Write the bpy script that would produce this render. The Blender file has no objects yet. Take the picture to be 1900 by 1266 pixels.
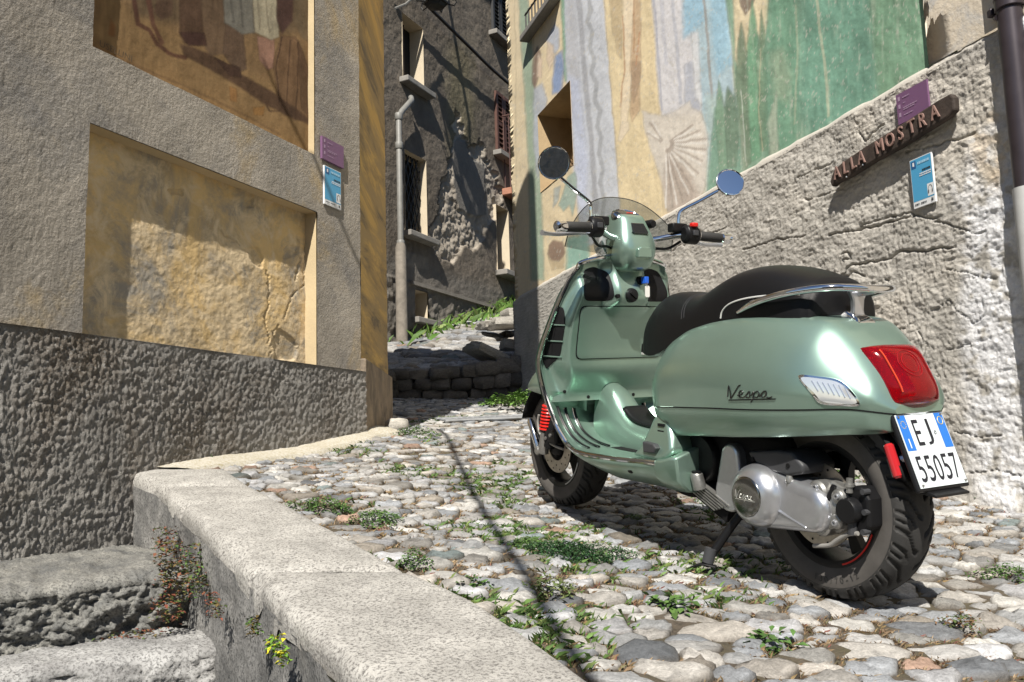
import bpy, bmesh, math, random
import numpy as np
from mathutils import Matrix, Vector

random.seed(7); np.random.seed(7)
scene = bpy.context.scene
col = scene.collection
R = math.radians

# ------------------------------------------------------------------ camera, sky, sun
FPX, CX, CY = 1600.0, 950.0, 633.0          # focal length and centre in photograph pixels
PITCH, ROLL = R(7.65), R(1.85)
_rx = np.array([[1, 0, 0], [0, math.cos(PITCH), -math.sin(PITCH)], [0, math.sin(PITCH), math.cos(PITCH)]])
_ry = np.array([[math.cos(ROLL), 0, math.sin(ROLL)], [0, 1, 0], [-math.sin(ROLL), 0, math.cos(ROLL)]])
RWD = _rx @ _ry                              # sloping-road frame (x right, y uphill, z off the road) -> world
cam_data = bpy.data.cameras.new('camera')
cam_data.sensor_width = 36.0
cam_data.lens = FPX / 1900 * 36
cam_data.clip_start = 0.05
cam_data.clip_end = 400
cam = bpy.data.objects.new('camera', cam_data)
col.objects.link(cam)
m4 = Matrix.Identity(4)
for i in range(3):
    m4[i][0] = RWD[i, 0]; m4[i][1] = RWD[i, 2]; m4[i][2] = -RWD[i, 1]
cam.matrix_world = m4
scene.camera = cam

SUN_AZ, SUN_EL = R(8.5), R(46.0)            # direction the light travels, right of straight ahead
world = bpy.data.worlds.new('World'); scene.world = world; world.use_nodes = True
nt = world.node_tree; nt.nodes.clear()
sky = nt.nodes.new('ShaderNodeTexSky'); sky.sky_type = 'NISHITA'; sky.sun_disc = False
sky.sun_elevation = SUN_EL; sky.sun_rotation = math.pi + SUN_AZ
sky.altitude = 400; sky.air_density = 1.0; sky.dust_density = 0.3; sky.ozone_density = 2.5
bg = nt.nodes.new('ShaderNodeBackground'); bg.inputs['Strength'].default_value = 0.055
wo = nt.nodes.new('ShaderNodeOutputWorld')
nt.links.new(sky.outputs[0], bg.inputs[0]); nt.links.new(bg.outputs[0], wo.inputs[0])
sd = bpy.data.lights.new('sun', 'SUN'); sd.energy = 5.0; sd.angle = R(0.53); sd.color = (1.0, 0.95, 0.86)
sun = bpy.data.objects.new('sun', sd); col.objects.link(sun)
SUNV = Vector((math.cos(SUN_EL) * math.sin(SUN_AZ), math.cos(SUN_EL) * math.cos(SUN_AZ), -math.sin(SUN_EL)))
sun.rotation_euler = SUNV.to_track_quat('-Z', 'Y').to_euler()
sun.location = (-3, -6, 8)
vs = scene.view_settings
vs.view_transform = 'Standard'; vs.look = 'None'; vs.gamma = 1.0; vs.exposure = 0.58
vs.use_curve_mapping = False
scene.cycles.max_bounces = 8
scene.cycles.transparent_max_bounces = 8

# ------------------------------------------------------------------ helpers
def road(x, y, z):
    return RWD @ np.array([x, y, z], float)
def roadN(P):
    return np.asarray(P, float) @ RWD.T
def cray(px, py):
    return np.array([(px - CX) / FPX, 1.0, -(py - CY) / FPX])
def wray(px, py):
    return RWD @ cray(px, py)
def atd(px, py, d):
    return wray(px, py) * d
def atz(px, py, z):
    r = wray(px, py); return r * (z / r[2])
def atroad(px, py, zc):
    r = cray(px, py); return r * (zc / r[2])
def project(P):
    c = np.asarray(P, float) @ RWD
    return CX + FPX * c[..., 0] / c[..., 1], CY - FPX * c[..., 2] / c[..., 1]

_tabs = {}
def vnoise(x, y, seed=0):
    if seed not in _tabs:
        _tabs[seed] = np.random.RandomState(seed + 11).rand(256, 256)
    T = _tabs[seed]
    x = np.asarray(x, float); y = np.asarray(y, float)
    xi = np.floor(x).astype(int); yi = np.floor(y).astype(int)
    fx = x - xi; fy = y - yi
    fx = fx * fx * (3 - 2 * fx); fy = fy * fy * (3 - 2 * fy)
    a = T[xi & 255, yi & 255]; b = T[(xi + 1) & 255, yi & 255]
    c = T[xi & 255, (yi + 1) & 255]; d = T[(xi + 1) & 255, (yi + 1) & 255]
    return (a * (1 - fx) + b * fx) * (1 - fy) + (c * (1 - fx) + d * fx) * fy
def fbm(x, y, seed=0, octv=4, gain=0.5):
    s = 0; a = 1; t = 0
    for i in range(octv):
        s = s + a * vnoise(x * 2 ** i + 17.3 * i, y * 2 ** i + 9.1 * i, seed + i); t += a; a *= gain
    return s / t
def sstep(a, b, x):
    t = np.clip((x - a) / (b - a), 0, 1); return t * t * (3 - 2 * t)
def seglist(pts):
    p = np.asarray(pts, float); return p[:-1], p[1:]
def polydist(X, Y, pts, closed=True):
    """distance to polyline; with closed also a sign (negative inside)"""
    p = np.asarray(pts, float)
    q = np.roll(p, -1, 0) if closed else p[1:]
    p0 = p if closed else p[:-1]
    best = np.full(X.shape, 1e9); inside = np.zeros(X.shape, bool)
    for (ax, ay), (bx, by) in zip(p0, q):
        dx, dy = bx - ax, by - ay; L = dx * dx + dy * dy + 1e-12
        t = np.clip(((X - ax) * dx + (Y - ay) * dy) / L, 0, 1)
        d = np.hypot(X - ax - t * dx, Y - ay - t * dy)
        best = np.minimum(best, d)
        if closed:
            c = ((ay > Y) != (by > Y)) & (X < (bx - ax) * (Y - ay) / (by - ay + 1e-12) + ax)
            inside ^= c
    if closed:
        best = np.where(inside, -best, best)
    return best
def cr(pts, n=8, closed=False):
    """Catmull-Rom through points"""
    P = [np.array(p, float) for p in pts]; out = []
    N = len(P); rng = N if closed else N - 1
    for i in range(rng):
        if closed:
            p0, p1, p2, p3 = P[i - 1], P[i], P[(i + 1) % N], P[(i + 2) % N]
        else:
            p1, p2 = P[i], P[i + 1]
            p0 = P[i - 1] if i > 0 else 2 * p1 - p2
            p3 = P[i + 2] if i + 2 < N else 2 * p2 - p1
        for k in range(n):
            t = k / n
            out.append(0.5 * (2 * p1 + (p2 - p0) * t + (2 * p0 - 5 * p1 + 4 * p2 - p3) * t * t + (3 * p1 - p0 - 3 * p2 + p3) * t ** 3))
    if not closed: out.append(P[-1])
    return out
def interp(xs, ks, vs_):
    """smooth 1-D interpolation (Catmull-Rom on monotone keys)"""
    ks = list(ks); order = np.argsort(ks); k = np.array(ks)[order]; v = np.array(vs_, float)[order]
    m = np.gradient(v, k)
    res = []
    for x in np.atleast_1d(xs):
        x = min(max(x, k[0]), k[-1]); i = min(np.searchsorted(k, x, 'right') - 1, len(k) - 2); i = max(i, 0)
        h = k[i + 1] - k[i]; t = (x - k[i]) / h
        res.append((2*t**3-3*t*t+1)*v[i] + (t**3-2*t*t+t)*h*m[i] + (-2*t**3+3*t*t)*v[i+1] + (t**3-t*t)*h*m[i+1])
    return np.array(res)

class MB:
    def __init__(s): s.v = []; s.f = []
    def add(s, vs, fs):
        o = len(s.v); s.v.extend([tuple(map(float, p)) for p in vs]); s.f.extend([tuple(i + o for i in f) for f in fs]); return s
    def box(s, c, d, rot=None):
        c = np.array(c, float); h = np.array(d, float) / 2
        P = np.array([[x, y, z] for x in (-1, 1) for y in (-1, 1) for z in (-1, 1)]) * h
        if rot is not None: P = P @ np.array(rot).T
        return s.add(P + c, [(0, 1, 3, 2), (4, 6, 7, 5), (0, 4, 5, 1), (2, 3, 7, 6), (0, 2, 6, 4), (1, 5, 7, 3)])
    def loft(s, rings, closed=True, cap0=True, cap1=True):
        n = len(rings[0]); V = [p for r in rings for p in r]; Fc = []
        for i in range(len(rings) - 1):
            for j in range(n if closed else n - 1):
                k = (j + 1) % n
                Fc.append((i * n + j, i * n + k, (i + 1) * n + k, (i + 1) * n + j))
        if closed and cap0: Fc.append(tuple(range(n))[::-1])
        if closed and cap1: Fc.append(tuple((len(rings) - 1) * n + j for j in range(n)))
        return s.add(V, Fc)
    def tube(s, pts, r, n=10, caps=True, flat=None):
        P = [np.array(p, float) for p in pts]; m = len(P)
        rr = [r] * m if np.isscalar(r) else list(r)
        rings = []; up = None
        for i in range(m):
            t = P[min(i + 1, m - 1)] - P[max(i - 1, 0)]; t = t / (np.linalg.norm(t) + 1e-12)
            if up is None:
                a = np.array([0, 0, 1.0]) if abs(t[2]) < .9 else np.array([1.0, 0, 0])
                up = a - t * (a @ t)
            else: up = up - t * (up @ t)
            up = up / (np.linalg.norm(up) + 1e-12); w = np.cross(t, up)
            fl = 1 if flat is None else flat
            rings.append([P[i] + rr[i] * (math.cos(2 * math.pi * j / n) * up * fl + math.sin(2 * math.pi * j / n) * w) for j in range(n)])
        return s.loft(rings, True, caps, caps)
    def lathe(s, prof, c=(0, 0, 0), axis='y', n=32, capa=True, capb=True):
        rings = []
        for r, h in prof:
            ring = []
            for j in range(n):
                a = 2 * math.pi * j / n; x, y = r * math.cos(a), r * math.sin(a)
                p = {'x': (h, x, y), 'y': (x, h, y), 'z': (x, y, h)}[axis]
                ring.append((c[0] + p[0], c[1] + p[1], c[2] + p[2]))
            rings.append(ring)
        return s.loft(rings, True, capa, capb)
    def grid(s, P):
        ny, nx = len(P), len(P[0])
        return s.add([p for r in P for p in r], [(i * nx + j, i * nx + j + 1, (i + 1) * nx + j + 1, (i + 1) * nx + j) for i in range(ny - 1) for j in range(nx - 1)])
    def prism(s, poly, a, b):
        """poly: list of 3-D points; a,b: offset vectors of the two caps"""
        n = len(poly); A = [np.array(p) + np.array(a) for p in poly]; B = [np.array(p) + np.array(b) for p in poly]
        return s.add(A + B, [tuple(range(n))[::-1], tuple(range(n, 2 * n))] + [(i, (i + 1) % n, n + (i + 1) % n, n + i) for i in range(n)])
    def build(s, name, mat, parent=None, smooth=35, bevel=0, sub=0, seg=2, solid=0, recalc=True):
        me = bpy.data.meshes.new(name); me.from_pydata(s.v, [], s.f); me.update()
        if recalc:
            bm = bmesh.new(); bm.from_mesh(me); bmesh.ops.recalc_face_normals(bm, faces=bm.faces); bm.to_mesh(me); bm.free()
        return finish(name, me, mat, parent, smooth, bevel, sub, seg, solid)
def finish(name, me, mat, parent=None, smooth=35, bevel=0, sub=0, seg=2, solid=0):
    if smooth:
        me.polygons.foreach_set('use_smooth', [True] * len(me.polygons))
        if smooth < 180: me.set_sharp_from_angle(angle=R(smooth))
    o = bpy.data.objects.new(name, me); col.objects.link(o)
    if mat: me.materials.append(mat)
    if parent: o.parent = parent
    if solid:
        m = o.modifiers.new('solidify', 'SOLIDIFY'); m.thickness = solid; m.offset = 0
    if bevel:
        m = o.modifiers.new('bevel', 'BEVEL'); m.width = bevel; m.segments = seg; m.limit_method = 'ANGLE'; m.angle_limit = R(40)
        m.harden_normals = False
    if sub:
        m = o.modifiers.new('sub', 'SUBSURF'); m.levels = sub; m.render_levels = sub
    return o
def npmesh(name, V, Fq, mat, parent=None, smooth=True, cols=None, colname='col', flip=False):
    """big mesh from numpy arrays (quads or tris)"""
    V = np.asarray(V, np.float32); Fq = np.asarray(Fq, np.int32)
    if flip: Fq = Fq[:, ::-1]
    me = bpy.data.meshes.new(name); k = Fq.shape[1]; n = len(Fq)
    me.vertices.add(len(V)); me.vertices.foreach_set('co', V.ravel())
    me.loops.add(n * k); me.loops.foreach_set('vertex_index', Fq.ravel())
    me.polygons.add(n); me.polygons.foreach_set('loop_start', np.arange(0, n * k, k, dtype=np.int32))
    me.polygons.foreach_set('loop_total', np.full(n, k, np.int32))
    if smooth: me.polygons.foreach_set('use_smooth', np.ones(n, bool))
    me.update(calc_edges=True)
    if cols is not None:
        a = me.color_attributes.new(colname, 'FLOAT_COLOR', 'POINT')
        c = np.ones((len(V), 4), np.float32); c[:, :3] = cols
        a.data.foreach_set('color', c.ravel())
    o = bpy.data.objects.new(name, me); col.objects.link(o)
    if mat: me.materials.append(mat)
    if parent: o.parent = parent
    return o
def gridfaces(ny, nx, keep=None):
    i, j = np.meshgrid(np.arange(ny - 1), np.arange(nx - 1), indexing='ij')
    f = np.stack([i * nx + j, i * nx + j + 1, (i + 1) * nx + j + 1, (i + 1) * nx + j], -1)
    if keep is not None: f = f[keep]
    return f.reshape(-1, 4)
def empty(name, label, cat, group=None, loc=(0, 0, 0), mat=None):
    o = bpy.data.objects.new(name, None); col.objects.link(o); o.empty_display_size = 0.1
    if mat is not None: o.matrix_world = mat
    else: o.location = loc
    return tag(o, label, cat, group)
def tag(o, label=None, cat=None, group=None, kind=None):
    if label: o['label'] = label
    if cat: o['category'] = cat
    if group: o['group'] = group
    if kind: o['kind'] = kind
    return o
def text_shape(s, size=1.0, shear=0.0, depth=0.0):
    cu = bpy.data.curves.new('lettering', 'FONT'); cu.body = s; cu.size = size; cu.shear = shear; cu.extrude = depth
    cu.align_x = 'CENTER'; cu.align_y = 'CENTER'; cu.resolution_u = 3
    o = bpy.data.objects.new('lettering', cu); col.objects.link(o)
    bpy.context.view_layer.update()
    me = bpy.data.meshes.new_from_object(o.evaluated_get(bpy.context.evaluated_depsgraph_get()))
    vs_ = [tuple(v.co) for v in me.vertices]; fs = [tuple(p.vertices) for p in me.polygons]
    bpy.data.objects.remove(o); bpy.data.curves.remove(cu); bpy.data.meshes.remove(me)
    return vs_, fs

# ------------------------------------------------------------------ materials
def s2l(r, g, b):
    f = lambda c: (c / 255 / 12.92) if c / 255 <= 0.04045 else ((c / 255 + 0.055) / 1.055) ** 2.4
    return (f(r), f(g), f(b))
MATS = {}
def newmat(name):
    m = bpy.data.materials.new(name); m.use_nodes = True; MATS[name] = m
    return m, m.node_tree.nodes, m.node_tree.links, m.node_tree.nodes['Principled BSDF']
def node(N, t, **kw):
    n = N.new(t)
    for k, v in kw.items():
        if k in n.inputs: n.inputs[k].default_value = v
        else: setattr(n, k, v)
    return n
def pbr(name, c, rough=.5, metal=0, coat=0, var=0, vscale=12, bump=0, bscale=60, attr=False, spec=.5, trans=0, ior=1.45, alpha=1, bdist=.01, rvar=0, detail=5, dirt=None, coord='Object'):
    m, N, L, B = newmat(name)
    B.inputs['Roughness'].default_value = rough; B.inputs['Metallic'].default_value = metal
    B.inputs['Coat Weight'].default_value = coat; B.inputs['Coat Roughness'].default_value = .08
    B.inputs['Specular IOR Level'].default_value = spec
    B.inputs['Transmission Weight'].default_value = trans; B.inputs['IOR'].default_value = ior; B.inputs['Alpha'].default_value = alpha
    tc = N.new('ShaderNodeTexCoord')
    src = None
    if attr:
        a = N.new('ShaderNodeVertexColor'); a.layer_name = 'col'; src = a.outputs[0]
    else:
        r = N.new('ShaderNodeRGB'); r.outputs[0].default_value = (*c, 1); src = r.outputs[0]
    if var:
        nz = node(N, 'ShaderNodeTexNoise', Scale=vscale, Detail=detail, Roughness=.6); L.new(tc.outputs[coord], nz.inputs['Vector'])
        mr = node(N, 'ShaderNodeMapRange'); mr.inputs[1].default_value = .3; mr.inputs[2].default_value = .7
        mr.inputs[3].default_value = 1 - var; mr.inputs[4].default_value = 1 + var; L.new(nz.outputs[0], mr.inputs[0])
        mx = N.new('ShaderNodeVectorMath'); mx.operation = 'SCALE'; L.new(src, mx.inputs[0]); L.new(mr.outputs[0], mx.inputs['Scale']); src = mx.outputs[0]
    if dirt:
        dc, dscale, lo, hi = dirt
        nz = node(N, 'ShaderNodeTexNoise', Scale=dscale, Detail=6, Roughness=.65); L.new(tc.outputs[coord], nz.inputs['Vector'])
        mr = node(N, 'ShaderNodeMapRange'); mr.inputs[1].default_value = lo; mr.inputs[2].default_value = hi; L.new(nz.outputs[0], mr.inputs[0])
        mx = N.new('ShaderNodeMix'); mx.data_type = 'RGBA'; L.new(mr.outputs[0], mx.inputs[0]); L.new(src, mx.inputs[6]); mx.inputs[7].default_value = (*dc, 1); src = mx.outputs[2]
    L.new(src, B.inputs['Base Color'])
    if rvar:
        nz = node(N, 'ShaderNodeTexNoise', Scale=vscale * 2.3, Detail=4); L.new(tc.outputs[coord], nz.inputs['Vector'])
        mr = node(N, 'ShaderNodeMapRange'); mr.inputs[3].default_value = max(rough - rvar, 0); mr.inputs[4].default_value = rough + rvar
        L.new(nz.outputs[0], mr.inputs[0]); L.new(mr.outputs[0], B.inputs['Roughness'])
    if bump:
        nz = node(N, 'ShaderNodeTexNoise', Scale=bscale, Detail=6, Roughness=.65); L.new(tc.outputs[coord], nz.inputs['Vector'])
        b = node(N, 'ShaderNodeBump', Strength=bump, Distance=bdist); L.new(nz.outputs[0], b.inputs['Height']); L.new(b.outputs[0], B.inputs['Normal'])
    return m
# ------------------------------------------------------------------ street
def stone_mat(name, sat=1.0, bump=.5):
    """stone coloured by the attribute 'col' with veins, speckle and fine relief"""
    m, N, L, B = newmat(name)
    tc = N.new('ShaderNodeTexCoord'); a = N.new('ShaderNodeVertexColor'); a.layer_name = 'col'
    mp = node(N, 'ShaderNodeMapping'); mp.inputs['Rotation'].default_value = (.4, .3, .6); mp.inputs['Scale'].default_value = (1, 1, 2.5); L.new(tc.outputs['Object'], mp.inputs[0])
    n1 = node(N, 'ShaderNodeTexNoise', Scale=22, Detail=7, Roughness=.7, Distortion=1.2); L.new(mp.outputs[0], n1.inputs['Vector'])
    n2 = node(N, 'ShaderNodeTexNoise', Scale=190, Detail=4, Roughness=.7); L.new(tc.outputs['Object'], n2.inputs['Vector'])
    r1 = node(N, 'ShaderNodeMapRange'); r1.inputs[1].default_value = .3; r1.inputs[2].default_value = .7; r1.inputs[3].default_value = .52; r1.inputs[4].default_value = 1.26; L.new(n1.outputs[0], r1.inputs[0])
    r2 = node(N, 'ShaderNodeMapRange'); r2.inputs[1].default_value = .35; r2.inputs[2].default_value = .65; r2.inputs[3].default_value = .78; r2.inputs[4].default_value = 1.15; L.new(n2.outputs[0], r2.inputs[0])
    mu = node(N, 'ShaderNodeMath', operation='MULTIPLY'); L.new(r1.outputs[0], mu.inputs[0]); L.new(r2.outputs[0], mu.inputs[1])
    sc = N.new('ShaderNodeVectorMath'); sc.operation = 'SCALE'; L.new(a.outputs[0], sc.inputs[0]); L.new(mu.outputs[0], sc.inputs['Scale'])
    L.new(sc.outputs[0], B.inputs['Base Color']); B.inputs['Roughness'].default_value = .72
    B.inputs['Specular IOR Level'].default_value = .35
    ad = node(N, 'ShaderNodeMath', operation='ADD'); L.new(n1.outputs[0], ad.inputs[0]); L.new(n2.outputs[0], ad.inputs[1])
    b = node(N, 'ShaderNodeBump', Strength=bump, Distance=.006); L.new(ad.outputs[0], b.inputs['Height']); L.new(b.outputs[0], B.inputs['Normal'])
    return m
M_stone = stone_mat('cobble_stone')
M_dirt = pbr('joint_dirt', (.11, .088, .065), .95, var=.45, vscale=30, bump=.9, bscale=140, dirt=((.10, .085, .05), 9, .45, .62))

GC = np.array([(.888, 2.208, -.672), (.238, 3.42, -.658), (-.844, 4.84, -.53), (-1.3, 3.5, -.525), (-.96, 3.15, -.535), (-.26, 2.08, -.55), (.137, 1.415, -.568),
               (1.95, 3.67, -.672), (2.03, 3.43, -.668), (.086, 9.1, -.60), (1.2, 1.3, -.69), (-.35, 6.2, -.585), (-.6, 8.9, -.60), (1.3, 5.5, -.655),
               (.55, 2.8, -.665), (2.6, 1.8, -.70), (1.2, .4, -.74), (.6, 4.6, -.64), (.5, 2.0, -.635)])
def gz(x, y):
    x = np.asarray(x, float); y = np.asarray(y, float)
    num = 0; den = 0
    for cx, cy, cz in GC:
        w = 1 / ((x - cx) ** 2 + (y - cy) ** 2 + .06) ** 1.5
        num = num + w * cz; den = den + w
    return num / den
KOUT = np.array([(.30, .55), (-.03, 1.10), (-.203, 1.415), (-.278, 1.503), (-.598, 2.05), (-.93, 2.58), (-1.28, 3.15), (-1.50, 3.40)])
KIN = np.array([(.66, .55), (.32, 1.10), (.137, 1.415), (.042, 1.617), (-.083, 1.85), (-.263, 2.08), (-.675, 2.72), (-.96, 3.15), (-1.18, 3.52)])
def kin_x(y): return np.interp(y, KIN[:, 1], KIN[:, 0])
def kout_x(y): return np.interp(y, KOUT[:, 1], KOUT[:, 0])
def lw_x(y): return -.844 + (y - 4.84) * (-.669 / -1.502)     # left wall base line on the road
def rw_x(y): return np.interp(y, [-1, 3.43, 3.67, 9.13], [3.6, 2.03, 1.95, .086])

street = empty('street', 'sloping cobbled street of rounded pale and grey stones with weeds between', 'street')
street['kind'] = 'structure'; del street['category']
xs = np.linspace(-1.9, 3.6, 190); ys = np.concatenate([np.linspace(-.3, 5, 200), np.linspace(5.05, 9.6, 80)])
X, Y = np.meshgrid(xs, ys)
Z = gz(X, Y) - .010 + .014 * (fbm(X * 22, Y * 22, 3) - .5)
keep = (X[:-1, :-1] > np.where(Y[:-1, :-1] < 3.5, (kin_x(Y[:-1, :-1]) + kout_x(Y[:-1, :-1])) / 2 - .02, lw_x(Y[:-1, :-1]) - .25))
tag(npmesh('joint_soil', roadN(np.stack([X, Y, Z], -1).reshape(-1, 3)), gridfaces(len(ys), len(xs), keep), M_dirt, street), kind='stuff')

# stones: relaxed random points, clipped Voronoi cells
def voronoi_stones(pts, sizes, stretch, gap, region):
    out = []
    S = pts * np.array([1 / stretch, 1.0])
    for i in range(len(pts)):
        d = S - S[i]; dist = np.hypot(d[:, 0], d[:, 1]); nb = np.argsort(dist)[1:19]
        poly = [(-.3, -.3), (.3, -.3), (.3, .3), (-.3, .3)]
        for j in nb:
            if dist[j] > .55: continue
            n = d[j] / dist[j]; w = sizes[i] / (sizes[i] + sizes[j]); h = dist[j] * w
            newp = []
            for k in range(len(poly)):
                a, b = poly[k], poly[(k + 1) % len(poly)]
                da = a[0] * n[0] + a[1] * n[1] - h; db = b[0] * n[0] + b[1] * n[1] - h
                if da <= 0: newp.append(a)
                if (da < 0) != (db < 0) and abs(da - db) > 1e-12:
                    t = da / (da - db); newp.append((a[0] + (b[0] - a[0]) * t, a[1] + (b[1] - a[1]) * t))
            poly = newp
            if len(poly) < 3: break
        if len(poly) < 3: out.append(None); continue
        P = np.array(poly) * np.array([stretch, 1.0]) + pts[i]
        out.append(P)
    return out
def stone_mesh(P, rng, gap, h, zf, n=12):
    """rounded stone on a cell polygon P (road frame): vertices, faces"""
    c = P.mean(0); Q = P - c
    # shrink and round the outline
    for _ in range(1 if rng.rand() < .6 else 2):
        Q = np.concatenate([[.82 * Q[k] + .18 * Q[(k + 1) % len(Q)], .18 * Q[k] + .82 * Q[(k + 1) % len(Q)]] for k in range(len(Q))])
    seg = np.hypot(*(np.roll(Q, -1, 0) - Q).T); s = np.concatenate([[0], np.cumsum(seg)]); Qc = np.vstack([Q, Q[:1]])
    tt = np.linspace(0, s[-1], n, endpoint=False)
    O = np.stack([np.interp(tt, s, Qc[:, 0]), np.interp(tt, s, Qc[:, 1])], 1)
    r = np.hypot(O[:, 0], O[:, 1]); O = O * np.maximum(.35, (1 - gap / np.maximum(r, 1e-3)))[:, None] * (1 + rng.uniform(-.06, .06, n))[:, None]
    V = []; tilt = rng.uniform(-.12, .12, 2); ox = rng.uniform(-.12, .12, 2) * r.mean()
    facet = rng.uniform(.55, 1.2, n)
    for sc, zz in ((1.0, -.04), (1.0, .001), (.93, .74), (.72, .96)):
        for k in range(n):
            q = O[k] * sc + (ox * (1 - sc))
            z = zz if zz < 0 else h * zz * (facet[k] if sc > .7 else 1) + rng.uniform(-.0022, .0022)
            V.append((q[0], q[1], z + (q @ tilt if zz > 0 else 0)))
    V.append((ox[0] * .8, ox[1] * .8, h * rng.uniform(.92, 1.08)))
    F4 = []
    for i in range(3):
        for k in range(n): F4.append((i * n + k, i * n + (k + 1) % n, (i + 1) * n + (k + 1) % n, (i + 1) * n + k))
    F3 = [(3 * n + k, 3 * n + (k + 1) % n, 4 * n) for k in range(n)]
    V = np.array(V); V[:, 0] += c[0]; V[:, 1] += c[1]; V[:, 2] += zf(c[0], c[1])
    return V, F4 + F3, r.mean()
PAL = [((.60, .585, .565), 8), ((.50, .505, .51), 7), ((.40, .42, .45), 6), ((.66, .64, .60), 6), ((.52, .49, .45), 5), ((.30, .32, .35), 3), ((.58, .53, .47), 3), ((.42, .37, .31), 2), ((.50, .32, .23), .7), ((.26, .32, .32), .8), ((.62, .62, .64), 4)]
PALC = np.array([p[0] for p in PAL]) * .66; PALC = PALC * .85 + PALC.mean(1, keepdims=True) * np.array([1.03, 1.0, .96]) * .15; PALW = np.array([p[1] for p in PAL]); PALW = PALW / PALW.sum()
rng = np.random.RandomState(21)
def scatter(inside, box, dens_r, rng, tries):
    """dart throwing with radius that varies with place"""
    pts = []; cell = {}
    for _ in range(tries):
        p = (rng.uniform(*box[0]), rng.uniform(*box[1]))
        if not inside(*p): continue
        r = dens_r(*p) * rng.uniform(.62, 1.55); k = (int(p[0] / .25), int(p[1] / .25)); ok = True
        for a in (-1, 0, 1):
            for b in (-1, 0, 1):
                for q, qr in cell.get((k[0] + a, k[1] + b), ()):
                    if ((q[0] - p[0]) / 1.35) ** 2 + (q[1] - p[1]) ** 2 < (.5 * (r + qr)) ** 2: ok = False; break
                if not ok: break
            if not ok: break
        if ok: cell.setdefault(k, []).append((p, r)); pts.append((p[0], p[1], r))
    return np.array(pts)
def apron_x(y): return np.interp(y, [3.5, 4.0, 4.6, 5.05, 5.4], [-1.25, -1.02, -.76, -.62, -.80])
def st_in(x, y):
    if y < 3.5: lo = kin_x(y) - .15
    elif y < 5.3: lo = apron_x(y) - .12
    else: lo = -1.2
    return x > lo and x < rw_x(y) + .05 and y < 9.0
sp = scatter(st_in, ((-1.4, 3.0), (.9, 9.0)), lambda x, y: (.068 if y < 2.4 else .056) if y < 5.0 else .075, rng, 170000)
cells = voronoi_stones(sp[:, :2], sp[:, 2], 1.35, .01, None)
CELLB = []                                    # joint points for weeds
stones = []
for i, P in enumerate(cells):
    if P is None: continue
    c = P.mean(0)
    if np.ptp(P[:, 0]) > .45 or np.ptp(P[:, 1]) > .40: continue
    if c[0] < (kin_x(c[1]) if c[1] < 3.5 else (apron_x(c[1]) if c[1] < 5.3 else -1.2)) - .01: continue
    for k in range(len(P)):
        a, b = P[k], P[(k + 1) % len(P)]; CELLB.append((a[0], a[1], b[0], b[1]))
    h = rng.uniform(.012, .027)
    V, Fs, rad = stone_mesh(P, rng, rng.uniform(.001, .005), h, lambda a, b: float(gz(a, b)) - .018, 14)
    cc = PALC[rng.choice(len(PALC), p=PALW)] * rng.choice([.6, .85, 1.0, 1.15, 1.3], p=[.12, .23, .3, .22, .13])
    px, py = project(roadN([[c[0], c[1], gz(c[0], c[1])]]))
    vis = -20 < px[0] < 1920 and py[0] < 1290
    hid = (1090 < px[0] < 1740 and 480 < py[0] < 900)
    stones.append((rad / c[1] * (1 if vis else 0) * (0 if hid else 1), V, Fs, cc))
stones.sort(key=lambda s: -s[0])
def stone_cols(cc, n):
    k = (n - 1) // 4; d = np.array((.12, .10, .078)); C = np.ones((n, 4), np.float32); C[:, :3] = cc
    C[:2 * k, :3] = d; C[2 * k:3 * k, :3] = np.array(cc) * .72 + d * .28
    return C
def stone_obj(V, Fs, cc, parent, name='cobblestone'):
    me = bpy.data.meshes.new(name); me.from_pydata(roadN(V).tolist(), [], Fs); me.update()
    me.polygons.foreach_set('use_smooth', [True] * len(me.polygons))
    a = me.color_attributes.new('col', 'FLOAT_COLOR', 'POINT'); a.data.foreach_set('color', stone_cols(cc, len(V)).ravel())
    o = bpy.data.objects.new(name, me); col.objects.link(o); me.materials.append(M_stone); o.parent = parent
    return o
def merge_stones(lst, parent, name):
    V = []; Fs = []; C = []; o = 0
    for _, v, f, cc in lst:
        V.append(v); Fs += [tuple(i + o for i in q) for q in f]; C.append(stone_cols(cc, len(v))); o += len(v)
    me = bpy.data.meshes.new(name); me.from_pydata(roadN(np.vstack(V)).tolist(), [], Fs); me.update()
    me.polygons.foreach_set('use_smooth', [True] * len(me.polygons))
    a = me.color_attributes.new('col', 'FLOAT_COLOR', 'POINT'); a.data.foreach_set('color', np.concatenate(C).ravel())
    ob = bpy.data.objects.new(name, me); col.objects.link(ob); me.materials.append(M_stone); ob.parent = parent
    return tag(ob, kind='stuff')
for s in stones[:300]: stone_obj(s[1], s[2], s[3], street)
merge_stones(stones[300:], street, 'small_cobbles')

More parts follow.
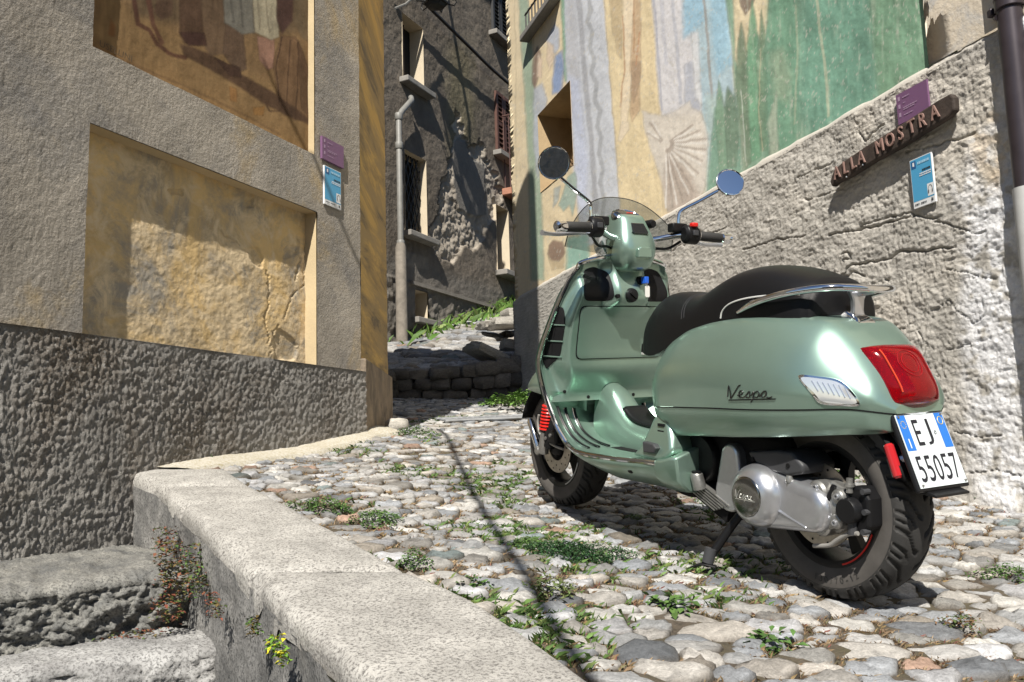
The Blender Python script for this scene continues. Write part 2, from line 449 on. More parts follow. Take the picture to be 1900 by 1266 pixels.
# ------------------------------------------------------------------ kerb along the steps, steps
def rough_slab_mat(name, c1, c2, c3, scale=1.0):
    m, N, L, B = newmat(name)
    tc = N.new('ShaderNodeTexCoord')
    n1 = node(N, 'ShaderNodeTexNoise', Scale=6 * scale, Detail=8, Roughness=.7); L.new(tc.outputs['Object'], n1.inputs['Vector'])
    n2 = node(N, 'ShaderNodeTexNoise', Scale=110 * scale, Detail=5, Roughness=.75); L.new(tc.outputs['Object'], n2.inputs['Vector'])
    r1 = N.new('ShaderNodeValToRGB'); e = r1.color_ramp.elements; e[0].position = .38; e[0].color = (*c1, 1); e[1].position = .62; e[1].color = (*c2, 1)
    L.new(n1.outputs[0], r1.inputs[0])
    mr = node(N, 'ShaderNodeMapRange'); mr.inputs[1].default_value = .47; mr.inputs[2].default_value = .62; L.new(n2.outputs[0], mr.inputs[0])
    mx = N.new('ShaderNodeMix'); mx.data_type = 'RGBA'; L.new(mr.outputs[0], mx.inputs[0]); L.new(r1.outputs[0], mx.inputs[6]); mx.inputs[7].default_value = (*c3, 1)
    L.new(mx.outputs[2], B.inputs['Base Color']); B.inputs['Roughness'].default_value = .9; B.inputs['Specular IOR Level'].default_value = .2
    b = node(N, 'ShaderNodeBump', Strength=.7, Distance=.006); L.new(n2.outputs[0], b.inputs['Height']); L.new(b.outputs[0], B.inputs['Normal'])
    return m
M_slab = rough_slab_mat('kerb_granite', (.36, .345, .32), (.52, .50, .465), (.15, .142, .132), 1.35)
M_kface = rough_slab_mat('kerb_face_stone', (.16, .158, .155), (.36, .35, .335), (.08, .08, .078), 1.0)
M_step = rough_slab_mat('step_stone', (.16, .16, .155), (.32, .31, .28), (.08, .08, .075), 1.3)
M_stepw = rough_slab_mat('white_step_stone', (.26, .255, .25), (.46, .455, .445), (.12, .118, .115), 1.1)
kerb = empty('stone_kerb', 'long pale granite kerb of speckled slabs edging the cobbles above the steps', 'kerb')
def kz(y): return -.56 + .0225 * (y - 1.4)
def kerb_slab(y0, y1, seed):
    n = max(int((y1 - y0) / .018), 4); nx = 22; P = []
    for i in range(n + 1):
        y = y0 + (y1 - y0) * i / n; e0 = min(i, n - i)
        xo, xi = kout_x(y), kin_x(y); row = []
        endr = .010 * math.exp(-e0 * .9)
        w = float(fbm(y * 9, 3.3, seed)) - .5
        xo += w * .05 - .01; chip = max(0, float(fbm(y * 14, 8.1, seed + 5)) - .56) * .22
        for j in range(nx + 1):
            t = j / nx; x = xo + (xi - xo) * t
            z = kz(y) + .006 * (float(fbm(x * 14, y * 14, seed)) - .5) - endr
            edge = (x - xo)
            z -= .014 * math.exp(-edge / .009) + chip * math.exp(-edge / .025)
            z -= .012 * max(0, 1 - (xi - x) / .02)
            row.append((x, y, z))
        face = []                                # the outer face, rough and hollowed
        zt = row[0][2]
        for k in range(1, 4):
            zz = zt - .016 * k
            face.append((xo - .004 + .008 * (float(fbm(y * 16, k * .9, seed + 9)) - .5), y, zz))
        row2 = face[::-1] + row + [(xi, y, kz(y) - .10)]
        P.append(row2)
    ends = []
    m = MB(); m.grid([[tuple(road(*p)) for p in r] for r in P])
    for r in (P[0], P[-1]): m.add([road(*p) for p in r], [tuple(range(len(r)))])
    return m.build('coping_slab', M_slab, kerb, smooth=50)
for a, b, sd_ in ((.55, 2.062, 5), (2.07, 3.135, 6), (3.143, 3.50, 7)): kerb_slab(a, b, sd_)
# face of the retaining wall under the slabs
ys = np.linspace(.55, 3.42, 170); zs = np.linspace(0, 1, 60)
P = []
for t in zs:
    row = []
    for y in ys:
        xo = kout_x(y); zz = kz(y) - .045 - .85 * t
        row.append((xo + .012, y, zz))
    P.append(row)
P = np.array(P)
dsp = .05 * (fbm(P[..., 1] * 9, P[..., 2] * 9, 31, 5) - .5) + .018 * (fbm(P[..., 1] * 40, P[..., 2] * 30, 35, 3) - .5)
P[..., 0] += dsp * .55 - .034 + .0 * sstep(0, .3, (zs[:, None] * np.ones(len(ys))))
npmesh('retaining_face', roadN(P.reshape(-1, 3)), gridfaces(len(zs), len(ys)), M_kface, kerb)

steps = empty('stone_steps', 'worn stone steps going down between the rough plinth and the kerb', 'steps')
def rough_step(pf0, pf1, pb0, pb1, h, name, mat, seed, amp=.012):
    """block with top quad front-left, front-right, back-left, back-right (world) and riser height h"""
    pf0, pf1, pb0, pb1 = [np.array(p, float) for p in (pf0, pf1, pb0, pb1)]
    nx = 110; nt_, nr = 34, 26; rows = []
    for i in range(nt_ + nr + 1):
        row = []
        for j in range(nx + 1):
            s = j / nx; f = pf0 + (pf1 - pf0) * s; b = pb0 + (pb1 - pb0) * s
            out = f - b; out[2] = 0; out /= np.linalg.norm(out)
            if i <= nt_:
                t = i / nt_; p = b + (f - b) * t; nrm = np.array([0, 0, 1.0]); edge = (1 - t) * np.linalg.norm(f - b)
                p = p - np.array([0, 0, .03]) * math.exp(-edge / .02)
                a = amp * .8
            else:
                t = (i - nt_) / nr; p = f + np.array([0, 0, -.03 - (h - .03) * t]) + out * (.012 * math.sin(t * 3)); nrm = out; a = amp * 2.6
            u_, v_ = s * 6, (i / 12)
            d = a * 2 * (float(fbm(u_ * 2.2, v_ * 2.2, seed, 5)) - .5) + a * 1.1 * (float(fbm(u_ * 9, v_ * 14, seed + 4, 4, .65)) - .5)
            row.append(p + nrm * d)
        rows.append(row)
    return npmesh(name, np.array(rows).reshape(-1, 3), gridfaces(len(rows), nx + 1), mat, steps, flip=True)
z1 = -.305; z2 = -.475; z3 = -.66
s1 = rough_step(atz(-190, 1118, z1), atz(350, 1052, z1), atz(-160, 1062, z1 + .02), atz(285, 1000, z1 + .02), .18, 'step_stone', M_step, 41, .018)
s2 = rough_step(atz(-190, 1268, z2), atz(430, 1189, z2), atz(-190, 1200, z2), atz(400, 1160, z2), .22, 'step_stone', M_stepw, 47, .010)
# ------------------------------------------------------------------ walls
class Wall:
    def __init__(s, P0, vp, flip=1):
        s.P = np.array(P0, float); d = np.array([vp[0], vp[1], 0.]); s.u = d / np.linalg.norm(d)
        s.n = np.array([s.u[1], -s.u[0], 0]) * flip; s.flip = flip
    def at(s, px, py, off=0):
        r = wray(px, py); return r * (((s.P + s.n * off) @ s.n) / (r @ s.n))
    def uz(s, px, py, off=0):
        q = s.at(px, py, off); return float((q - s.P) @ s.u), float(q[2])
    def pt(s, u, z, off=0):
        p = s.P + s.u * u + s.n * off; return np.array([p[0], p[1], z])
    def pts(s, U, Z, O):
        return np.stack([s.P[0] + s.u[0] * U + s.n[0] * O, s.P[1] + s.u[1] * U + s.n[1] * O, Z + 0 * U], -1)
    def upx(s, a, b, n):
        return np.array([s.uz(p, 633)[0] for p in np.linspace(a, b, n)])
def wall_grid(W, us, zs, off, name, mat, parent, hole=None, colf=None):
    U, Z = np.meshgrid(us, zs)
    O = off(U, Z) if callable(off) else np.full(U.shape, off)
    V = W.pts(U, Z, O); keep = None
    if hole is not None:
        uc = (U[:-1, :-1] + U[1:, 1:]) / 2; zc = (Z[:-1, :-1] + Z[1:, 1:]) / 2
        keep = np.ones(uc.shape, bool)
        for u0, u1, z0, z1 in hole: keep &= ~((uc > u0) & (uc < u1) & (zc > z0) & (zc < z1))
    cols = None
    if colf is not None:
        px, py = project(V); cols = colf(U, Z, px, py).reshape(-1, 3)
    asc = (us[-1] > us[0]); fl = (W.flip == 1) != asc
    return npmesh(name, V.reshape(-1, 3), gridfaces(len(zs), len(us), keep), mat, parent, cols=cols, flip=fl)
def snap(arr, vals):
    """move the nearest grid lines onto the given values"""
    arr = np.array(arr)
    for v in vals: arr[np.argmin(abs(arr - v))] = v
    return arr
def wbox(m, W, u0, u1, z0, z1, o0, o1):
    P = [W.pt(u, z, o) for u in (u0, u1) for z in (z0, z1) for o in (o0, o1)]
    m.add(P, [(0, 1, 3, 2), (4, 6, 7, 5), (0, 4, 5, 1), (2, 3, 7, 6), (0, 2, 6, 4), (1, 5, 7, 3)]); return m
def reveal(m, W, u0, u1, z0, z1, o0, o1, sides='lrtb'):
    """the four inner faces of an opening"""
    q = {'l': (u0, z0, u0, z1), 'r': (u1, z0, u1, z1), 't': (u0, z1, u1, z1), 'b': (u0, z0, u1, z0)}
    for k in sides:
        a, b, c, d = q[k]; m.add([W.pt(a, b, o0), W.pt(c, d, o0), W.pt(c, d, o1), W.pt(a, b, o1)], [(0, 1, 2, 3)])
    return m
def plaster(name, c, var=.2, vscale=4, stain=None, stain2=None, bump=.4, bscale=90, bdist=.01, attr=False, streak=False):
    m, N, L, B = newmat(name)
    tc = N.new('ShaderNodeTexCoord')
    if attr:
        a = N.new('ShaderNodeVertexColor'); a.layer_name = 'col'; src = a.outputs[0]
    else:
        r = N.new('ShaderNodeRGB'); r.outputs[0].default_value = (*c, 1); src = r.outputs[0]
    n1 = node(N, 'ShaderNodeTexNoise', Scale=vscale, Detail=8, Roughness=.65); L.new(tc.outputs['Object'], n1.inputs['Vector'])
    mr = node(N, 'ShaderNodeMapRange'); mr.inputs[1].default_value = .3; mr.inputs[2].default_value = .7; mr.inputs[3].default_value = 1 - var; mr.inputs[4].default_value = 1 + var
    L.new(n1.outputs[0], mr.inputs[0])
    sc = N.new('ShaderNodeVectorMath'); sc.operation = 'SCALE'; L.new(src, sc.inputs[0]); L.new(mr.outputs[0], sc.inputs['Scale']); src = sc.outputs[0]
    for st in (stain, stain2):
        if not st: continue
        dc, dscale, lo, hi = st
        mp = node(N, 'ShaderNodeMapping'); mp.inputs['Location'].default_value = (dscale, 3.1 * dscale, 0)
        if streak: mp.inputs['Scale'].default_value = (.6, .13, .8)
        L.new(tc.outputs['Object'], mp.inputs[0])
        n2 = node(N, 'ShaderNodeTexNoise', Scale=dscale, Detail=8, Roughness=.7, Distortion=.6); L.new(mp.outputs[0], n2.inputs['Vector'])
        m2 = node(N, 'ShaderNodeMapRange'); m2.inputs[1].default_value = lo; m2.inputs[2].default_value = hi; L.new(n2.outputs[0], m2.inputs[0])
        mx = N.new('ShaderNodeMix'); mx.data_type = 'RGBA'; L.new(m2.outputs[0], mx.inputs[0]); L.new(src, mx.inputs[6]); mx.inputs[7].default_value = (*dc, 1); src = mx.outputs[2]
    L.new(src, B.inputs['Base Color']); B.inputs['Roughness'].default_value = .92; B.inputs['Specular IOR Level'].default_value = .2
    nb = node(N, 'ShaderNodeTexNoise', Scale=bscale, Detail=6, Roughness=.6); L.new(tc.outputs['Object'], nb.inputs['Vector'])
    b = node(N, 'ShaderNodeBump', Strength=bump, Distance=bdist); L.new(nb.outputs[0], b.inputs['Height']); L.new(b.outputs[0], B.inputs['Normal'])
    return m
def paint(layers, base, px, py, fe=1.0):
    C = np.ones(px.shape + (3,)) * np.array(base)
    for kind, pts, c, w in layers:
        if kind == 'p':
            dd = polydist(px, py, pts); a = (1 - sstep(-w * fe, w * fe, dd)) * .93; ol_ = np.exp(-(dd / 1.1) ** 2) * (.34 if w < 4.5 else .10)
        else:
            a = (1 - sstep(w * .4, w * 1.15, polydist(px, py, pts, False))) * .8
        C = C * (1 - a[..., None]) + np.array(c) * a[..., None]
        if kind == 'p': C = C * (1 - ol_[..., None]) + np.array(c) * .42 * ol_[..., None]
    return C
K = lambda r, g, b, k=.9: tuple(v * k for v in s2l(r, g, b))

LW = Wall(wray(614, 345) * 4.77, wray(1680, 825))
RW_ = Wall(wray(1800, 925) * 3.67, wray(400, 866), -1)
FW = Wall(wray(740, 635) * 12.0, wray(1750, 822))

# ------------------------------------------------------------------ house on the left
house_l = empty('corner_house', 'grey and ochre plastered corner house with recessed niche and faded fresco on the left', 'house', loc=tuple(LW.pt(.2, -.1)))
def under(o, parent):
    """keep world placement while parenting"""
    o.parent = parent; o.matrix_parent_inverse = Matrix.Translation(parent.location).inverted(); return o
NI = (-1.552, -.126, .506, 1.336); MU = (-1.548, -.142, 1.652, 3.30); UC = .280
M_stucco = plaster('grey_stucco', (.32, .288, .245), .24, 2.2, stain=((.38, .29, .165), 1.9, .54, .70), stain2=((.20, .19, .18), 1.3, .46, .64), bump=.6, bscale=95, bdist=.010)
M_ochre = plaster('ochre_plaster', (.60, .43, .21), .24, 3, stain=((.30, .27, .225), 2.4, .45, .61), stain2=((.64, .51, .33), 6.5, .48, .62), bump=.5, bscale=26, bdist=.014)
M_ochre2 = plaster('weathered_ochre_corner', (.60, .40, .15), .05, 3, stain=((.20, .16, .11), 3.4, .44, .58), stain2=((.40, .29, .15), 8, .46, .60), bump=.08, bscale=30, streak=True)
M_rough = plaster('roughcast_plinth', (.235, .222, .205), .28, 3, stain=((.14, .115, .09), 1.5, .50, .70), stain2=((.33, .32, .30), 85, .52, .66), bump=.9, bscale=210, bdist=.008)
M_pale = plaster('pale_reveal', (.50, .40, .25), .12, 4, bump=.2)
us = snap(LW.upx(-190, 671, 430), [NI[0], NI[1], MU[0], MU[1]]); us[-1] = UC
zs = snap(np.linspace(.506, 3.5, 300), [NI[3], MU[2], MU[3]])
def sof(U, Z):
    return .0045 * (fbm(U * 70, Z * 70, 51, 3) - .5) + .012 * (fbm(U * 3, Z * 3, 57, 3) - .5)
under(wall_grid(LW, us, zs, sof, 'stucco_wall', M_stucco, None, hole=[NI, MU]), house_l)
us2 = LW.upx(150, 600, 260); us2[0] = NI[0] - .01; us2[-1] = NI[1] + .01
def nof(U, Z):
    px, py = project(LW.pts(U, Z, np.full(U.shape, -.078)))
    d = -.078 + .010 * (fbm(U * 9, Z * 9, 61, 4) - .5) + .003 * (fbm(U * 60, Z * 60, 66, 2) - .5)
    for pl in CRK_L:
        j = 12 * (fbm(px / 11, py / 11, 71, 4) - .5); j2 = 12 * (fbm(px / 11, py / 11, 77, 4) - .5); wd_ = .5 + 1.6 * fbm(px / 14, py / 14, 79, 2)
        dd = polydist(px + j, py + j2, pl, False); d = d - .010 * (1 - sstep(.25 * wd_, 1.1 * wd_, dd))
    for pl in SPALL_L:
        j = 8 * (fbm(px / 10, py / 10, 73, 3) - .5); d = d - .010 * (1 - sstep(-1.5, 1.0, polydist(px + j, py + j, pl)))
    return d
CRK_L = [[(505, 680), (503, 650), (508, 622), (514, 606)], [(495, 500), (500, 545), (492, 590), (500, 640)], [(588, 420), (570, 450), (562, 500), (566, 528), (545, 545), (536, 560), (530, 590)], [(400, 425), (430, 445), (452, 462), (470, 475)], [(550, 430), (556, 480), (548, 520)]]
SPALL_L = [[(524, 466), (536, 452), (552, 458), (553, 470), (542, 480), (526, 484)], [(455, 462), (478, 458), (488, 478), (484, 498), (470, 490)], [(508, 640), (516, 608), (540, 625), (552, 640), (548, 668), (510, 670)], [(455, 370), (470, 368), (472, 385), (458, 388)], [(310, 352), (340, 350), (338, 362), (318, 362)]]
under(wall_grid(LW, us2, np.linspace(NI[2] - .02, NI[3] + .01, 180), nof, 'niche_panel', M_ochre, None), house_l)
m = MB(); reveal(m, LW, NI[0], NI[1], NI[2], NI[3], -.005, -.10, 'lrt'); under(m.build('niche_reveal', M_pale, None, smooth=0), house_l)
m = MB(); reveal(m, LW, MU[0], MU[1], MU[2], MU[3], -.005, -.07, 'lrbt'); under(m.build('fresco_reveal', M_pale, None, smooth=0), house_l)
# fresco of robed figures, feet and sacks
FL = [('p', [(170, 60), (300, 150), (590, 300), (590, 200), (330, 60), (200, 0)], K(152, 118, 74), 14),
      ('p', [(240, -40), (600, -40), (600, 60), (430, 60), (250, 30)], K(112, 90, 66), 20),
      ('p', [(333, -90), (374, -90), (378, 60), (372, 85), (342, 82), (332, 60)], K(92, 66, 50), 5),
      ('p', [(368, -90), (416, -90), (418, 100), (392, 106), (380, 85)], K(116, 90, 68), 5),
      ('p', [(418, 40), (452, 60), (458, 130), (440, 137), (414, 100)], K(104, 80, 64), 4),
      ('p', [(413, -90), (462, -90), (473, 60), (450, 63), (416, 42)], K(128, 124, 118), 4),
      ('p', [(478, 66), (509, 75), (509, 126), (498, 129), (482, 112)], K(168, 122, 104), 3),
      ('p', [(462, -90), (506, -90), (517, 68), (505, 75), (474, 58)], K(186, 174, 150), 3),
      ('p', [(508, -90), (550, -90), (541, 40), (522, 64), (514, 40)], K(84, 56, 52), 5),
      ('p', [(546, -90), (592, -90), (592, 90), (560, 70), (545, 40)], K(116, 96, 72), 8),
      ('p', [(520, 66), (548, 70), (566, 110), (582, 150), (584, 225), (545, 224), (514, 190), (507, 120)], K(122, 90, 62), 4),
      ('p', [(552, 75), (566, 105), (584, 160), (584, 225), (560, 200)], K(104, 76, 54), 4),
      ('p', [(335, 82), (385, 96), (440, 135), (505, 170), (582, 226), (582, 236), (500, 200), (425, 150), (342, 104)], K(92, 66, 50), 5),
      ('l', [(248, -60), (250, 0), (256, 45), (276, 58), (292, 84), (312, 98), (345, 108)], K(88, 48, 42), 5),
      ('l', [(272, -60), (276, 0), (284, 46), (300, 80)], K(104, 62, 50), 6),
      ('p', [(292, 0), (322, 0), (318, 30), (300, 38), (286, 22)], K(96, 70, 54), 5),
      ('p', [(400, 108), (446, 128), (448, 145), (425, 142)], K(78, 54, 44), 3), ('p', [(333, 60), (378, 62), (384, 84), (350, 86)], K(78, 50, 44), 4),
      ('l', [(538, 75), (535, 130), (533, 190)], K(84, 60, 44), 1.6), ('l', [(552, 80), (553, 150), (548, 220)], K(84, 60, 44), 1.6), ('l', [(522, 70), (512, 130), (518, 190)], K(80, 56, 42), 1.8),
      ('l', [(500, 180), (494, 195), (500, 207), (516, 208), (526, 196)], K(92, 66, 48), 2), ('l', [(428, 0), (432, 40)], K(100, 96, 92), 3), ('l', [(445, 0), (450, 50)], K(104, 100, 96), 2.5),
      ('l', [(478, 0), (484, 55)], K(150, 138, 118), 2), ('l', [(492, 0), (500, 60)], K(150, 138, 118), 2), ('p', [(425, 160), (438, 165), (438, 190), (426, 186)], K(160, 112, 56), 3), ('p', [(470, 200), (490, 196), (488, 214), (472, 214)], K(158, 112, 52), 3),
      ('p', [(205, 35), (214, 50), (214, 70), (202, 66)], K(150, 98, 50), 5), ('l', [(182, 92), (400, 185), (520, 250)], K(128, 98, 64), 3)]
def frescocol(U, Z, px, py):
    jx = px + 5 * (fbm(U * 12, Z * 12, 81, 3) - .5); jy = py + 5 * (fbm(U * 12, Z * 12, 85, 3) - .5)
    c = paint(FL, K(140, 108, 70), jx, jy, .6)
    c = c * .8 + c.mean(-1, keepdims=True) * .2
    fold = fbm(px / 5, py / 60, 93, 3)
    return c * (.42 + .62 * fbm(U * 7, Z * 7, 88, 6, .62) + .34 * fold)[..., None] * np.array([1.04, 1.04, .96])
M_fresco = plaster('fresco_paint', (1, 1, 1), .12, 20, bump=.2, bscale=40, attr=True)
usm = LW.upx(150, 600, 260); usm[0] = MU[0] - .01; usm[-1] = MU[1] + .01
fres = under(wall_grid(LW, usm, np.linspace(MU[2] - .01, MU[3], 230), lambda U, Z: -.045 + .006 * (fbm(U * 8, Z * 8, 91, 4) - .5), 'faded_fresco', M_fresco, None, colf=frescocol), house_l)
tag(fres, 'faded brown fresco of robed figures, feet and sacks')
# painter's signature in the corner of the fresco
v, f = text_shape('USELLINI', .040, .1)
su, sz = LW.uz(214, 96, -.04)
mm = MB(); mm.add([LW.pt(su + p[0] * 1.05, sz + p[1], -.036) for p in v], f)
under(mm.build('signature', pbr('signature_paint', (.09, .065, .04), .9), None, smooth=0), house_l)
# plinth
us3 = LW.upx(-190, 671, 470); us3[-1] = UC + .012
def pof(U, Z):
    a = fbm(U * 70, Z * 70, 101, 3); b = fbm(U * 150, Z * 150, 105, 2)
    top = sstep(.506, .470, Z) * (.55 + .9 * fbm(U * 4, Z * 4, 113, 3))
    return .024 + (.018 * (a - .5) + .011 * (b - .5)) * (.25 + .75 * top) + .02 * (fbm(U * 3, Z * 3, 109, 2) - .5)
under(wall_grid(LW, us3, np.linspace(-1.0, .506, 210), pof, 'roughcast_plinth', M_rough, None), house_l)
m = MB(); m.add([LW.pt(-3.2, .506, -.04), LW.pt(UC + .01, .506, -.04), LW.pt(UC + .01, .504, .03), LW.pt(-3.2, .504, .03)], [(0, 1, 2, 3)])
under(m.build('plinth_ledge', M_rough, None, smooth=0), house_l)
# splayed end face towards the lane, its stone base, and the bulk of the house behind
c1 = LW.pt(UC, 0, 0); r2 = wray(719, 633); c2 = r2 * 6.05; c2 = np.array([c2[0], c2[1], 0])
EW = Wall(c1, (c2 - c1), 1); EL = float(np.linalg.norm((c2 - c1)[:2])); EW.P[2] = 0
usE = np.linspace(0, EL, 40); zsE = np.linspace(.15, 4.2, 200)
under(wall_grid(EW, usE, zsE, lambda U, Z: .008 * (fbm(U * 8, Z * 8, 121, 4) - .5), 'end_face', M_ochre2, None), house_l)
M_base = plaster('brown_stone_base', (.30, .235, .17), .25, 5, stain=((.17, .14, .11), 4, .45, .62), bump=.5, bscale=40)
zb = EW.uz(695, 682)[1]
m = MB(); wbox(m, EW, -.004, EL + .03, -.9, zb, -.3, .028); under(m.build('end_base', M_base, None, smooth=0, bevel=.01), house_l)
HTOP = 6.0
def up_(p, z): return np.array([p[0], p[1], z])
foot = [LW.pt(-3.4, 0, -.14), LW.pt(UC - .03, 0, -.14), c1 + LW.n * 0 - EW.n * .05, c2 - EW.n * .05, c2 + np.array([-5.5, 1.6, 0]), LW.pt(-3.4, 0, -5)]
m = MB(); m.prism([up_(p, 0) for p in foot], (0, 0, -1.0), (0, 0, HTOP)); under(m.build('house_body', M_stucco, None, smooth=0), house_l)
# upper storey continues above the picture
m = MB(); wbox(m, LW, -3.4, UC, 3.5, HTOP, -.09, 0); under(m.build('upper_wall', M_stucco, None, smooth=0), house_l)
m = MB(); wbox(m, EW, 0, EL, 4.2, HTOP, -.05, 0); under(m.build('upper_end_wall', M_ochre2, None, smooth=0), house_l)
# out of the picture, high on the end wall: an unseen arched block, added to shade the corner opposite
m = MB(); ar = [(-.34, 3.9), (.34, 3.9), (.34, 5.95)] + [(.34 * math.cos(a), 5.95 + .5 * math.sin(a)) for a in np.linspace(.15, math.pi - .15, 14)] + [(-.34, 5.95)]
cb = c1 + np.array([.28, .15, 0]); pd = np.array([math.cos(SUN_AZ), -math.sin(SUN_AZ), 0]); qd = np.array([math.sin(SUN_AZ), math.cos(SUN_AZ), 0])
m.prism([cb + pd * a + np.array([0, 0, z]) for a, z in ar], tuple(-qd * .02), tuple(qd * .5)); under(m.build('arched_shade_block', M_ochre2, None, smooth=0), house_l)
# concrete apron at the wall foot
M_apron = rough_slab_mat('apron_concrete', (.46, .43, .36), (.54, .51, .45), (.36, .31, .20), .8)
P = []
for y in np.linspace(3.46, 5.45, 60):
    x0 = lw_x(y) - .10 if y < 4.9 else lw_x(4.9) - .05; x1 = float(apron_x(y)) + .03 * (float(fbm(y * 6, 1.2, 131)) - .5) * 2
    x1 = max(x1, x0 + .05); row = []
    for t in np.linspace(0, 1, 14):
        x = x0 + (x1 - x0) * t
        z = float(gz(x, y)) + .035 - .022 * t + .010 * (float(fbm(x * 12, y * 12, 133)) - .5) - .06 * max(0, (t - .9) / .1) ** 2
        row.append(road(x, y, z))
    P.append(row)
m = MB(); m.grid(P); under(m.build('wall_footing', M_apron, None, smooth=60), house_l)

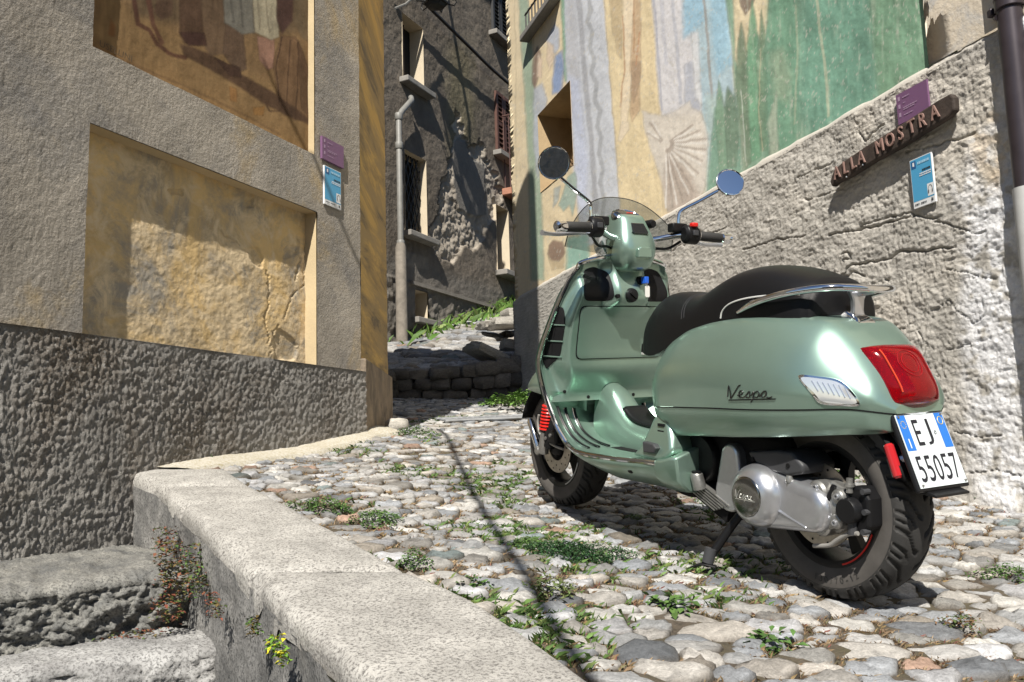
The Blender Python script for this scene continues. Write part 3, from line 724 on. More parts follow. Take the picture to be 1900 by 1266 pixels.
# ------------------------------------------------------------------ house on the right with the big mural
house_r = empty('mural_house', 'house on the right with a colourful painted mural above a rough cracked grey base', 'house', loc=tuple(RW_.pt(1, -.3)))
MBOT = 1.655; UE = 5.60; UMR = RW_.uz(1778, 105)[0]
cream = K(238, 212, 160); ML = [
 ('p', [(955, -60), (985, -60), (1010, 560), (960, 560)], K(232, 208, 160), 4),
 ('p', [(961, -20), (979, -20), (992, 150), (1004, 320), (1010, 520), (985, 520), (981, 316)], K(146, 176, 146), 3),
 ('p', [(1040, -20), (1051, -20), (1053, 150), (1047, 150)], K(96, 172, 136), 2),
 ('p', [(1022, 58), (1030, 44), (1037, 55), (1038, 90), (1030, 100), (1020, 96), (1014, 75)], K(182, 192, 212), 2.5),
 ('p', [(1016, 78), (1027, 84), (1028, 112), (1020, 130), (1014, 110)], K(236, 206, 172), 2.5),
 ('p', [(1031, 104), (1043, 94), (1047, 130), (1040, 170), (1026, 176), (1024, 150)], K(106, 146, 206), 3),
 ('p', [(990, 110), (997, 87), (1003, 100), (1000, 140), (993, 168), (987, 150)], K(128, 92, 70), 2),
 ('p', [(998, 100), (1006, 112), (1004, 146), (997, 142)], K(240, 206, 172), 2),
 ('p', [(991, 166), (1005, 155), (1015, 185), (1006, 240), (998, 330), (989, 260)], K(184, 192, 206), 3),
 ('p', [(1046, -20), (1119, -20), (1133, 159), (1142, 270), (1151, 375), (1156, 440), (1078, 460), (1066, 299), (1051, 149)], K(204, 212, 228), 2.5),
 ('p', [(1050, -20), (1066, -20), (1076, 150), (1082, 240), (1066, 240), (1053, 120)], K(190, 192, 202), 5),
 ('l', [(1072, -20), (1079, 60), (1085, 140), (1094, 230), (1101, 310), (1106, 390)], K(160, 162, 172), 6),
 ('p', [(1055, 140), (1075, 150), (1092, 300), (1086, 400), (1072, 380)], K(196, 206, 236), 6),
 ('l', [(1091, -10), (1096, 20), (1090, 40), (1099, 60), (1094, 85), (1104, 110), (1098, 135), (1107, 155), (1103, 185), (1113, 205), (1108, 235), (1116, 255), (1112, 285), (1119, 310), (1114, 340), (1121, 370), (1117, 410)], K(164, 168, 176), 5),
 ('p', [(1119, -20), (1211, -20), (1222, 190), (1232, 420), (1155, 440), (1140, 240)], K(244, 218, 160), 2.5),
 ('p', [(1128, -20), (1154, -20), (1153, 108), (1146, 100), (1137, 60)], K(206, 178, 124), 3),
 ('p', [(1155, -20), (1176, -20), (1175, 110), (1168, 190), (1164, 232), (1150, 258), (1152, 200), (1159, 130)], K(248, 224, 184), 2.5),
 ('p', [(1178, -20), (1189, -20), (1188, 120), (1186, 205), (1172, 226), (1169, 205), (1173, 150), (1168, 130)], K(214, 174, 122), 2.5),
 ('p', [(1172, 115), (1188, 115), (1187, 150), (1176, 190), (1170, 165)], K(184, 146, 104), 3),
 ('p', [(1146, 262), (1152, 232), (1166, 226), (1167, 240), (1152, 264)], K(244, 222, 186), 2),
 ('l', [(1156, 30), (1158, 130), (1151, 200)], K(206, 150, 92), 1.6), ('l', [(1176, 0), (1176, 100)], K(200, 144, 86), 1.8), ('l', [(1186, 60), (1180, 120)], K(206, 140, 80), 1.6),
 ('p', [(1208, -20), (1270, -20), (1300, 100), (1306, 210), (1228, 218), (1220, 150)], K(220, 220, 230), 3),
 ('l', [(1212, -20), (1220, 90), (1229, 205)], K(176, 178, 196), 3), ('l', [(1246, -20), (1256, 90), (1264, 190)], K(186, 190, 206), 4), ('l', [(1226, -20), (1236, 120)], K(196, 198, 212), 4),
 ('p', [(1270, 120), (1285, 112), (1296, 160), (1300, 210), (1272, 205)], K(184, 190, 208), 3),
 ('p', [(1262, -20), (1346, -20), (1362, 150), (1370, 240), (1335, 290), (1312, 300), (1302, 200), (1282, 60)], K(168, 208, 228), 3.5),
 ('p', [(1266, -20), (1310, -20), (1305, 40), (1280, 64), (1268, 70)], K(140, 200, 232), 5), ('p', [(1318, -20), (1346, -20), (1360, 120), (1330, 140), (1320, 70)], K(146, 206, 236), 5),
 ('p', [(1282, 60), (1296, 60), (1302, 200), (1290, 180)], K(224, 226, 232), 3), ('l', [(1304, -20), (1314, 90), (1322, 200), (1330, 320)], K(158, 152, 148), 3.2),
 ('p', [(1310, 180), (1365, 170), (1380, 330), (1330, 390), (1305, 400)], K(176, 206, 204), 8),
 ('p', [(1191, 206), (1212, 212), (1232, 216), (1262, 200), (1280, 187), (1284, 200), (1301, 208), (1308, 230), (1314, 262), (1311, 310), (1308, 345), (1292, 385), (1240, 392), (1228, 340), (1206, 272), (1196, 240)], K(222, 212, 200), 3),
 ('p', [(1228, 340), (1238, 290), (1262, 300), (1285, 330), (1300, 370), (1290, 388), (1240, 392)], K(192, 172, 156), 6),
 ('p', [(1344, -20), (1782, -20), (1782, 118), (1500, 268), (1400, 324), (1310, 372), (1325, 200), (1366, 200), (1360, 100)], K(108, 168, 138), 3),
 ('p', [(1360, -20), (1428, -20), (1424, 40), (1416, 90), (1405, 60), (1372, 130), (1364, 110)], K(238, 214, 164), 2.5),
 ('p', [(1372, -20), (1406, -20), (1396, 10), (1382, 28), (1374, 12)], K(118, 92, 72), 2),
 ('p', [(1375, 42), (1384, 80), (1390, 150), (1394, 300), (1380, 320), (1366, 160), (1368, 80)], K(98, 132, 98), 2.5),
 ('p', [(1396, 0), (1403, 40), (1409, 150), (1412, 290), (1394, 300), (1385, 120), (1390, 40)], K(92, 168, 122), 2.5),
 ('p', [(1413, 18), (1419, 60), (1424, 150), (1424, 280), (1410, 280), (1404, 110)], K(96, 140, 102), 2.5),
 ('p', [(1332, 150), (1340, 175), (1348, 240), (1352, 310), (1335, 320), (1327, 220)], K(110, 160, 124), 2.5), ('p', [(1350, 160), (1364, 180), (1372, 240), (1366, 310), (1350, 310), (1344, 200)], K(98, 138, 108), 2.5),
 ('p', [(1428, -20), (1476, -20), (1484, 60), (1480, 280), (1424, 300), (1420, 100)], K(86, 158, 122), 8), ('p', [(1430, 100), (1450, 90), (1470, 140), (1460, 190), (1436, 180)], K(140, 176, 140), 9),
 ('p', [(1486, -20), (1620, -20), (1630, 190), (1500, 262), (1480, 200)], K(84, 160, 132), 12), ('p', [(1612, -20), (1782, -20), (1782, 116), (1634, 190), (1622, 120)], K(92, 152, 112), 6),
 ('p', [(1640, 20), (1700, 10), (1730, 70), (1690, 120), (1650, 100)], K(106, 168, 128), 14),
 ('l', [(1513, -20), (1520, 50), (1530, 120), (1538, 215)], K(176, 186, 150), 3.2), ('l', [(1376, 170), (1384, 300)], K(190, 204, 186), 1.4), ('l', [(1412, 90), (1408, 200), (1414, 280)], K(172, 172, 128), 1.3), ('l', [(1476, 10), (1480, 100), (1474, 230)], K(150, 176, 140), 2.5),
 ('p', [(1425, 230), (1440, 170), (1446, 295), (1430, 302)], K(166, 186, 158), 3),
 ('p', [(1052, 330), (1068, 318), (1070, 360), (1062, 400), (1056, 380), (1046, 392), (1036, 380), (1045, 360)], K(150, 182, 168), 2), ('p', [(1028, 350), (1040, 345), (1036, 370), (1026, 385)], K(176, 184, 176), 2),
 ('p', [(1018, 455), (1026, 446), (1044, 448), (1048, 470), (1040, 486), (1022, 484), (1016, 470)], K(140, 100, 72), 1.8), ('p', [(1018, 478), (1032, 488), (1046, 480), (1046, 498), (1024, 502)], K(206, 178, 126), 2), ('p', [(1052, 440), (1090, 435), (1096, 490), (1050, 510)], K(122, 190, 172), 4)]
cx0, cy0 = 1236, 268
for ang, ln in ((-36, 60), (-22, 66), (-8, 74), (8, 74), (24, 74), (42, 80), (60, 100), (74, 112), (84, 116), (-150, 40), (-128, 50)):
    a = R(ang); ML.append(('l', [(cx0 + 10 * math.cos(a), cy0 + 10 * math.sin(a)), (cx0 + ln * math.cos(a), cy0 + ln * math.sin(a))], K(168, 150, 136), 2.4))
    a = R(ang + 6); ML.append(('l', [(cx0 + 18 * math.cos(a), cy0 + 18 * math.sin(a)), (cx0 + ln * math.cos(a), cy0 + ln * math.sin(a))], K(238, 232, 224), 2.0))
def muralcol(U, Z, px, py):
    jx = px + 4 * (fbm(U * 9, Z * 9, 141, 3) - .5); jy = py + 4 * (fbm(U * 9, Z * 9, 145, 3) - .5)
    c = paint(ML, cream, jx, jy, 1.3); c = c * .74 + c.mean(-1, keepdims=True) * .24 * np.array([1.02, 1.0, .97]) + np.array([.085, .083, .076])
    green = sstep(1320, 1370, px)
    st = fbm(px / 7, py / 70, 151, 4); bl = fbm(px / 40, py / 40, 155, 5)
    g = 1 + green * (.42 * (st - .5) + .50 * (bl - .5)) + (1 - green) * (.14 * (st - .5) + .20 * (bl - .5))
    c = c * g[..., None]
    w = sstep(.62, .80, fbm(px / 9, py / 60, 161, 4)) * green * .28
    c = c * (1 - w[..., None]) + np.array(K(205, 215, 195)) * w[..., None]
    fl = sstep(.66, .72, fbm(px / 5, py / 6, 167, 5, .7)) * .55
    return c * (1 - fl[..., None]) + np.array((.60, .57, .50)) * fl[..., None]
M_mural = plaster('mural_paint', (1, 1, 1), .07, 30, bump=.25, bscale=60, bdist=.006, attr=True)
WN = (4.10, 4.72, 2.50, 3.42); W2 = (4.35, 5.0, 4.20, 5.4)     # window openings in the mural wall
WN = (RW_.uz(1064, 290)[0] + .0, RW_.uz(998, 215)[0], RW_.uz(1066, 305)[1], RW_.uz(1050, 158)[1])
W2 = (RW_.uz(1033, 3)[0], RW_.uz(985, 65)[0], RW_.uz(985, 62)[1], 5.6)
usr = snap(RW_.upx(1779, 957, 460), [WN[0], WN[1], W2[0], W2[1]]); usr[0] = UMR; usr[-1] = UE
zsr = snap(np.linspace(MBOT, 5.6, 420), [WN[2], WN[3], W2[2]])
under(wall_grid(RW_, usr, zsr, lambda U, Z: .010 * (fbm(U * 4, Z * 4, 171, 4) - .5) + .0025 * (fbm(U * 40, Z * 40, 175, 2) - .5), 'painted_mural', M_mural, None, hole=[WN, W2], colf=muralcol), house_r)
M_open = plaster('window_recess_plaster', (.40, .30, .18), .15, 5, bump=.3)
m = MB(); reveal(m, RW_, WN[0], WN[1], WN[2], WN[3], .004, -.42, 'lrtb'); wbox(m, RW_, WN[0] - .02, WN[1] + .02, WN[2] - .02, WN[3] + .02, -.48, -.42)
tag(under(m.build('window', M_open, None, smooth=0), house_r), 'deep ochre window recess in the mural')
M_brownwin = pbr('brown_window_frame', (.09, .035, .022), .5); M_sill = plaster('grey_sill', (.25, .235, .215), .2, 6)
m = MB(); reveal(m, RW_, W2[0], W2[1], W2[2], W2[3], .004, -.3, 'lrb'); w2o = under(m.build('window', M_pale, None, smooth=0), house_r)
m = MB()
for a in np.linspace(W2[0] + .05, W2[1] - .05, 3): wbox(m, RW_, a - .045, a + .045, W2[2], W2[3], -.22, -.16)
wbox(m, RW_, W2[0], W2[1], W2[2], W2[2] + .09, -.225, -.165); m.build('frame', M_brownwin, w2o, smooth=0)
m = MB(); wbox(m, RW_, W2[0], W2[1], W2[2], W2[3], -.235, -.225); m.build('pane', pbr('dark_window_glass', (.02, .022, .025), .08), w2o, smooth=0)
m = MB(); wbox(m, RW_, W2[0] - .10, W2[1] + .08, W2[2] - .07, W2[2] - .005, -.1, .10); m.build('sill', M_sill, w2o, smooth=0, bevel=.01)
m = MB()
for a in np.linspace(W2[0], W2[1], 9): m.tube([RW_.pt(a, W2[2], .05), RW_.pt(a, W2[2] + .22, .05)], .008, 6)
m.tube([RW_.pt(W2[0] - .02, W2[2] + .2, .05), RW_.pt(W2[1] + .02, W2[2] + .2, .05)], .010, 6); m.build('window_rail', pbr('dark_iron', (.03, .028, .026), .5), w2o)
# rough cracked base
CRK = [([(1536, 438), (1577, 430), (1621, 422), (1675, 406), (1700, 399)], 3.4, .040), ([(1556, 520), (1577, 495), (1634, 482), (1675, 468), (1716, 468), (1770, 458)], 3.6, .042),
       ([(1380, 462), (1400, 457), (1438, 444), (1495, 436)], 2.6, .030), ([(1560, 515), (1590, 508), (1604, 512)], 3, .03), ([(1679, 282), (1724, 272), (1769, 262), (1810, 247)], 3, .03),
       ([(1590, 424), (1640, 405), (1692, 393), (1719, 403), (1740, 404)], 3, .03), ([(1590, 245), (1605, 262), (1634, 232), (1640, 230)], 3, .03), ([(1480, 330), (1510, 318), (1545, 300)], 2.2, .02), ([(1250, 462), (1300, 440), (1345, 425)], 2, .02),
       ([(1560, 475), (1575, 470), (1576, 482), (1564, 486)], 3, .03), ([(1640, 520), (1648, 524)], 3, .025), ([(1735, 410), (1800, 432), (1830, 430)], 2.4, .025), ([(1640, 620), (1690, 600), (1720, 640), (1700, 690)], 2, .016), ([(1730, 575), (1760, 560), (1800, 600), (1825, 590)], 2.2, .018), ([(1760, 650), (1800, 640), (1830, 655)], 2.2, .018), ([(1660, 650), (1690, 655), (1715, 690), (1740, 700)], 2, .016),
       ([(1740, 500), (1800, 505), (1845, 520)], 2.2, .02), ([(1770, 800), (1815, 812), (1860, 806)], 2.4, .02), ([(1800, 880), (1850, 872), (1900, 885)], 2.6, .025), ([(1490, 372), (1560, 350), (1600, 338)], 2.0, .018), ([(1430, 560), (1480, 548)], 2, .015)]
def rof(U, Z):
    V = RW_.pts(U, Z, np.full(U.shape, .03)); px, py = project(V)
    near = sstep(3.4, .6, U)
    d = .030 + .007 * (fbm(U * 26, Z * 26, 181, 3) - .5) + .0095 * (fbm(U * 85, Z * 85, 184, 2) - .5)
    d = d + near * (.018 * (fbm(U * 2.6, Z * 6, 187, 4) - .5) + .007 * (np.abs(fbm(U * 9 + Z * 2, Z * 30, 191, 4) - .5) * 2 - .3) + .010 * (fbm(U * 14, Z * 14, 193, 3) - .5))
    jx = 12 * (fbm(px / 16, py / 16, 195, 4) - .5); jy = 12 * (fbm(px / 16, py / 16, 199, 4) - .5)
    for pl, w, dep in CRK:
        dd = polydist(px + jx, py + jy, pl, False); d = d - dep * .62 * (1 - sstep(w * .15, w * .62, dd))
    d = d + .05 * sstep(-.02, -.35, Z) * near                       # footing swells at the ground
    return d
def rcol(U, Z, px, py):
    n = fbm(U * 6, Z * 6, 201, 5); n2 = fbm(U * 30, Z * 30, 205, 3)
    c = np.ones(px.shape + (3,)) * np.array((.47, .445, .405)); c = c * (.70 + .5 * n + .2 * (n2 - .5))[..., None]
    jx = px + 50 * (fbm(px / 50, py / 50, 211, 4) - .5)
    wv = np.interp(py, [100, 330, 420, 700, 930], [1900, 1800, 1835, 1850, 1865]); wd = np.interp(py, [100, 330, 420, 700], [12, 30, 58, 62])
    a = (1 - sstep(wd * .5, wd * 1.3, np.abs(jx - wv))) * sstep(.30, .5, fbm(px / 22, py / 22, 215, 4)) * .95
    c = c * (1 - a[..., None]) + np.array((.74, .74, .755)) * a[..., None]
    oc = (1 - sstep(20, 46, np.hypot(jx - 1840, (py - 270) * .45))) * sstep(.40, .6, fbm(px / 20, py / 20, 219, 4)) * .7
    c = c * (1 - oc[..., None]) + np.array((.58, .44, .28)) * oc[..., None]
    bl = (1 - sstep(14, 40, np.abs(px - 1885))) * (py < 420) * sstep(.4, .6, fbm(px / 16, py / 16, 223, 4)) * .7
    c = c * (1 - bl[..., None]) + np.array((.56, .60, .68)) * bl[..., None]
    pk = sstep(.55, .75, fbm(U * 2.2, Z * 2.2, 227, 4)) * .5 * sstep(1420, 1500, px)
    return c * (1 - pk[..., None]) + np.array((.58, .53, .46)) * pk[..., None]
M_rbase = plaster('rough_grey_render', (1, 1, 1), .16, 60, bump=.55, bscale=95, bdist=.010, attr=True)
usb = np.concatenate([RW_.upx(2060, 1780, 110)[:-1], RW_.upx(1780, 957, 460)]); usb[-1] = UE + .03
zsb = np.concatenate([np.linspace(-1.0, -.42, 16)[:-1], np.linspace(-.42, MBOT, 400)])
under(wall_grid(RW_, usb, zsb, rof, 'rough_base', M_rbase, None, colf=rcol), house_r)
m = MB(); P = []
for u in np.linspace(UMR, UE, 90):
    w = .014 * (float(fbm(u * 9, 2.2, 231)) - .5)
    P.append([RW_.pt(u, MBOT - .012 + w, .030), RW_.pt(u, MBOT + .010 + w, .028), RW_.pt(u, MBOT + .034 + w * 2, .006), RW_.pt(u, MBOT + .040 + w * 2, -.02)])
m.grid(P); under(m.build('base_moulding', plaster('pale_lime', (.50, .47, .42), .15, 10, bump=.3), None, smooth=60), house_r)
# plain plaster right of the mural
M_rp = plaster('cream_plaster', (.66, .58, .47), .15, 5, stain=((.52, .50, .47), 5, .50, .62), stain2=((.66, .42, .28), 3, .60, .72), bump=.4, bscale=50)
zc_ = RW_.uz(1830, 68)[1]
us4 = RW_.upx(2060, 1779, 70); us4[-1] = UMR
under(wall_grid(RW_, us4, np.linspace(zc_, 5.6, 60), lambda U, Z: .022 + .006 * (fbm(U * 8, Z * 8, 241) - .5), 'plaster_strip', M_rp, None), house_r)
us5 = RW_.upx(2060, 1779, 150); us5[-1] = UMR
under(wall_grid(RW_, us5, np.linspace(MBOT - .01, zc_, 60), lambda U, Z: .030 + .03 * (fbm(U * 16, Z * 16, 245, 4) - .5) - .02 * sstep(zc_ - .03, zc_, Z), 'torn_edge', M_rbase, None, colf=rcol), house_r)
fr = [RW_.pt(-3.2, 0, -.05), RW_.pt(UE - .02, 0, -.05), RW_.pt(UE - .02, 0, -5), RW_.pt(-3.2, 0, -5)]
m = MB(); wbox(m, RW_, UE - .02, UE + .002, -.6, 5.6, -4.9, -.003); under(m.build('end_wall', M_rp, None, smooth=0), house_r)
m = MB(); wbox(m, RW_, -3.2, UE - .02, -1, 5.6, -.75, -.49); under(m.build('wall_core', M_rp, None, smooth=0), house_r)
m = MB(); wbox(m, RW_, -3.2, -1.2, -1, 5.6, -.48, .02); under(m.build('wall_return', M_rp, None, smooth=0), house_r)
# dry straw on the window ledge
st = MB(); rg = np.random.RandomState(3)
for i in range(170):
    u = rg.uniform(WN[0] + .02, WN[0] + .22); o = rg.uniform(-.14, .01); z = WN[2]
    a = rg.uniform(-.06, .06, 3); st.tube([RW_.pt(u, z, o), RW_.pt(u + a[0], z + rg.uniform(.02, .13) * (1 - (u - WN[0]) / .3), o + a[1])], [.004, .0015], 3, caps=False)
tag(st.build('dry_nest', pbr('dry_straw', (.20, .13, .07), .9, var=.3), None, smooth=0), 'tuft of dry brown straw lying in the mural window recess', 'straw')
# ------------------------------------------------------------------ old house at the end of the lane
house_f = empty('peeling_house', 'dark grey old house across the lane with peeling plaster and shuttered windows', 'house', loc=tuple(FW.pt(1, 1.5)))
def fuz(px, py): return FW.uz(px, py)
def frect(x0, y0, x1, y1):
    """opening from its lower-left and upper-right corner pixels"""
    a = fuz(x0, y0); b = fuz(x1, y1); return (a[0], b[0], a[1], b[1])
FO = {'w1': (fuz(746, 90)[0], fuz(785, 110)[0], fuz(766, 158)[1], fuz(766, 40)[1]),
      'w2': (fuz(751, 360)[0], fuz(791, 370)[0], fuz(770, 436)[1], fuz(770, 288)[1]),
      'w3': (fuz(766, 565)[0], fuz(792, 570)[0], fuz(778, 592)[1], fuz(778, 540)[1]),
      'w4': (fuz(921, 440)[0], fuz(944, 450)[0], fuz(932, 505)[1], fuz(932, 386)[1]),
      's1': (fuz(911, 30)[0], fuz(938, 40)[0], fuz(924, 70)[1], fuz(924, 70)[1] + 2.0),
      's2': (fuz(918, 230)[0], fuz(945, 240)[0], fuz(931, 288)[1], fuz(931, 180)[1])}
PEEL = [(847, 203), (856, 218), (863, 250), (880, 272), (893, 258), (902, 285), (912, 310), (925, 330), (935, 360), (930, 400), (905, 420), (898, 445), (878, 470), (872, 455), (858, 462), (843, 494), (828, 487), (808, 470), (795, 430), (812, 400), (817, 345), (830, 318), (835, 290), (842, 260), (838, 235)]
CEM = [(842, 265), (852, 252), (868, 268), (872, 290), (884, 296), (900, 305), (904, 350), (900, 398), (884, 402), (868, 396), (852, 388), (842, 340)]
PEEL2 = [(752, 490), (768, 470), (764, 420), (752, 415)]
def fof(U, Z):
    V = FW.pts(U, Z, np.zeros(U.shape)); px, py = project(V)
    jx = 14 * (fbm(px / 9, py / 9, 251, 4) - .5); jy = 14 * (fbm(px / 9, py / 9, 255, 4) - .5)
    d = .03 * (fbm(U * 3, Z * 3, 259, 4) - .5) + .014 * (fbm(U * 12, Z * 12, 263, 3) - .5)
    p = 1 - sstep(-2.0, .5, polydist(px + jx, py + jy, PEEL)); c = 1 - sstep(-1.5, .5, polydist(px + jx * .5, py + jy * .5, CEM))
    rub = -.055 + .07 * (fbm(U * 9, Z * 9, 267, 3) - .5) + .05 * (fbm(U * 20, Z * 20, 269, 2) - .5)
    d = d * (1 - p) + rub * p
    d = d * (1 - c) + (-.02) * c
    q = (1 - sstep(-2, .5, polydist(px + jx, py + jy, PEEL2))); d = d - q * .03 * fbm(U * 14, Z * 14, 271)
    low = sstep(0, 2.5, py - (522 + (px - 760) * .31)); d = d + low * (.03 + .06 * (fbm(U * 11, Z * 11, 273, 3) - .5))
    return d
def fcol(U, Z, px, py):
    n = fbm(U * 1.6, Z * .8, 281, 5); n2 = fbm(U * 7, Z * 4, 285, 4)
    c = np.ones(px.shape + (3,)) * np.array((.165, .140, .113)); c = c * (.55 + .7 * n + .3 * (n2 - .5))[..., None]
    jx = 14 * (fbm(px / 9, py / 9, 251, 4) - .5); jy = 14 * (fbm(px / 9, py / 9, 255, 4) - .5)
    ol = (1 - sstep(10, 40, np.abs(px - 855 + 20 * (n2 - .5)))) * (1 - sstep(60, 150, np.abs(py - 190))) * .45
    c = c * (1 - ol[..., None]) + np.array((.17, .15, .075)) * ol[..., None]
    p = 1 - sstep(-1.5, .5, polydist(px + jx, py + jy, PEEL)); c = c * (1 - p[..., None]) + np.array((.33, .29, .24)) * p[..., None] * (.7 + .6 * n2)[..., None]
    q = 1 - sstep(-1.5, .5, polydist(px + jx * .5, py + jy * .5, CEM)); c = c * (1 - q[..., None]) + np.array((.20, .185, .165)) * q[..., None] * (.75 + .5 * n)[..., None]
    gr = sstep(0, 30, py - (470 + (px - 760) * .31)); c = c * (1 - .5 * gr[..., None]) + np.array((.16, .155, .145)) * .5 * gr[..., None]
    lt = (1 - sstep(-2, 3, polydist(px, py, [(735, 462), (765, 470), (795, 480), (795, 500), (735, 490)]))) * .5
    return c * (1 - lt[..., None]) + np.array((.26, .235, .20)) * lt[..., None]
M_far = plaster('old_grey_plaster', (1, 1, 1), .14, 6, bump=.5, bscale=18, bdist=.03, attr=True)
holes = [FO[k] for k in ('w1', 'w2', 'w3', 'w4')]
usf = snap(FW.upx(690, 985, 230), [h for k in holes for h in k[:2]]); zsf = snap(np.linspace(.6, 10.5, 480), [h for k in holes for h in k[2:]])
under(wall_grid(FW, usf, zsf, fof, 'peeling_wall', M_far, None, hole=holes, colf=fcol), house_f)
M_rev = plaster('cream_window_reveal', (.56, .48, .36), .1, 4); M_dark = pbr('dark_room', (.012, .011, .010), .9); M_iron = pbr('black_iron_grille', (.02, .019, .018), .5)
M_shut = pbr('grey_black_shutter', (.035, .036, .038), .6); M_shutb = pbr('brown_shutter', (.10, .048, .036), .6, var=.2)
for k in ('w1', 'w2', 'w3', 'w4'):
    u0, u1, z0, z1 = FO[k]
    m = MB(); reveal(m, FW, u0, u1, z0, z1, .01, -.24, 'lrtb'); w = under(m.build('window', M_rev, None, smooth=0), house_f)
    m = MB(); wbox(m, FW, u0, u1, z0, z1, -.30, -.245); m.build('dark_pane', M_dark, w, smooth=0)
    if k != 'w4':
        m = MB(); wbox(m, FW, u0 - .08, u1 + .12, z0 - .09, z0 - .005, -.05, .15); m.build('sill', M_sill, w, smooth=0, bevel=.012)
    else:
        m = MB(); wbox(m, FW, u0 - .06, u1 + .35, z0 - .10, z0 - .005, -.05, .22); m.build('sill', M_sill, w, smooth=0, bevel=.012)
    if k == 'w2':
        m = MB(); n = 5
        for i in range(-n, 2 * n):
            for sgn in (1, -1):
                a = u0 + (u1 - u0) * i / n; pts = []
                for t in np.linspace(0, 1, 9):
                    uu = a + sgn * (z1 - z0) * .42 * t + (0 if sgn > 0 else .25)
                    if u0 <= uu <= u1: pts.append(FW.pt(uu, z0 + (z1 - z0) * t, -.10))
                if len(pts) > 1: m.tube(pts, .012, 5, caps=False)
        m.build('lattice_grille', M_iron, w)
    if k == 'w1':
        m = MB(); wbox(m, FW, u0 + .02, u1 - .25, z0, z1, -.22, -.18); m.build('old_shutter', pbr('faded_brown_board', (.10, .075, .06), .8, var=.3), w, smooth=0)
def shutters(key, mat, label, off=.05):
    u0, u1, z0, z1 = FO[key]; um = (u0 + u1) / 2
    for a, b in ((u0, um - .01), (um + .01, u1)):
        m = MB(); t = .06
        wbox(m, FW, a, a + t, z0, z1, 0, off); wbox(m, FW, b - t, b, z0, z1, 0, off)
        zm = z0 + (z1 - z0) * .45
        for zz in (z0, zm, z1 - t): wbox(m, FW, a + t, b - t, zz, zz + t, 0, off)
        sh = under(m.build('shutter', mat, None, smooth=0), house_f); tag(sh, label)
        for za, zb_ in ((z0 + t, zm), (zm + t, z1 - t)):
            n = max(int((zb_ - za) / .075), 3)
            for i in range(n):
                z = za + (zb_ - za) * (i + .2) / n
                m = MB(); P = [FW.pt(u, zz, o) for u in (a + t, b - t) for zz, o in ((z, off * .9), (z + .05, off * .25), (z + .058, off * .25 + .006), (z + .008, off * .9 + .006))]
                m.add(P, [(0, 1, 2, 3), (7, 6, 5, 4), (0, 4, 5, 1), (1, 5, 6, 2), (2, 6, 7, 3), (3, 7, 4, 0)]); m.build('slat', mat, sh, smooth=0)
shutters('s1', M_shut, 'dark grey louvred shutter'); shutters('s2', M_shutb, 'reddish brown louvred shutter')
for key in ('s1', 's2'):
    u0, u1, z0, z1 = FO[key]; m = MB(); wbox(m, FW, u0 - .1, u1 + .15, z0 - .10, z0 - .01, -.02, .16); under(m.build('sill', M_sill, None, smooth=0, bevel=.01), house_f)
# small balcony with a red-edged slab and iron railing
bu0, bu1 = fuz(931, 350)[0], fuz(931, 350)[0] + 1.3; bz = fuz(931, 350)[1]
m = MB(); wbox(m, FW, bu0, bu1, bz - .12, bz, 0, .62); bal = under(m.build('balcony_slab', pbr('terracotta_edge', (.36, .17, .11), .85, var=.2), None, smooth=0, bevel=.01), house_f)
m = MB(); top = bz + 1.35
for o in np.linspace(.06, .58, 6): m.tube([FW.pt(bu0 + .03, bz, o), FW.pt(bu0 + .03, top, o)], .012, 5)
for u in np.linspace(bu0 + .03, bu1, 9): m.tube([FW.pt(u, bz, .58), FW.pt(u, top, .58)], .012, 5)
m.tube([FW.pt(bu0 + .03, top, .02), FW.pt(bu0 + .03, top, .58), FW.pt(bu1, top, .58)], .02, 6); m.build('railing', pbr('rusty_railing', (.075, .035, .028), .6), bal)
# low frieze line between plaster and roughcast, upright joint
M_edge = plaster('plaster_edge', (.23, .21, .185), .2, 8)
P0, P1 = fuz(758, 522), fuz(905, 569)
m = MB(); wbox(m, FW, P0[0], P1[0] + 2.6, P0[1] - .05, P0[1] + .0, -.02, .075); under(m.build('plinth_band', M_edge, None, smooth=0), house_f)
# eaves high above shade the upper wall
ez = fuz(880, 62)[1] + 2.6
m = MB(); wbox(m, FW, -2.2, 9, ez, ez + .2, -.3, .52); under(m.build('eaves', pbr('dark_eaves_wood', (.07, .05, .035), .9), None, smooth=0), house_f)
m = MB(); wbox(m, FW, -2.6, 9, .2, ez, -3, -.31); under(m.build('house_body', M_edge, None, smooth=0), house_f)

# ------------------------------------------------------------------ rain pipe, cable and lantern on that house
M_pvc = pbr('grey_pvc_pipe', (.20, .195, .18), .5, var=.15); M_pvc2 = pbr('weathered_cement_pipe', (.21, .185, .155), .8, var=.25)
rp = empty('thin_rain_pipe', 'pale grey rain pipe with bent top on the dark peeling house beside the ochre corner', 'pipe', loc=tuple(FW.at(727, 640, .12)))
u0 = fuz(727, 400)[0]
m = MB(); m.tube([FW.pt(fuz(752, 190)[0], fuz(752, 184)[1], .10), FW.pt(fuz(749, 190)[0], fuz(749, 190)[1], .14), FW.pt(u0 + .08, fuz(729, 210)[1], .14), FW.pt(u0, fuz(727, 222)[1], .14), FW.pt(u0, fuz(727, 456)[1], .14)], .042, 12); under(m.build('upper_pipe', M_pvc, None), rp)
m = MB(); m.tube([FW.pt(u0, fuz(728, 452)[1], .14), FW.pt(u0, fuz(728, 462)[1], .14), FW.pt(u0, fuz(728, 660)[1], .14)], [.05, .075, .085], 12); under(m.build('lower_pipe', M_pvc2, None), rp)
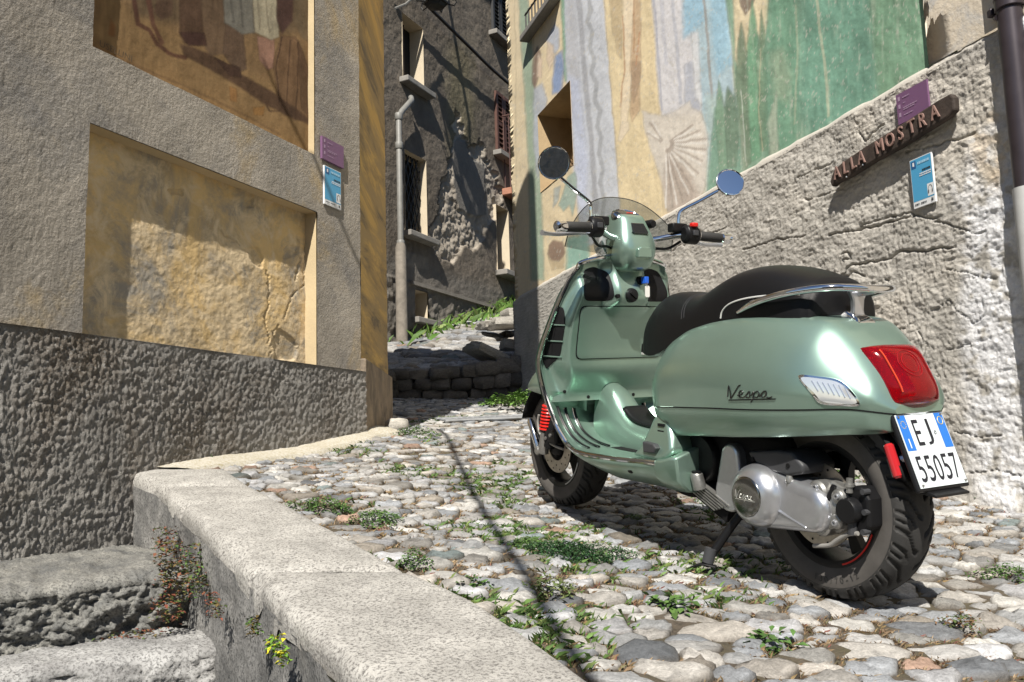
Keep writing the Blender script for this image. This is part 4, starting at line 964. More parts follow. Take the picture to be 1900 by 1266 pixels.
for yy in (222, 275, 455):
    zc = fuz(727, yy)[1]; m = MB(); m.lathe([(.05, -.05), (.056, -.04), (.056, .04), (.05, .05)], tuple(FW.pt(u0, zc, .14)), 'z', 12); under(m.build('pipe_collar', M_pvc, None), rp)
ca = [FW.pt(fuz(700, -80)[0], fuz(700, -70)[1], .16)] + [FW.pt(*fuz(x, y), .16) for x, y in ((762, 0), (800, 38), (850, 86), (900, 134), (952, 178), (975, 200))]
m = MB(); m.tube(cr(ca, 4), .028, 6); tag(m.build('wall_cable', pbr('black_cable', (.02, .02, .02), .6), None), 'thick black cable running slantwise across the dark peeling house', 'cable')
ca = [FW.pt(*fuz(x, y), .3) for x, y in ((700, 26), (720, 18), (743, -2), (760, -20))]
m = MB(); m.tube(ca, .018, 6); tag(m.build('white_cable', M_pvc, None), 'short pale cable at the very top beside the ochre corner', 'cable')
ln = empty('wall_lantern', 'black wrought iron lantern hanging at the top edge over the lane', 'lantern', loc=tuple(FW.at(808, 0, .7)))
lc = FW.at(808, -6, .7)
m = MB()
rg_ = [(.30, .55), (.20, -.18)]
for i in range(6):
    a = i * math.pi / 3; m.tube([lc + np.array([rg_[0][0] * math.cos(a), rg_[0][0] * math.sin(a), .55]), lc + np.array([.17 * math.cos(a), .17 * math.sin(a), -.10])], .016, 5)
for r, z in ((.30, .55), (.17, -.10)):
    m.tube([lc + np.array([r * math.cos(i * math.pi / 3), r * math.sin(i * math.pi / 3), z]) for i in range(7)], .018, 5)
for i in range(6):
    a = i * math.pi / 3 + .3; c_, s_ = math.cos(a), math.sin(a)
    m.tube([lc + np.array([c_ * r, s_ * r, z]) for r, z in ((.17, -.09), (.27, -.10), (.31, -.04), (.28, .02), (.25, -.02))], .012, 4)
under(m.build('iron_frame', M_iron, None), ln)
m = MB(); m.lathe([(.02, -.20), (.12, -.16), (.16, -.10)], tuple(lc), 'z', 6); under(m.build('bottom_cap', M_iron, None), ln)
m = MB(); m.lathe([(.15, -.09), (.285, .54)], tuple(lc), 'z', 6, False, False); under(m.build('glass', pbr('dusty_lantern_glass', (.5, .52, .5), .3, alpha=.35), None, smooth=0), ln)
m = MB(); m.tube([lc + np.array([0, 0, 1.4]), lc + np.array([0, 0, .9])], .02, 6); m.tube([lc + np.array([0, 0, 1.4]), FW.at(808, -6, 0) + np.array([0, 0, 1.4])], .025, 6); m.lathe([(.34, .55), (.2, .75), (.06, .9)], tuple(lc), 'z', 6); under(m.build('bracket', M_iron, None), ln)

# ------------------------------------------------------------------ upper lane, low wall, drain
lane = empty('upper_lane', 'sunlit cobbled lane climbing behind the low wall with grassy verge', 'lane'); lane['kind'] = 'structure'; del lane['category']
A = cray(640, 688) * 9.2; Bq = cray(1010, 696) * 9.2; Cq = cray(640, 648) * 12.6; Dq = cray(1010, 530) * 19.0
def lane_pt(s, t):
    p = (A * (1 - s) + Bq * s) * (1 - t) + (Cq * (1 - s) + Dq * s) * t
    return p
nn = 70; S_, T_ = np.meshgrid(np.linspace(0, 1, nn), np.linspace(0, 1, nn))
LP = np.array([[lane_pt(s, t) for s, t in zip(r1, r2)] for r1, r2 in zip(S_, T_)])
LP[..., 2] += .05 * (fbm(LP[..., 0] * 4, LP[..., 1] * 4, 301, 4) - .5)
tag(npmesh('lane_soil', roadN(LP.reshape(-1, 3)), gridfaces(nn, nn), M_dirt, lane), kind='stuff')
rg = np.random.RandomState(5); lst = []
for i in range(520):
    s, t = rg.uniform(.1, .98), rg.uniform(0, 1) ** 1.3 * .9; c = lane_pt(s, t); r = rg.uniform(.07, .16)
    n = 10; P = np.array([[c[0] + r * 1.3 * math.cos(a) * rg.uniform(.8, 1.1), c[1] + r * math.sin(a) * rg.uniform(.8, 1.1)] for a in np.linspace(0, 2 * math.pi, n, endpoint=False)])
    slope = c[2]
    V, Fs, rad = stone_mesh(P, rg, .005, rg.uniform(.04, .09), lambda a, b: slope - .02, 10)
    lst.append((0, V, Fs, PALC[rg.choice(len(PALC), p=PALW)] * rg.uniform(.8, 1.05)))
merge_stones(lst, lane, 'lane_cobbles')
# stone slabs lining the lane
def blob_stone(name, c, d, parent, colr, seed, rot=0.0, mat=None, flat=.35, tilt=0.0):
    """irregular block, world axes, c centre, d size"""
    rs = np.random.RandomState(seed); bm = bmesh.new(); bmesh.ops.create_cube(bm, size=1.0); bmesh.ops.subdivide_edges(bm, edges=bm.edges, cuts=3, use_grid_fill=True)
    for v in bm.verts:
        p = np.array(v.co); q = p / max(np.linalg.norm(p), 1e-6) * .62; p = p * (1 - flat) + q * flat
        n = float(fbm(p[0] * 3 + seed, p[1] * 3 + p[2] * 2.3, seed, 3)) - .5
        p = p * (1 + .5 * n); v.co = p
    me = bpy.data.meshes.new(name); bm.to_mesh(me); bm.free()
    co = np.zeros(len(me.vertices) * 3); me.vertices.foreach_get('co', co); co = co.reshape(-1, 3) * np.array(d)
    cz, sz = math.cos(rot), math.sin(rot); ct, st_ = math.cos(tilt), math.sin(tilt)
    co = co @ np.array([[ct, 0, -st_], [0, 1, 0], [st_, 0, ct]]).T
    co = co @ np.array([[cz, -sz, 0], [sz, cz, 0], [0, 0, 1]]).T + np.array(c)
    me.vertices.foreach_set('co', co.ravel()); me.update()
    a = me.color_attributes.new('col', 'FLOAT_COLOR', 'POINT'); a.data.foreach_set('color', [*colr, 1.0] * len(me.vertices))
    o = finish(name, me, mat or M_stone, parent, smooth=50); return o
lw = empty('low_stone_wall', 'low dry stone wall of shade-darkened rubble and slabs crossing the shaded lane', 'wall', loc=tuple(atd(850, 735, 9.1)))
rg = np.random.RandomState(9)
wl = [(cray(x, 0)[0] * 9.15) for x in np.linspace(700, 985, 15)]
for r_ in range(3):
    for i, x in enumerate(np.linspace(-1.5, .28, 9 + r_)):
        px_ = CX + x / 9.15 * FPX; base = -.64 + .0 * x; top = -(np.interp(px_, [700, 860, 980], [690, 682, 660]) - CY) / FPX * 9.15
        h = (top - base) / 3; c = roadN([[x + rg.uniform(-.04, .04), 9.12 + rg.uniform(-.03, .05), base + h * (r_ + .5)]])[0]
        under(blob_stone('rubble_stone', c, (rg.uniform(.19, .28), .26, h * 1.12), None, np.array((.17, .155, .14)) * rg.uniform(.5, 1.3), 100 + r_ * 20 + i, rg.uniform(-.25, .25), flat=.55), lw)  # rubble colour lowered to carry the shade on the wall
for (px, py, d, sx, sy, sz, rz, tl, k) in ((918, 665, 9.3, .62, .35, .10, .5, -.42, .62), (955, 642, 9.6, .30, .3, .10, .2, -.1, .62), (950, 600, 11.5, .55, .4, .12, .3, .05, .75), (925, 603, 11.8, .5, .4, .10, .3, .05, .7), (960, 583, 12.6, .4, .4, .12, .3, 0, .8)):
    under(blob_stone('lane_slab', atd(px, py, d), (sx, sy, sz), None, np.array((.52, .49, .44)) * k * 1.2, int(px), rz, flat=.18, tilt=tl), lw)
gr = empty('drain_grate', 'grey slotted metal drain grate laid across the street before the shaded lane', 'drain', loc=tuple(roadN([[-.3, 6.6, -.59]])[0]))
M_grate = pbr('galvanised_grate', (.36, .37, .38), .55, .6, var=.2)
g0 = atroad(818, 783, -.585); g1 = atroad(985, 776, -.588); gd = (g1 - g0); gl = np.linalg.norm(gd[:2]); gu = gd / gl; gn = np.array([-gu[1], gu[0], 0])
m = MB()
for o in (-.085, .085): m.tube([roadN([g0 + gn * o + np.array([0, 0, .012])])[0], roadN([g1 + gn * o + np.array([0, 0, .012])])[0]], .012, 4)
under(m.build('frame', M_grate, None, smooth=0), gr)
nb_ = int(gl / .045)
for i in range(nb_):
    c = g0 + gu * (gl * (i + .5) / nb_); m = MB(); m.tube([roadN([c - gn * .085 + np.array([0, 0, .012])])[0], roadN([c + gn * .085 + np.array([0, 0, .012])])[0]], .009, 4); under(m.build('bar', M_grate, None, smooth=0), gr)
m = MB(); m.add([roadN([g0 + gn * a + np.array([0, 0, .002])])[0] for a in (-.085, .085)] + [roadN([g1 + gn * a + np.array([0, 0, .002])])[0] for a in (.085, -.085)], [(0, 1, 2, 3)]); under(m.build('channel', pbr('dark_channel', (.02, .02, .02), .8), None, smooth=0), gr)  # flat dark sheet just under the bars
tag(blob_stone('pebble', roadN([[-.72, 5.42, -.53]])[0], (.13, .10, .08), None, (.50, .47, .42), 77, .4, flat=.8), 'pale rounded boulder lying at the foot of the ochre corner', 'stone')

# ------------------------------------------------------------------ plaques, wooden sign, drainpipe
M_white = pbr('white_print', (.72, .73, .74), .45); M_blue = pbr('cyan_print', (.075, .33, .56), .35); M_purple = pbr('purple_print', (.17, .085, .17), .45); M_ink = pbr('dark_ink', (.02, .025, .03), .5); M_navy = pbr('navy_print', (.02, .10, .26), .4); M_lil = pbr('pale_lilac_print', (.36, .25, .36), .5)
def plaque(name, W, corners_px, off, th, label, kind):
    """corners px: top-left, bottom-right as seen"""
    (x0, y0), (x1, y1) = corners_px
    a = W.uz(x0, y0); b = W.uz(x1, y1); w = abs(b[0] - a[0]); h = a[1] - b[1]; sg = 1 if b[0] > a[0] else -1
    root = empty(name, label, 'plaque', loc=tuple(W.pt((a[0] + b[0]) / 2, b[1], off)))
    def q(x, y, o): return W.pt(a[0] + sg * x * w, b[1] + y * h, off + o)
    def rect(xa, ya, xb, yb, o, mat, nm):
        m = MB(); m.add([q(xa, ya, o), q(xb, ya, o), q(xb, yb, o), q(xa, yb, o)], [(0, 1, 2, 3)]); return under(m.build(nm, mat, None, smooth=0), root)
    def box(xa, ya, xb, yb, o0, o1, mat, nm):
        m = MB(); P = [q(x, y, o) for x in (xa, xb) for y in (ya, yb) for o in (o0, o1)]
        m.add(P, [(0, 1, 3, 2), (4, 6, 7, 5), (0, 4, 5, 1), (2, 3, 7, 6), (0, 2, 6, 4), (1, 5, 7, 3)]); return under(m.build(nm, mat, None, smooth=0), root)
    box(0, 0, 1, 1, -.004, th, M_white if kind == 'blue' else M_purple, 'panel')
    E = th + .0012
    def lines(spec, mat, nm):
        m = MB()
        for xa, xb, y, hh in spec:
            x = xa; k = 0
            while x < xb - .01:
                ww = min((.05, .08, .035, .065, .09)[k % 5], xb - x); m.add([q(x, y, E + .001), q(x + ww, y, E + .001), q(x + ww, y + hh, E + .001), q(x, y + hh, E + .001)], [(0, 1, 2, 3)]); x += ww + .014; k += 1
        under(m.build(nm, mat, None, smooth=0), root)
    if kind == 'blue':
        rect(.02, .13, .98, .985, E - .0006, M_blue, 'blue_print')
        rect(.06, .80, .28, .955, E, M_navy, 'crest'); rect(.13, .85, .21, .93, E + .0006, M_white, 'crest_mark')
        lines([(.36, .92, .86, .05)], pbr('pale_blue_print_' + name + str(int(x0)), (.35, .58, .74), .4), 'title')
        lines([(.55, .95, .70, .035)], M_ink, 'heading'); lines([(.42, .95, .645, .022), (.40, .95, .605, .022)], M_white, 'text_lines')
        rect(.70, .155, .97, .40, E, M_white, 'audio_icon_ground')
        m = MB(); arc = [(.835 + .085 * math.cos(t), .29 + .075 * math.sin(t)) for t in np.linspace(math.pi * 1.12, -math.pi * .12, 12)]
        m.tube([q(x, y, E + .0004) for x, y in arc], .0009, 5)
        for xx in (.752, .918): m.tube([q(xx, .215, E + .0008), q(xx, .275, E + .0004)], .0020, 6)
        under(m.build('headphones_icon', M_ink, None, smooth=0), root)
        lines([(.08, .30, .055, .025), (.36, .62, .055, .025), (.84, .93, .04, .06)], M_ink, 'logo_line')
    else:
        for yy in (.76, .50, .22): rect(.06, yy, .13, yy + .14, E, M_lil, 'pictogram')
        lines([(.22, .45, .80, .035), (.22, .30, .62, .03), (.22, .66, .46, .03), (.22, .58, .40, .03), (.22, .52, .22, .03)], M_lil, 'text_lines')
    return root
plaque('blue_plaque', RW_, ((1704, 301), (1753, 375)), .045, .006, 'blue information plaque on the rough wall under the wooden sign', 'blue')
plaque('blue_plaque', LW, ((598, 307), (629, 391)), .008, .006, 'blue information plaque on the corner house below the purple plaque', 'blue')
plaque('purple_plaque', LW, ((593, 253), (633, 314)), .008, .010, 'purple plaque on the corner house above the blue plaque', 'purple')
plaque('purple_plaque', RW_, ((1678, 180), (1741, 206)), .045, .006, 'purple plaque partly hidden behind the wooden sign on the rough wall', 'purple')
M_wood = pbr('dark_weathered_wood', (.052, .038, .031), .75, var=.5, vscale=9, bump=.5, bscale=30)
M_letter = pbr('red_brown_letters', (.25, .155, .13), .7, var=.25)
sa = np.array(RW_.uz(1549, 331, .06)); sb = np.array(RW_.uz(1770, 196, .06)); sd_ = sb - sa; SL = np.linalg.norm(sd_); sdu = sd_ / SL; sdn = np.array([-sdu[1], sdu[0]])
if sdn[1] < 0: sdn = -sdn
ws = empty('wooden_sign', 'dark wooden arrow board lettered ALLA MOSTRA fixed aslant on the rough wall', 'sign', loc=tuple(RW_.pt(sb[0], sb[1], .04)))
def sp_(a, b, o): p = sa + sdu * a + sdn * b; return RW_.pt(p[0], p[1], o)
HB = .050; outl = [(-.01, -.018), (.03, .030), (.10, HB - .008), (.26, HB - .002), (.5, HB - .004), (SL - .05, HB), (SL + .015, HB - .004), (SL + .028, .02), (SL + .02, -.035), (SL - .02, -HB + .002), (SL * .6, -HB - .004), (.30, -HB + .004), (.12, -HB), (.03, -HB + .008), (0, -.05)]
m = MB(); m.add([sp_(a, b, .052) for a, b in outl] + [sp_(a, b, .088) for a, b in outl], [tuple(range(len(outl))), tuple(range(len(outl), 2 * len(outl)))[::-1]] + [(i, (i + 1) % len(outl), len(outl) + (i + 1) % len(outl), len(outl) + i) for i in range(len(outl))])
under(m.build('board', M_wood, None, smooth=0, bevel=.008), ws)
txt = 'ALLA MOSTRA'; pos = [.06, .125, .185, .245, None, .375, .445, .515, .585, .650, .725]
for ch, a in zip(txt, pos):
    if a is None: continue
    a = a * SL / .80
    v, f = text_shape(ch, .088, 0, .004); m = MB(); jit = random.uniform(-.10, .10)
    m.add([sp_(a + (p[0] * math.cos(jit) - p[1] * math.sin(jit)) * .80, (p[1] * math.cos(jit) + p[0] * math.sin(jit)) * 1.05, .094 + p[2]) for p in v], f); under(m.build('letter', M_letter, None, smooth=0), ws)
m = MB()
for a, b in ((.115, -.045), (.235, -.035)): m.lathe([(.0045, -.003), (.0045, .003)], tuple(sp_(a, b, .090)), 'z', 8)
under(m.build('screw_head', pbr('bright_screw', (.7, .7, .68), .3, .9), None), ws)
m = MB(); wbox(m, RW_, sa[0] - .1, sa[0] - .05, sa[1], sa[1] + .03, 0, .055); wbox(m, RW_, sb[0] + .05, sb[0] + .1, sb[1] - .03, sb[1], 0, .055); under(m.build('wall_batten', M_wood, None, smooth=0), ws)
M_pipe = pbr('dark_brown_metal_pipe', (.055, .045, .052), .35, .35, var=.15); M_pgrey = pbr('pale_grey_pipe_shoe', (.50, .50, .49), .6, var=.1)
dp = empty('brown_downpipe', 'dark brown metal downpipe at the far right edge of the mural house', 'pipe', loc=tuple(RW_.at(1905, 640, .10)))
pa = RW_.at(1877, 60, .045); pb_ = RW_.at(1907, 352, .045); pt_ = pa + (pa - pb_) * 3; ax = (pb_ - pa)
m = MB(); m.tube([pt_, pb_], .047, 24); under(m.build('pipe', M_pipe, None), dp)
m = MB(); m.tube([pb_ + ax * -.01, pb_ + ax * .12, pb_ + ax * 2.6], [.054, .054, .052], 24); under(m.build('lower_shoe', M_pgrey, None), dp)
br = RW_.at(1873, 8, .045); dirp = ax / np.linalg.norm(ax)
m = MB(); m.tube([br - dirp * .022, br + dirp * .022], .055, 24); m.tube([br - dirp * .03, br - dirp * .02], .058, 24)
m.box(br + RW_.u * .07 + np.array([0, 0, -.002]), (.05, .03, .03)); under(m.build('pipe_bracket', M_pipe, None, bevel=.003), dp)
m = MB(); m.tube([RW_.at(1847, 33, .03), RW_.at(1851, 33, .085)], .012, 10); m.tube([RW_.at(1851, 36, .06), RW_.at(1856, 62, .06)], .006, 8); under(m.build('fixing_stud', M_pipe, None), dp)
# ------------------------------------------------------------------ scooter (x forward, y left, z up, origin on the ground under the tail)
def rodr(r):
    r = np.array(r); th = np.linalg.norm(r); k = r / th
    Kx = np.array([[0, -k[2], k[1]], [k[2], 0, -k[0]], [-k[1], k[0], 0]])
    return np.eye(3) + math.sin(th) * Kx + (1 - math.cos(th)) * Kx @ Kx
SCR = RWD @ rodr([.002, -.021, 2.064]); SCT = RWD @ np.array([.888, 2.208, -.664])
sm = Matrix.Identity(4)
for i in range(3):
    for j in range(3): sm[i][j] = SCR[i, j]
    sm[i][3] = SCT[i]
sc = empty('motor_scooter', 'metallic sage green motor scooter parked on its stand on the cobbles', 'scooter', mat=sm)
def spx(px, py, ax, val):
    """scooter point on the plane axis=val under a photograph pixel (used to size the parts)"""
    o = SCR.T @ (-SCT); d = SCR.T @ wray(px, py); return o + d * ((val - o[ax]) / d[ax])
G = pbr('sage_green_metallic_paint', (.31, .445, .375), .33, .74, coat=.35, spec=.5, var=.05, vscale=5, rvar=.05, bump=.012, bscale=900, bdist=.002)
BLK = pbr('black_plastic', (.008, .008, .009), .40, spec=.35, bump=.06, bscale=600); MBL = pbr('matt_black_plastic', (.008, .008, .0085), .75, spec=.25)
DGR = pbr('dark_grey_plastic', (.045, .046, .05), .5); CHR = pbr('chrome', (.80, .81, .83), .07, 1.0); SIL = pbr('silver_cast_alloy', (.56, .57, .60), .30, .85, var=.06, vscale=30, rvar=.05)
ALU = pbr('raw_aluminium', (.36, .355, .34), .42, .8, var=.2, vscale=40); RUB = pbr('tyre_rubber', (.030, .029, .028), .72, var=.15, vscale=25, bump=.15, bscale=250)
RUBS = pbr('dusty_tyre_sidewall', (.085, .078, .072), .85, var=.2, vscale=18)
SEAT = pbr('black_seat_vinyl', (.007, .007, .008), .42, spec=.28, bump=.22, bscale=420, bdist=.004); PIP = pbr('pale_piping', (.55, .55, .53), .5)
REDL = pbr('red_lens', (.62, .006, .018), .05, coat=.5, spec=.6, trans=.82, ior=1.2); REDD = pbr('bright_red_plastic', (.62, .02, .015), .3); REDR = pbr('red_reflector', (.45, .02, .025), .15, coat=.5)
CLR = pbr('clear_ribbed_lens', (.72, .74, .76), .10, .55, coat=.6); SMK = pbr('smoked_screen', (.10, .115, .10), .04, alpha=.32, spec=.6); MIR = pbr('mirror_glass', (.92, .93, .95), .01, 1.0)
PLW = pbr('plate_white', (.66, .72, .74), .35); PLB = pbr('plate_blue', (.02, .16, .55), .35); DISC = pbr('brake_disc_steel', (.42, .38, .33), .3, .9, var=.2, vscale=60); GLASS = pbr('dark_gloss', (.02, .021, .022), .05, coat=.5)
HOSE = pbr('grey_braided_hose', (.34, .33, .31), .5, .3); YEL = pbr('plate_yellow', (.65, .5, .08), .4)

# --- rear body
bx = [.64, .60, .52, .42, .30, .18, .06, -.02, -.07, -.11, -.15, -.175]
B = dict(zt=[.60, .645, .695, .722, .738, .740, .734, .716, .676, .634, .578, .53], ye=[.11, .13, .135, .14, .14, .14, .13, .115, .10, .088, .075, .05],
         ze=[.59, .635, .685, .713, .730, .733, .724, .703, .662, .621, .566, .52], wm=[.165, .187, .207, .219, .227, .229, .221, .202, .180, .158, .128, .085],
         zm=[.52, .53, .55, .555, .555, .55, .545, .54, .53, .525, .52, .505], zs=[.455, .46, .467, .474, .482, .488, .496, .502, .506, .507, .503, .497], zb=[.370, .372, .378, .388, .399, .411, .424, .434, .440, .444, .450, .462])
def bval(k, x): return float(interp(x, bx, B[k])[0])
def body_half(x):
    zt, ye, ze, wm, zm, zs = [bval(k, x) for k in ('zt', 'ye', 'ze', 'wm', 'zm', 'zs')]
    pts = [(0, zt), (ye * .5, zt - .002), (ye, ze), (ye + (wm - ye) * .58, ze - (ze - zm) * .30), (ye + (wm - ye) * .91, ze - (ze - zm) * .68), (wm, zm), (wm - .002, (zm + zs) / 2), (wm - .006, zs)]
    return cr([(a, b, 0) for a, b in pts], 4)
_bx = np.linspace(-.175, .64, 90); _bz = np.linspace(.44, .74, 70); _bt = []
for _x in _bx:
    _h = body_half(_x)[8:]; _bt.append(np.interp(_bz, [p[1] for p in _h][::-1], [p[0] for p in _h][::-1]))
_bt = np.array(_bt)
def body_y(x, z):
    i = min(max((x - _bx[0]) / (_bx[1] - _bx[0]), 0), 88.999); j = min(max((z - _bz[0]) / (_bz[1] - _bz[0]), 0), 68.999); a, b = int(i), int(j); i -= a; j -= b
    return float((_bt[a, b] * (1 - i) + _bt[a + 1, b] * i) * (1 - j) + (_bt[a, b + 1] * (1 - i) + _bt[a + 1, b + 1] * i) * j)
rings = []
for x in np.concatenate([np.linspace(.64, .55, 8), np.linspace(.53, .02, 26), np.linspace(0, -.175, 18)]):
    h = body_half(x); rings.append([(x, p[0], p[1]) for p in h[::-1]] + [(x, -p[0], p[1]) for p in h[1:]])
m = MB(); n = len(rings[0]); m.loft(rings, closed=False); m.add(rings[0], [tuple(range(n))]); m.add(rings[-1], [tuple(range(n))])
cowl = m.build('rear_cowl', G, sc, smooth=45)
rings = []; rin = []
for x in np.concatenate([np.linspace(.635, .02, 32), np.linspace(0, -.168, 14)]):
    wm, zs, zb = bval('wm', x), bval('zs', x), bval('zb', x)
    pts = cr([(wm - .008, zs - .004, 0), (wm - .011, zs - .02, 0), (wm - .022, zs - .045, 0), (wm - .040, zb + .006, 0), (wm - .052, zb, 0), (wm - .075, zb + .012, 0)], 3)
    rings.append([(x, p[0], p[1]) for p in pts]); rin.append([(x, -p[0], p[1]) for p in pts])
m = MB(); m.loft(rings, closed=False); m.loft(rin, closed=False)
e0, e1 = rings[-1], rin[-1]; m.loft([e0, e1], closed=False); m.loft([rings[0], rin[0]], closed=False)
m.build('lower_cowl', G, sc, smooth=45)
m = MB()
for s in (1, -1):
    for r_ in (rings,): m.tube([(r[0][0], s * (r[0][1] + .0008), r[0][2] + .002) for r in r_], .0016, 6)
m.build('cowl_seam', MBL, sc)
m = MB(); m.add([(.60, .15, .40), (.60, -.15, .40), (-.15, -.07, .465), (-.15, .07, .465)], [(0, 1, 2, 3)]); m.build('underbody', MBL, sc, smooth=0)
m = MB()                                            # small slots at the front of the lower cowl
for z in (.405, .385): m.box((.575, .173, z), (.03, .02, .008))
m.build('cowl_slot', MBL, sc)

m = MB()                                            # joint between cowl and front panel
for s in (1, -1): m.tube([(.628, s * (body_y(.628, z) - .001), z) for z in np.linspace(.46, .60, 8)], .0013, 5)
m.build('cowl_front_joint', MBL, sc)
# --- seat
st_ = np.array([(.800, .050, .645, .700), (.785, .085, .626, .738), (.75, .107, .614, .778), (.70, .122, .612, .808), (.62, .137, .630, .815), (.54, .144, .672, .804), (.48, .147, .695, .811), (.42, .149, .706, .838), (.34, .151, .720, .866), (.26, .151, .727, .874), (.16, .149, .725, .861), (.10, .143, .722, .843), (.06, .128, .720, .825), (.04, .105, .719, .805), (.03, .05, .722, .785)])
def seatv(x): return [float(interp(x, st_[:, 0], st_[:, k])[0]) for k in (1, 2, 3)]
def seat_ring(x, grow=0):
    hw, zb, zt = seatv(x); n = 2.7; out = []
    for a in np.linspace(0, math.pi, 25):
        c, s = math.cos(a), math.sin(a); out.append((x, (hw + grow) * np.sign(c) * abs(c) ** (2 / n), zb + (zt - zb + grow) * abs(s) ** (2 / n)))
    for y in np.linspace(-.8, .8, 5): out.append((x, y * hw, zb - .004))
    return out
m = MB(); m.loft([seat_ring(x) for x in np.concatenate([np.linspace(.80, .70, 9), np.linspace(.68, .07, 34), np.linspace(.065, .03, 7)])]); seat = m.build('seat', SEAT, sc, smooth=60)
def seat_y(x, z):
    hw, zb, zt = seatv(x); t = min(max((z - zb) / (zt - zb), 0), 1) ** (2.7 / 2); return hw * (max(0, 1 - t * t)) ** (.5 * 2 / 2.7)
pp = []
for px, py in ((1337, 591), (1340, 578), (1352, 565), (1375, 556), (1410, 550), (1450, 548), (1490, 547)):
    y = .15
    for _ in range(4): q = spx(px, py, 1, y); y = seat_y(q[0], q[2]) + .001
    pp.append((q[0], y, q[2]))
for s in (1, -1):
    m = MB(); m.tube(cr([(a, s * b, c) for a, b, c in pp], 5), .0024, 6); m.build('piping', PIP, seat)
m = MB()
for s0 in (0, .012):
    arc = []
    for a in np.linspace(.28, math.pi - .28, 20):
        x = .50 + s0 + .05 * math.sin(a); hw, zb, zt = seatv(x); c, s = math.cos(a), math.sin(a); arc.append((x, hw * np.sign(c) * abs(c) ** (2 / 2.7), zb + (zt - zb) * s ** (2 / 2.7) + .0004))
    m.tube(arc, .0012, 4)
m.build('stitching', DGR, seat)

# --- grab rack
half = [(.275, .150, .742), (.20, .160, .766), (.11, .160, .784), (.04, .140, .794), (-.01, .112, .798), (-.043, .06, .797), (-.054, 0, .794)]
path = cr(half + [(a, -b, c) for a, b, c in half[-2::-1]], 6)
m = MB(); m.tube(path, [.005 + .0045 * min(1, min(i, len(path) - 1 - i) / 5) for i in range(len(path))], 12); rack = m.build('grab_rail', CHR, sc)
m = MB(); m.loft([[(.004 + a * .007, b * w, z) for a, b in ((-1, -1), (1, -1), (1, 1), (-1, 1))] for w, z in ((.032, .792), (.020, .77), (.018, .745), (.024, .716))]); m.build('rail_strut', SIL, rack, bevel=.003)
m = MB(); m.tube([(-.05, 0, .792), (.004, 0, .786)], .010, 8); m.build('rail_bridge', SIL, rack)
m = MB(); m.loft([[(.002 + a * w, b * h, z + a * .010) for a, b in ((-1, -1), (1, -1), (1, 1), (-1, 1))] for w, h, z in ((.030, .034, .700), (.030, .034, .722), (.020, .026, .734))]); m.build('rail_foot', CHR, rack, bevel=.006, seg=3)

# --- tail light, indicators, reflector, plate
def tail_pt(u, v, bul, g=1.0):
    hw = (.104 - .012 * v) * g; zt, zb = .636, .492; xt, xb = -.064, -.152
    v2 = .5 + (v - .5) * g; x = xt + (xb - xt) * v2; z = zt + (zb - zt) * v2
    nx, nz = -.84, .54; k = .016 + bul * max(0, (1 - abs(u) ** 3.5)) ** .6 * max(0, 1 - abs(2 * v - 1) ** 4) ** .5
    cu = .018 * u * u
    return (x + nx * k + cu, u * hw, z + nz * k)
def tail_mesh(bul, g, base):
    m = MB(); N = 21; P = [[tail_pt(u * (1 - .06 * abs(2 * v - 1) ** 6), v, bul, g) for u in np.linspace(-1, 1, N)] for v in np.linspace(0, 1, N)]
    P = [[(p[0] - base * .84, p[1], p[2] + base * .54) for p in r] for r in P]; m.grid(P); return m, P
m, P = tail_mesh(.012, 1.10, -.003); bez = m.build('tail_light_bezel', CHR, sc, smooth=80, solid=.012)
m, P = tail_mesh(.042, .97, .012); tl = m.build('tail_light', REDL, sc, smooth=80, solid=.004); tag(tl, 'red tail light lens')
m, P = tail_mesh(.030, 1.0, -.004); m.build('lens_side', REDL, tl, smooth=80, solid=.006)
m = MB()                                             # inner rings and light bar seen on the lens
for r in (.024, .034):
    ring = []
    for a in np.linspace(0, 2 * math.pi, 28):
        u, v = .15 + r / .098 * math.cos(a), .42 + r / .16 * math.sin(a); p = tail_pt(u * .97, v, .0445); ring.append((p[0] - .010, p[1], p[2] + .0065))
    m.tube(ring, .0010, 5)
m.build('lens_ring', pbr('deep_red_plastic', (.30, .006, .01), .2), tl)
m = MB(); m.tube([(lambda p: (p[0] - .0108, p[1], p[2] + .007))(tail_pt(.70, v, .0438)) for v in np.linspace(.16, .84, 12)], .0022, 6); m.build('light_guide', pbr('orange_red_light_guide', (.55, .06, .025), .2), tl)
def cowl_patch(outl_px, off, s=1, ngon=True):
    """outline pixels projected onto the left flank; returns points (mirrored when s=-1)"""
    pts = []
    for px, py in outl_px:
        y = .18
        for _ in range(8): q = spx(px, py, 1, y); y = .5 * y + .5 * (body_y(q[0], q[2]) + off)
        pts.append((q[0], y * 1.0, q[2]))
    return pts
ib = [(1484, 701), (1520, 702), (1552, 708), (1572, 722), (1591, 748), (1560, 750), (1526, 746), (1510, 730)]
def patch_mesh(outl, off, s=1, sub=4):
    P = cr([(a, b, 0) for a, b in outl], 4, closed=True); c = np.mean(P, 0); m = MB(); rings = []
    for k in (1.0, .97, .8, .55, .3, .06):
        o = off if k < .98 else -.002
        ring = [np.array(cowl_patch([(c[0] + (p[0] - c[0]) * k, c[1] + (p[1] - c[1]) * k)], o)[0]) for p in P]
        rings.append([(p[0], s * p[1], p[2]) for p in ring])
    m.loft(rings, True, False, True); return m
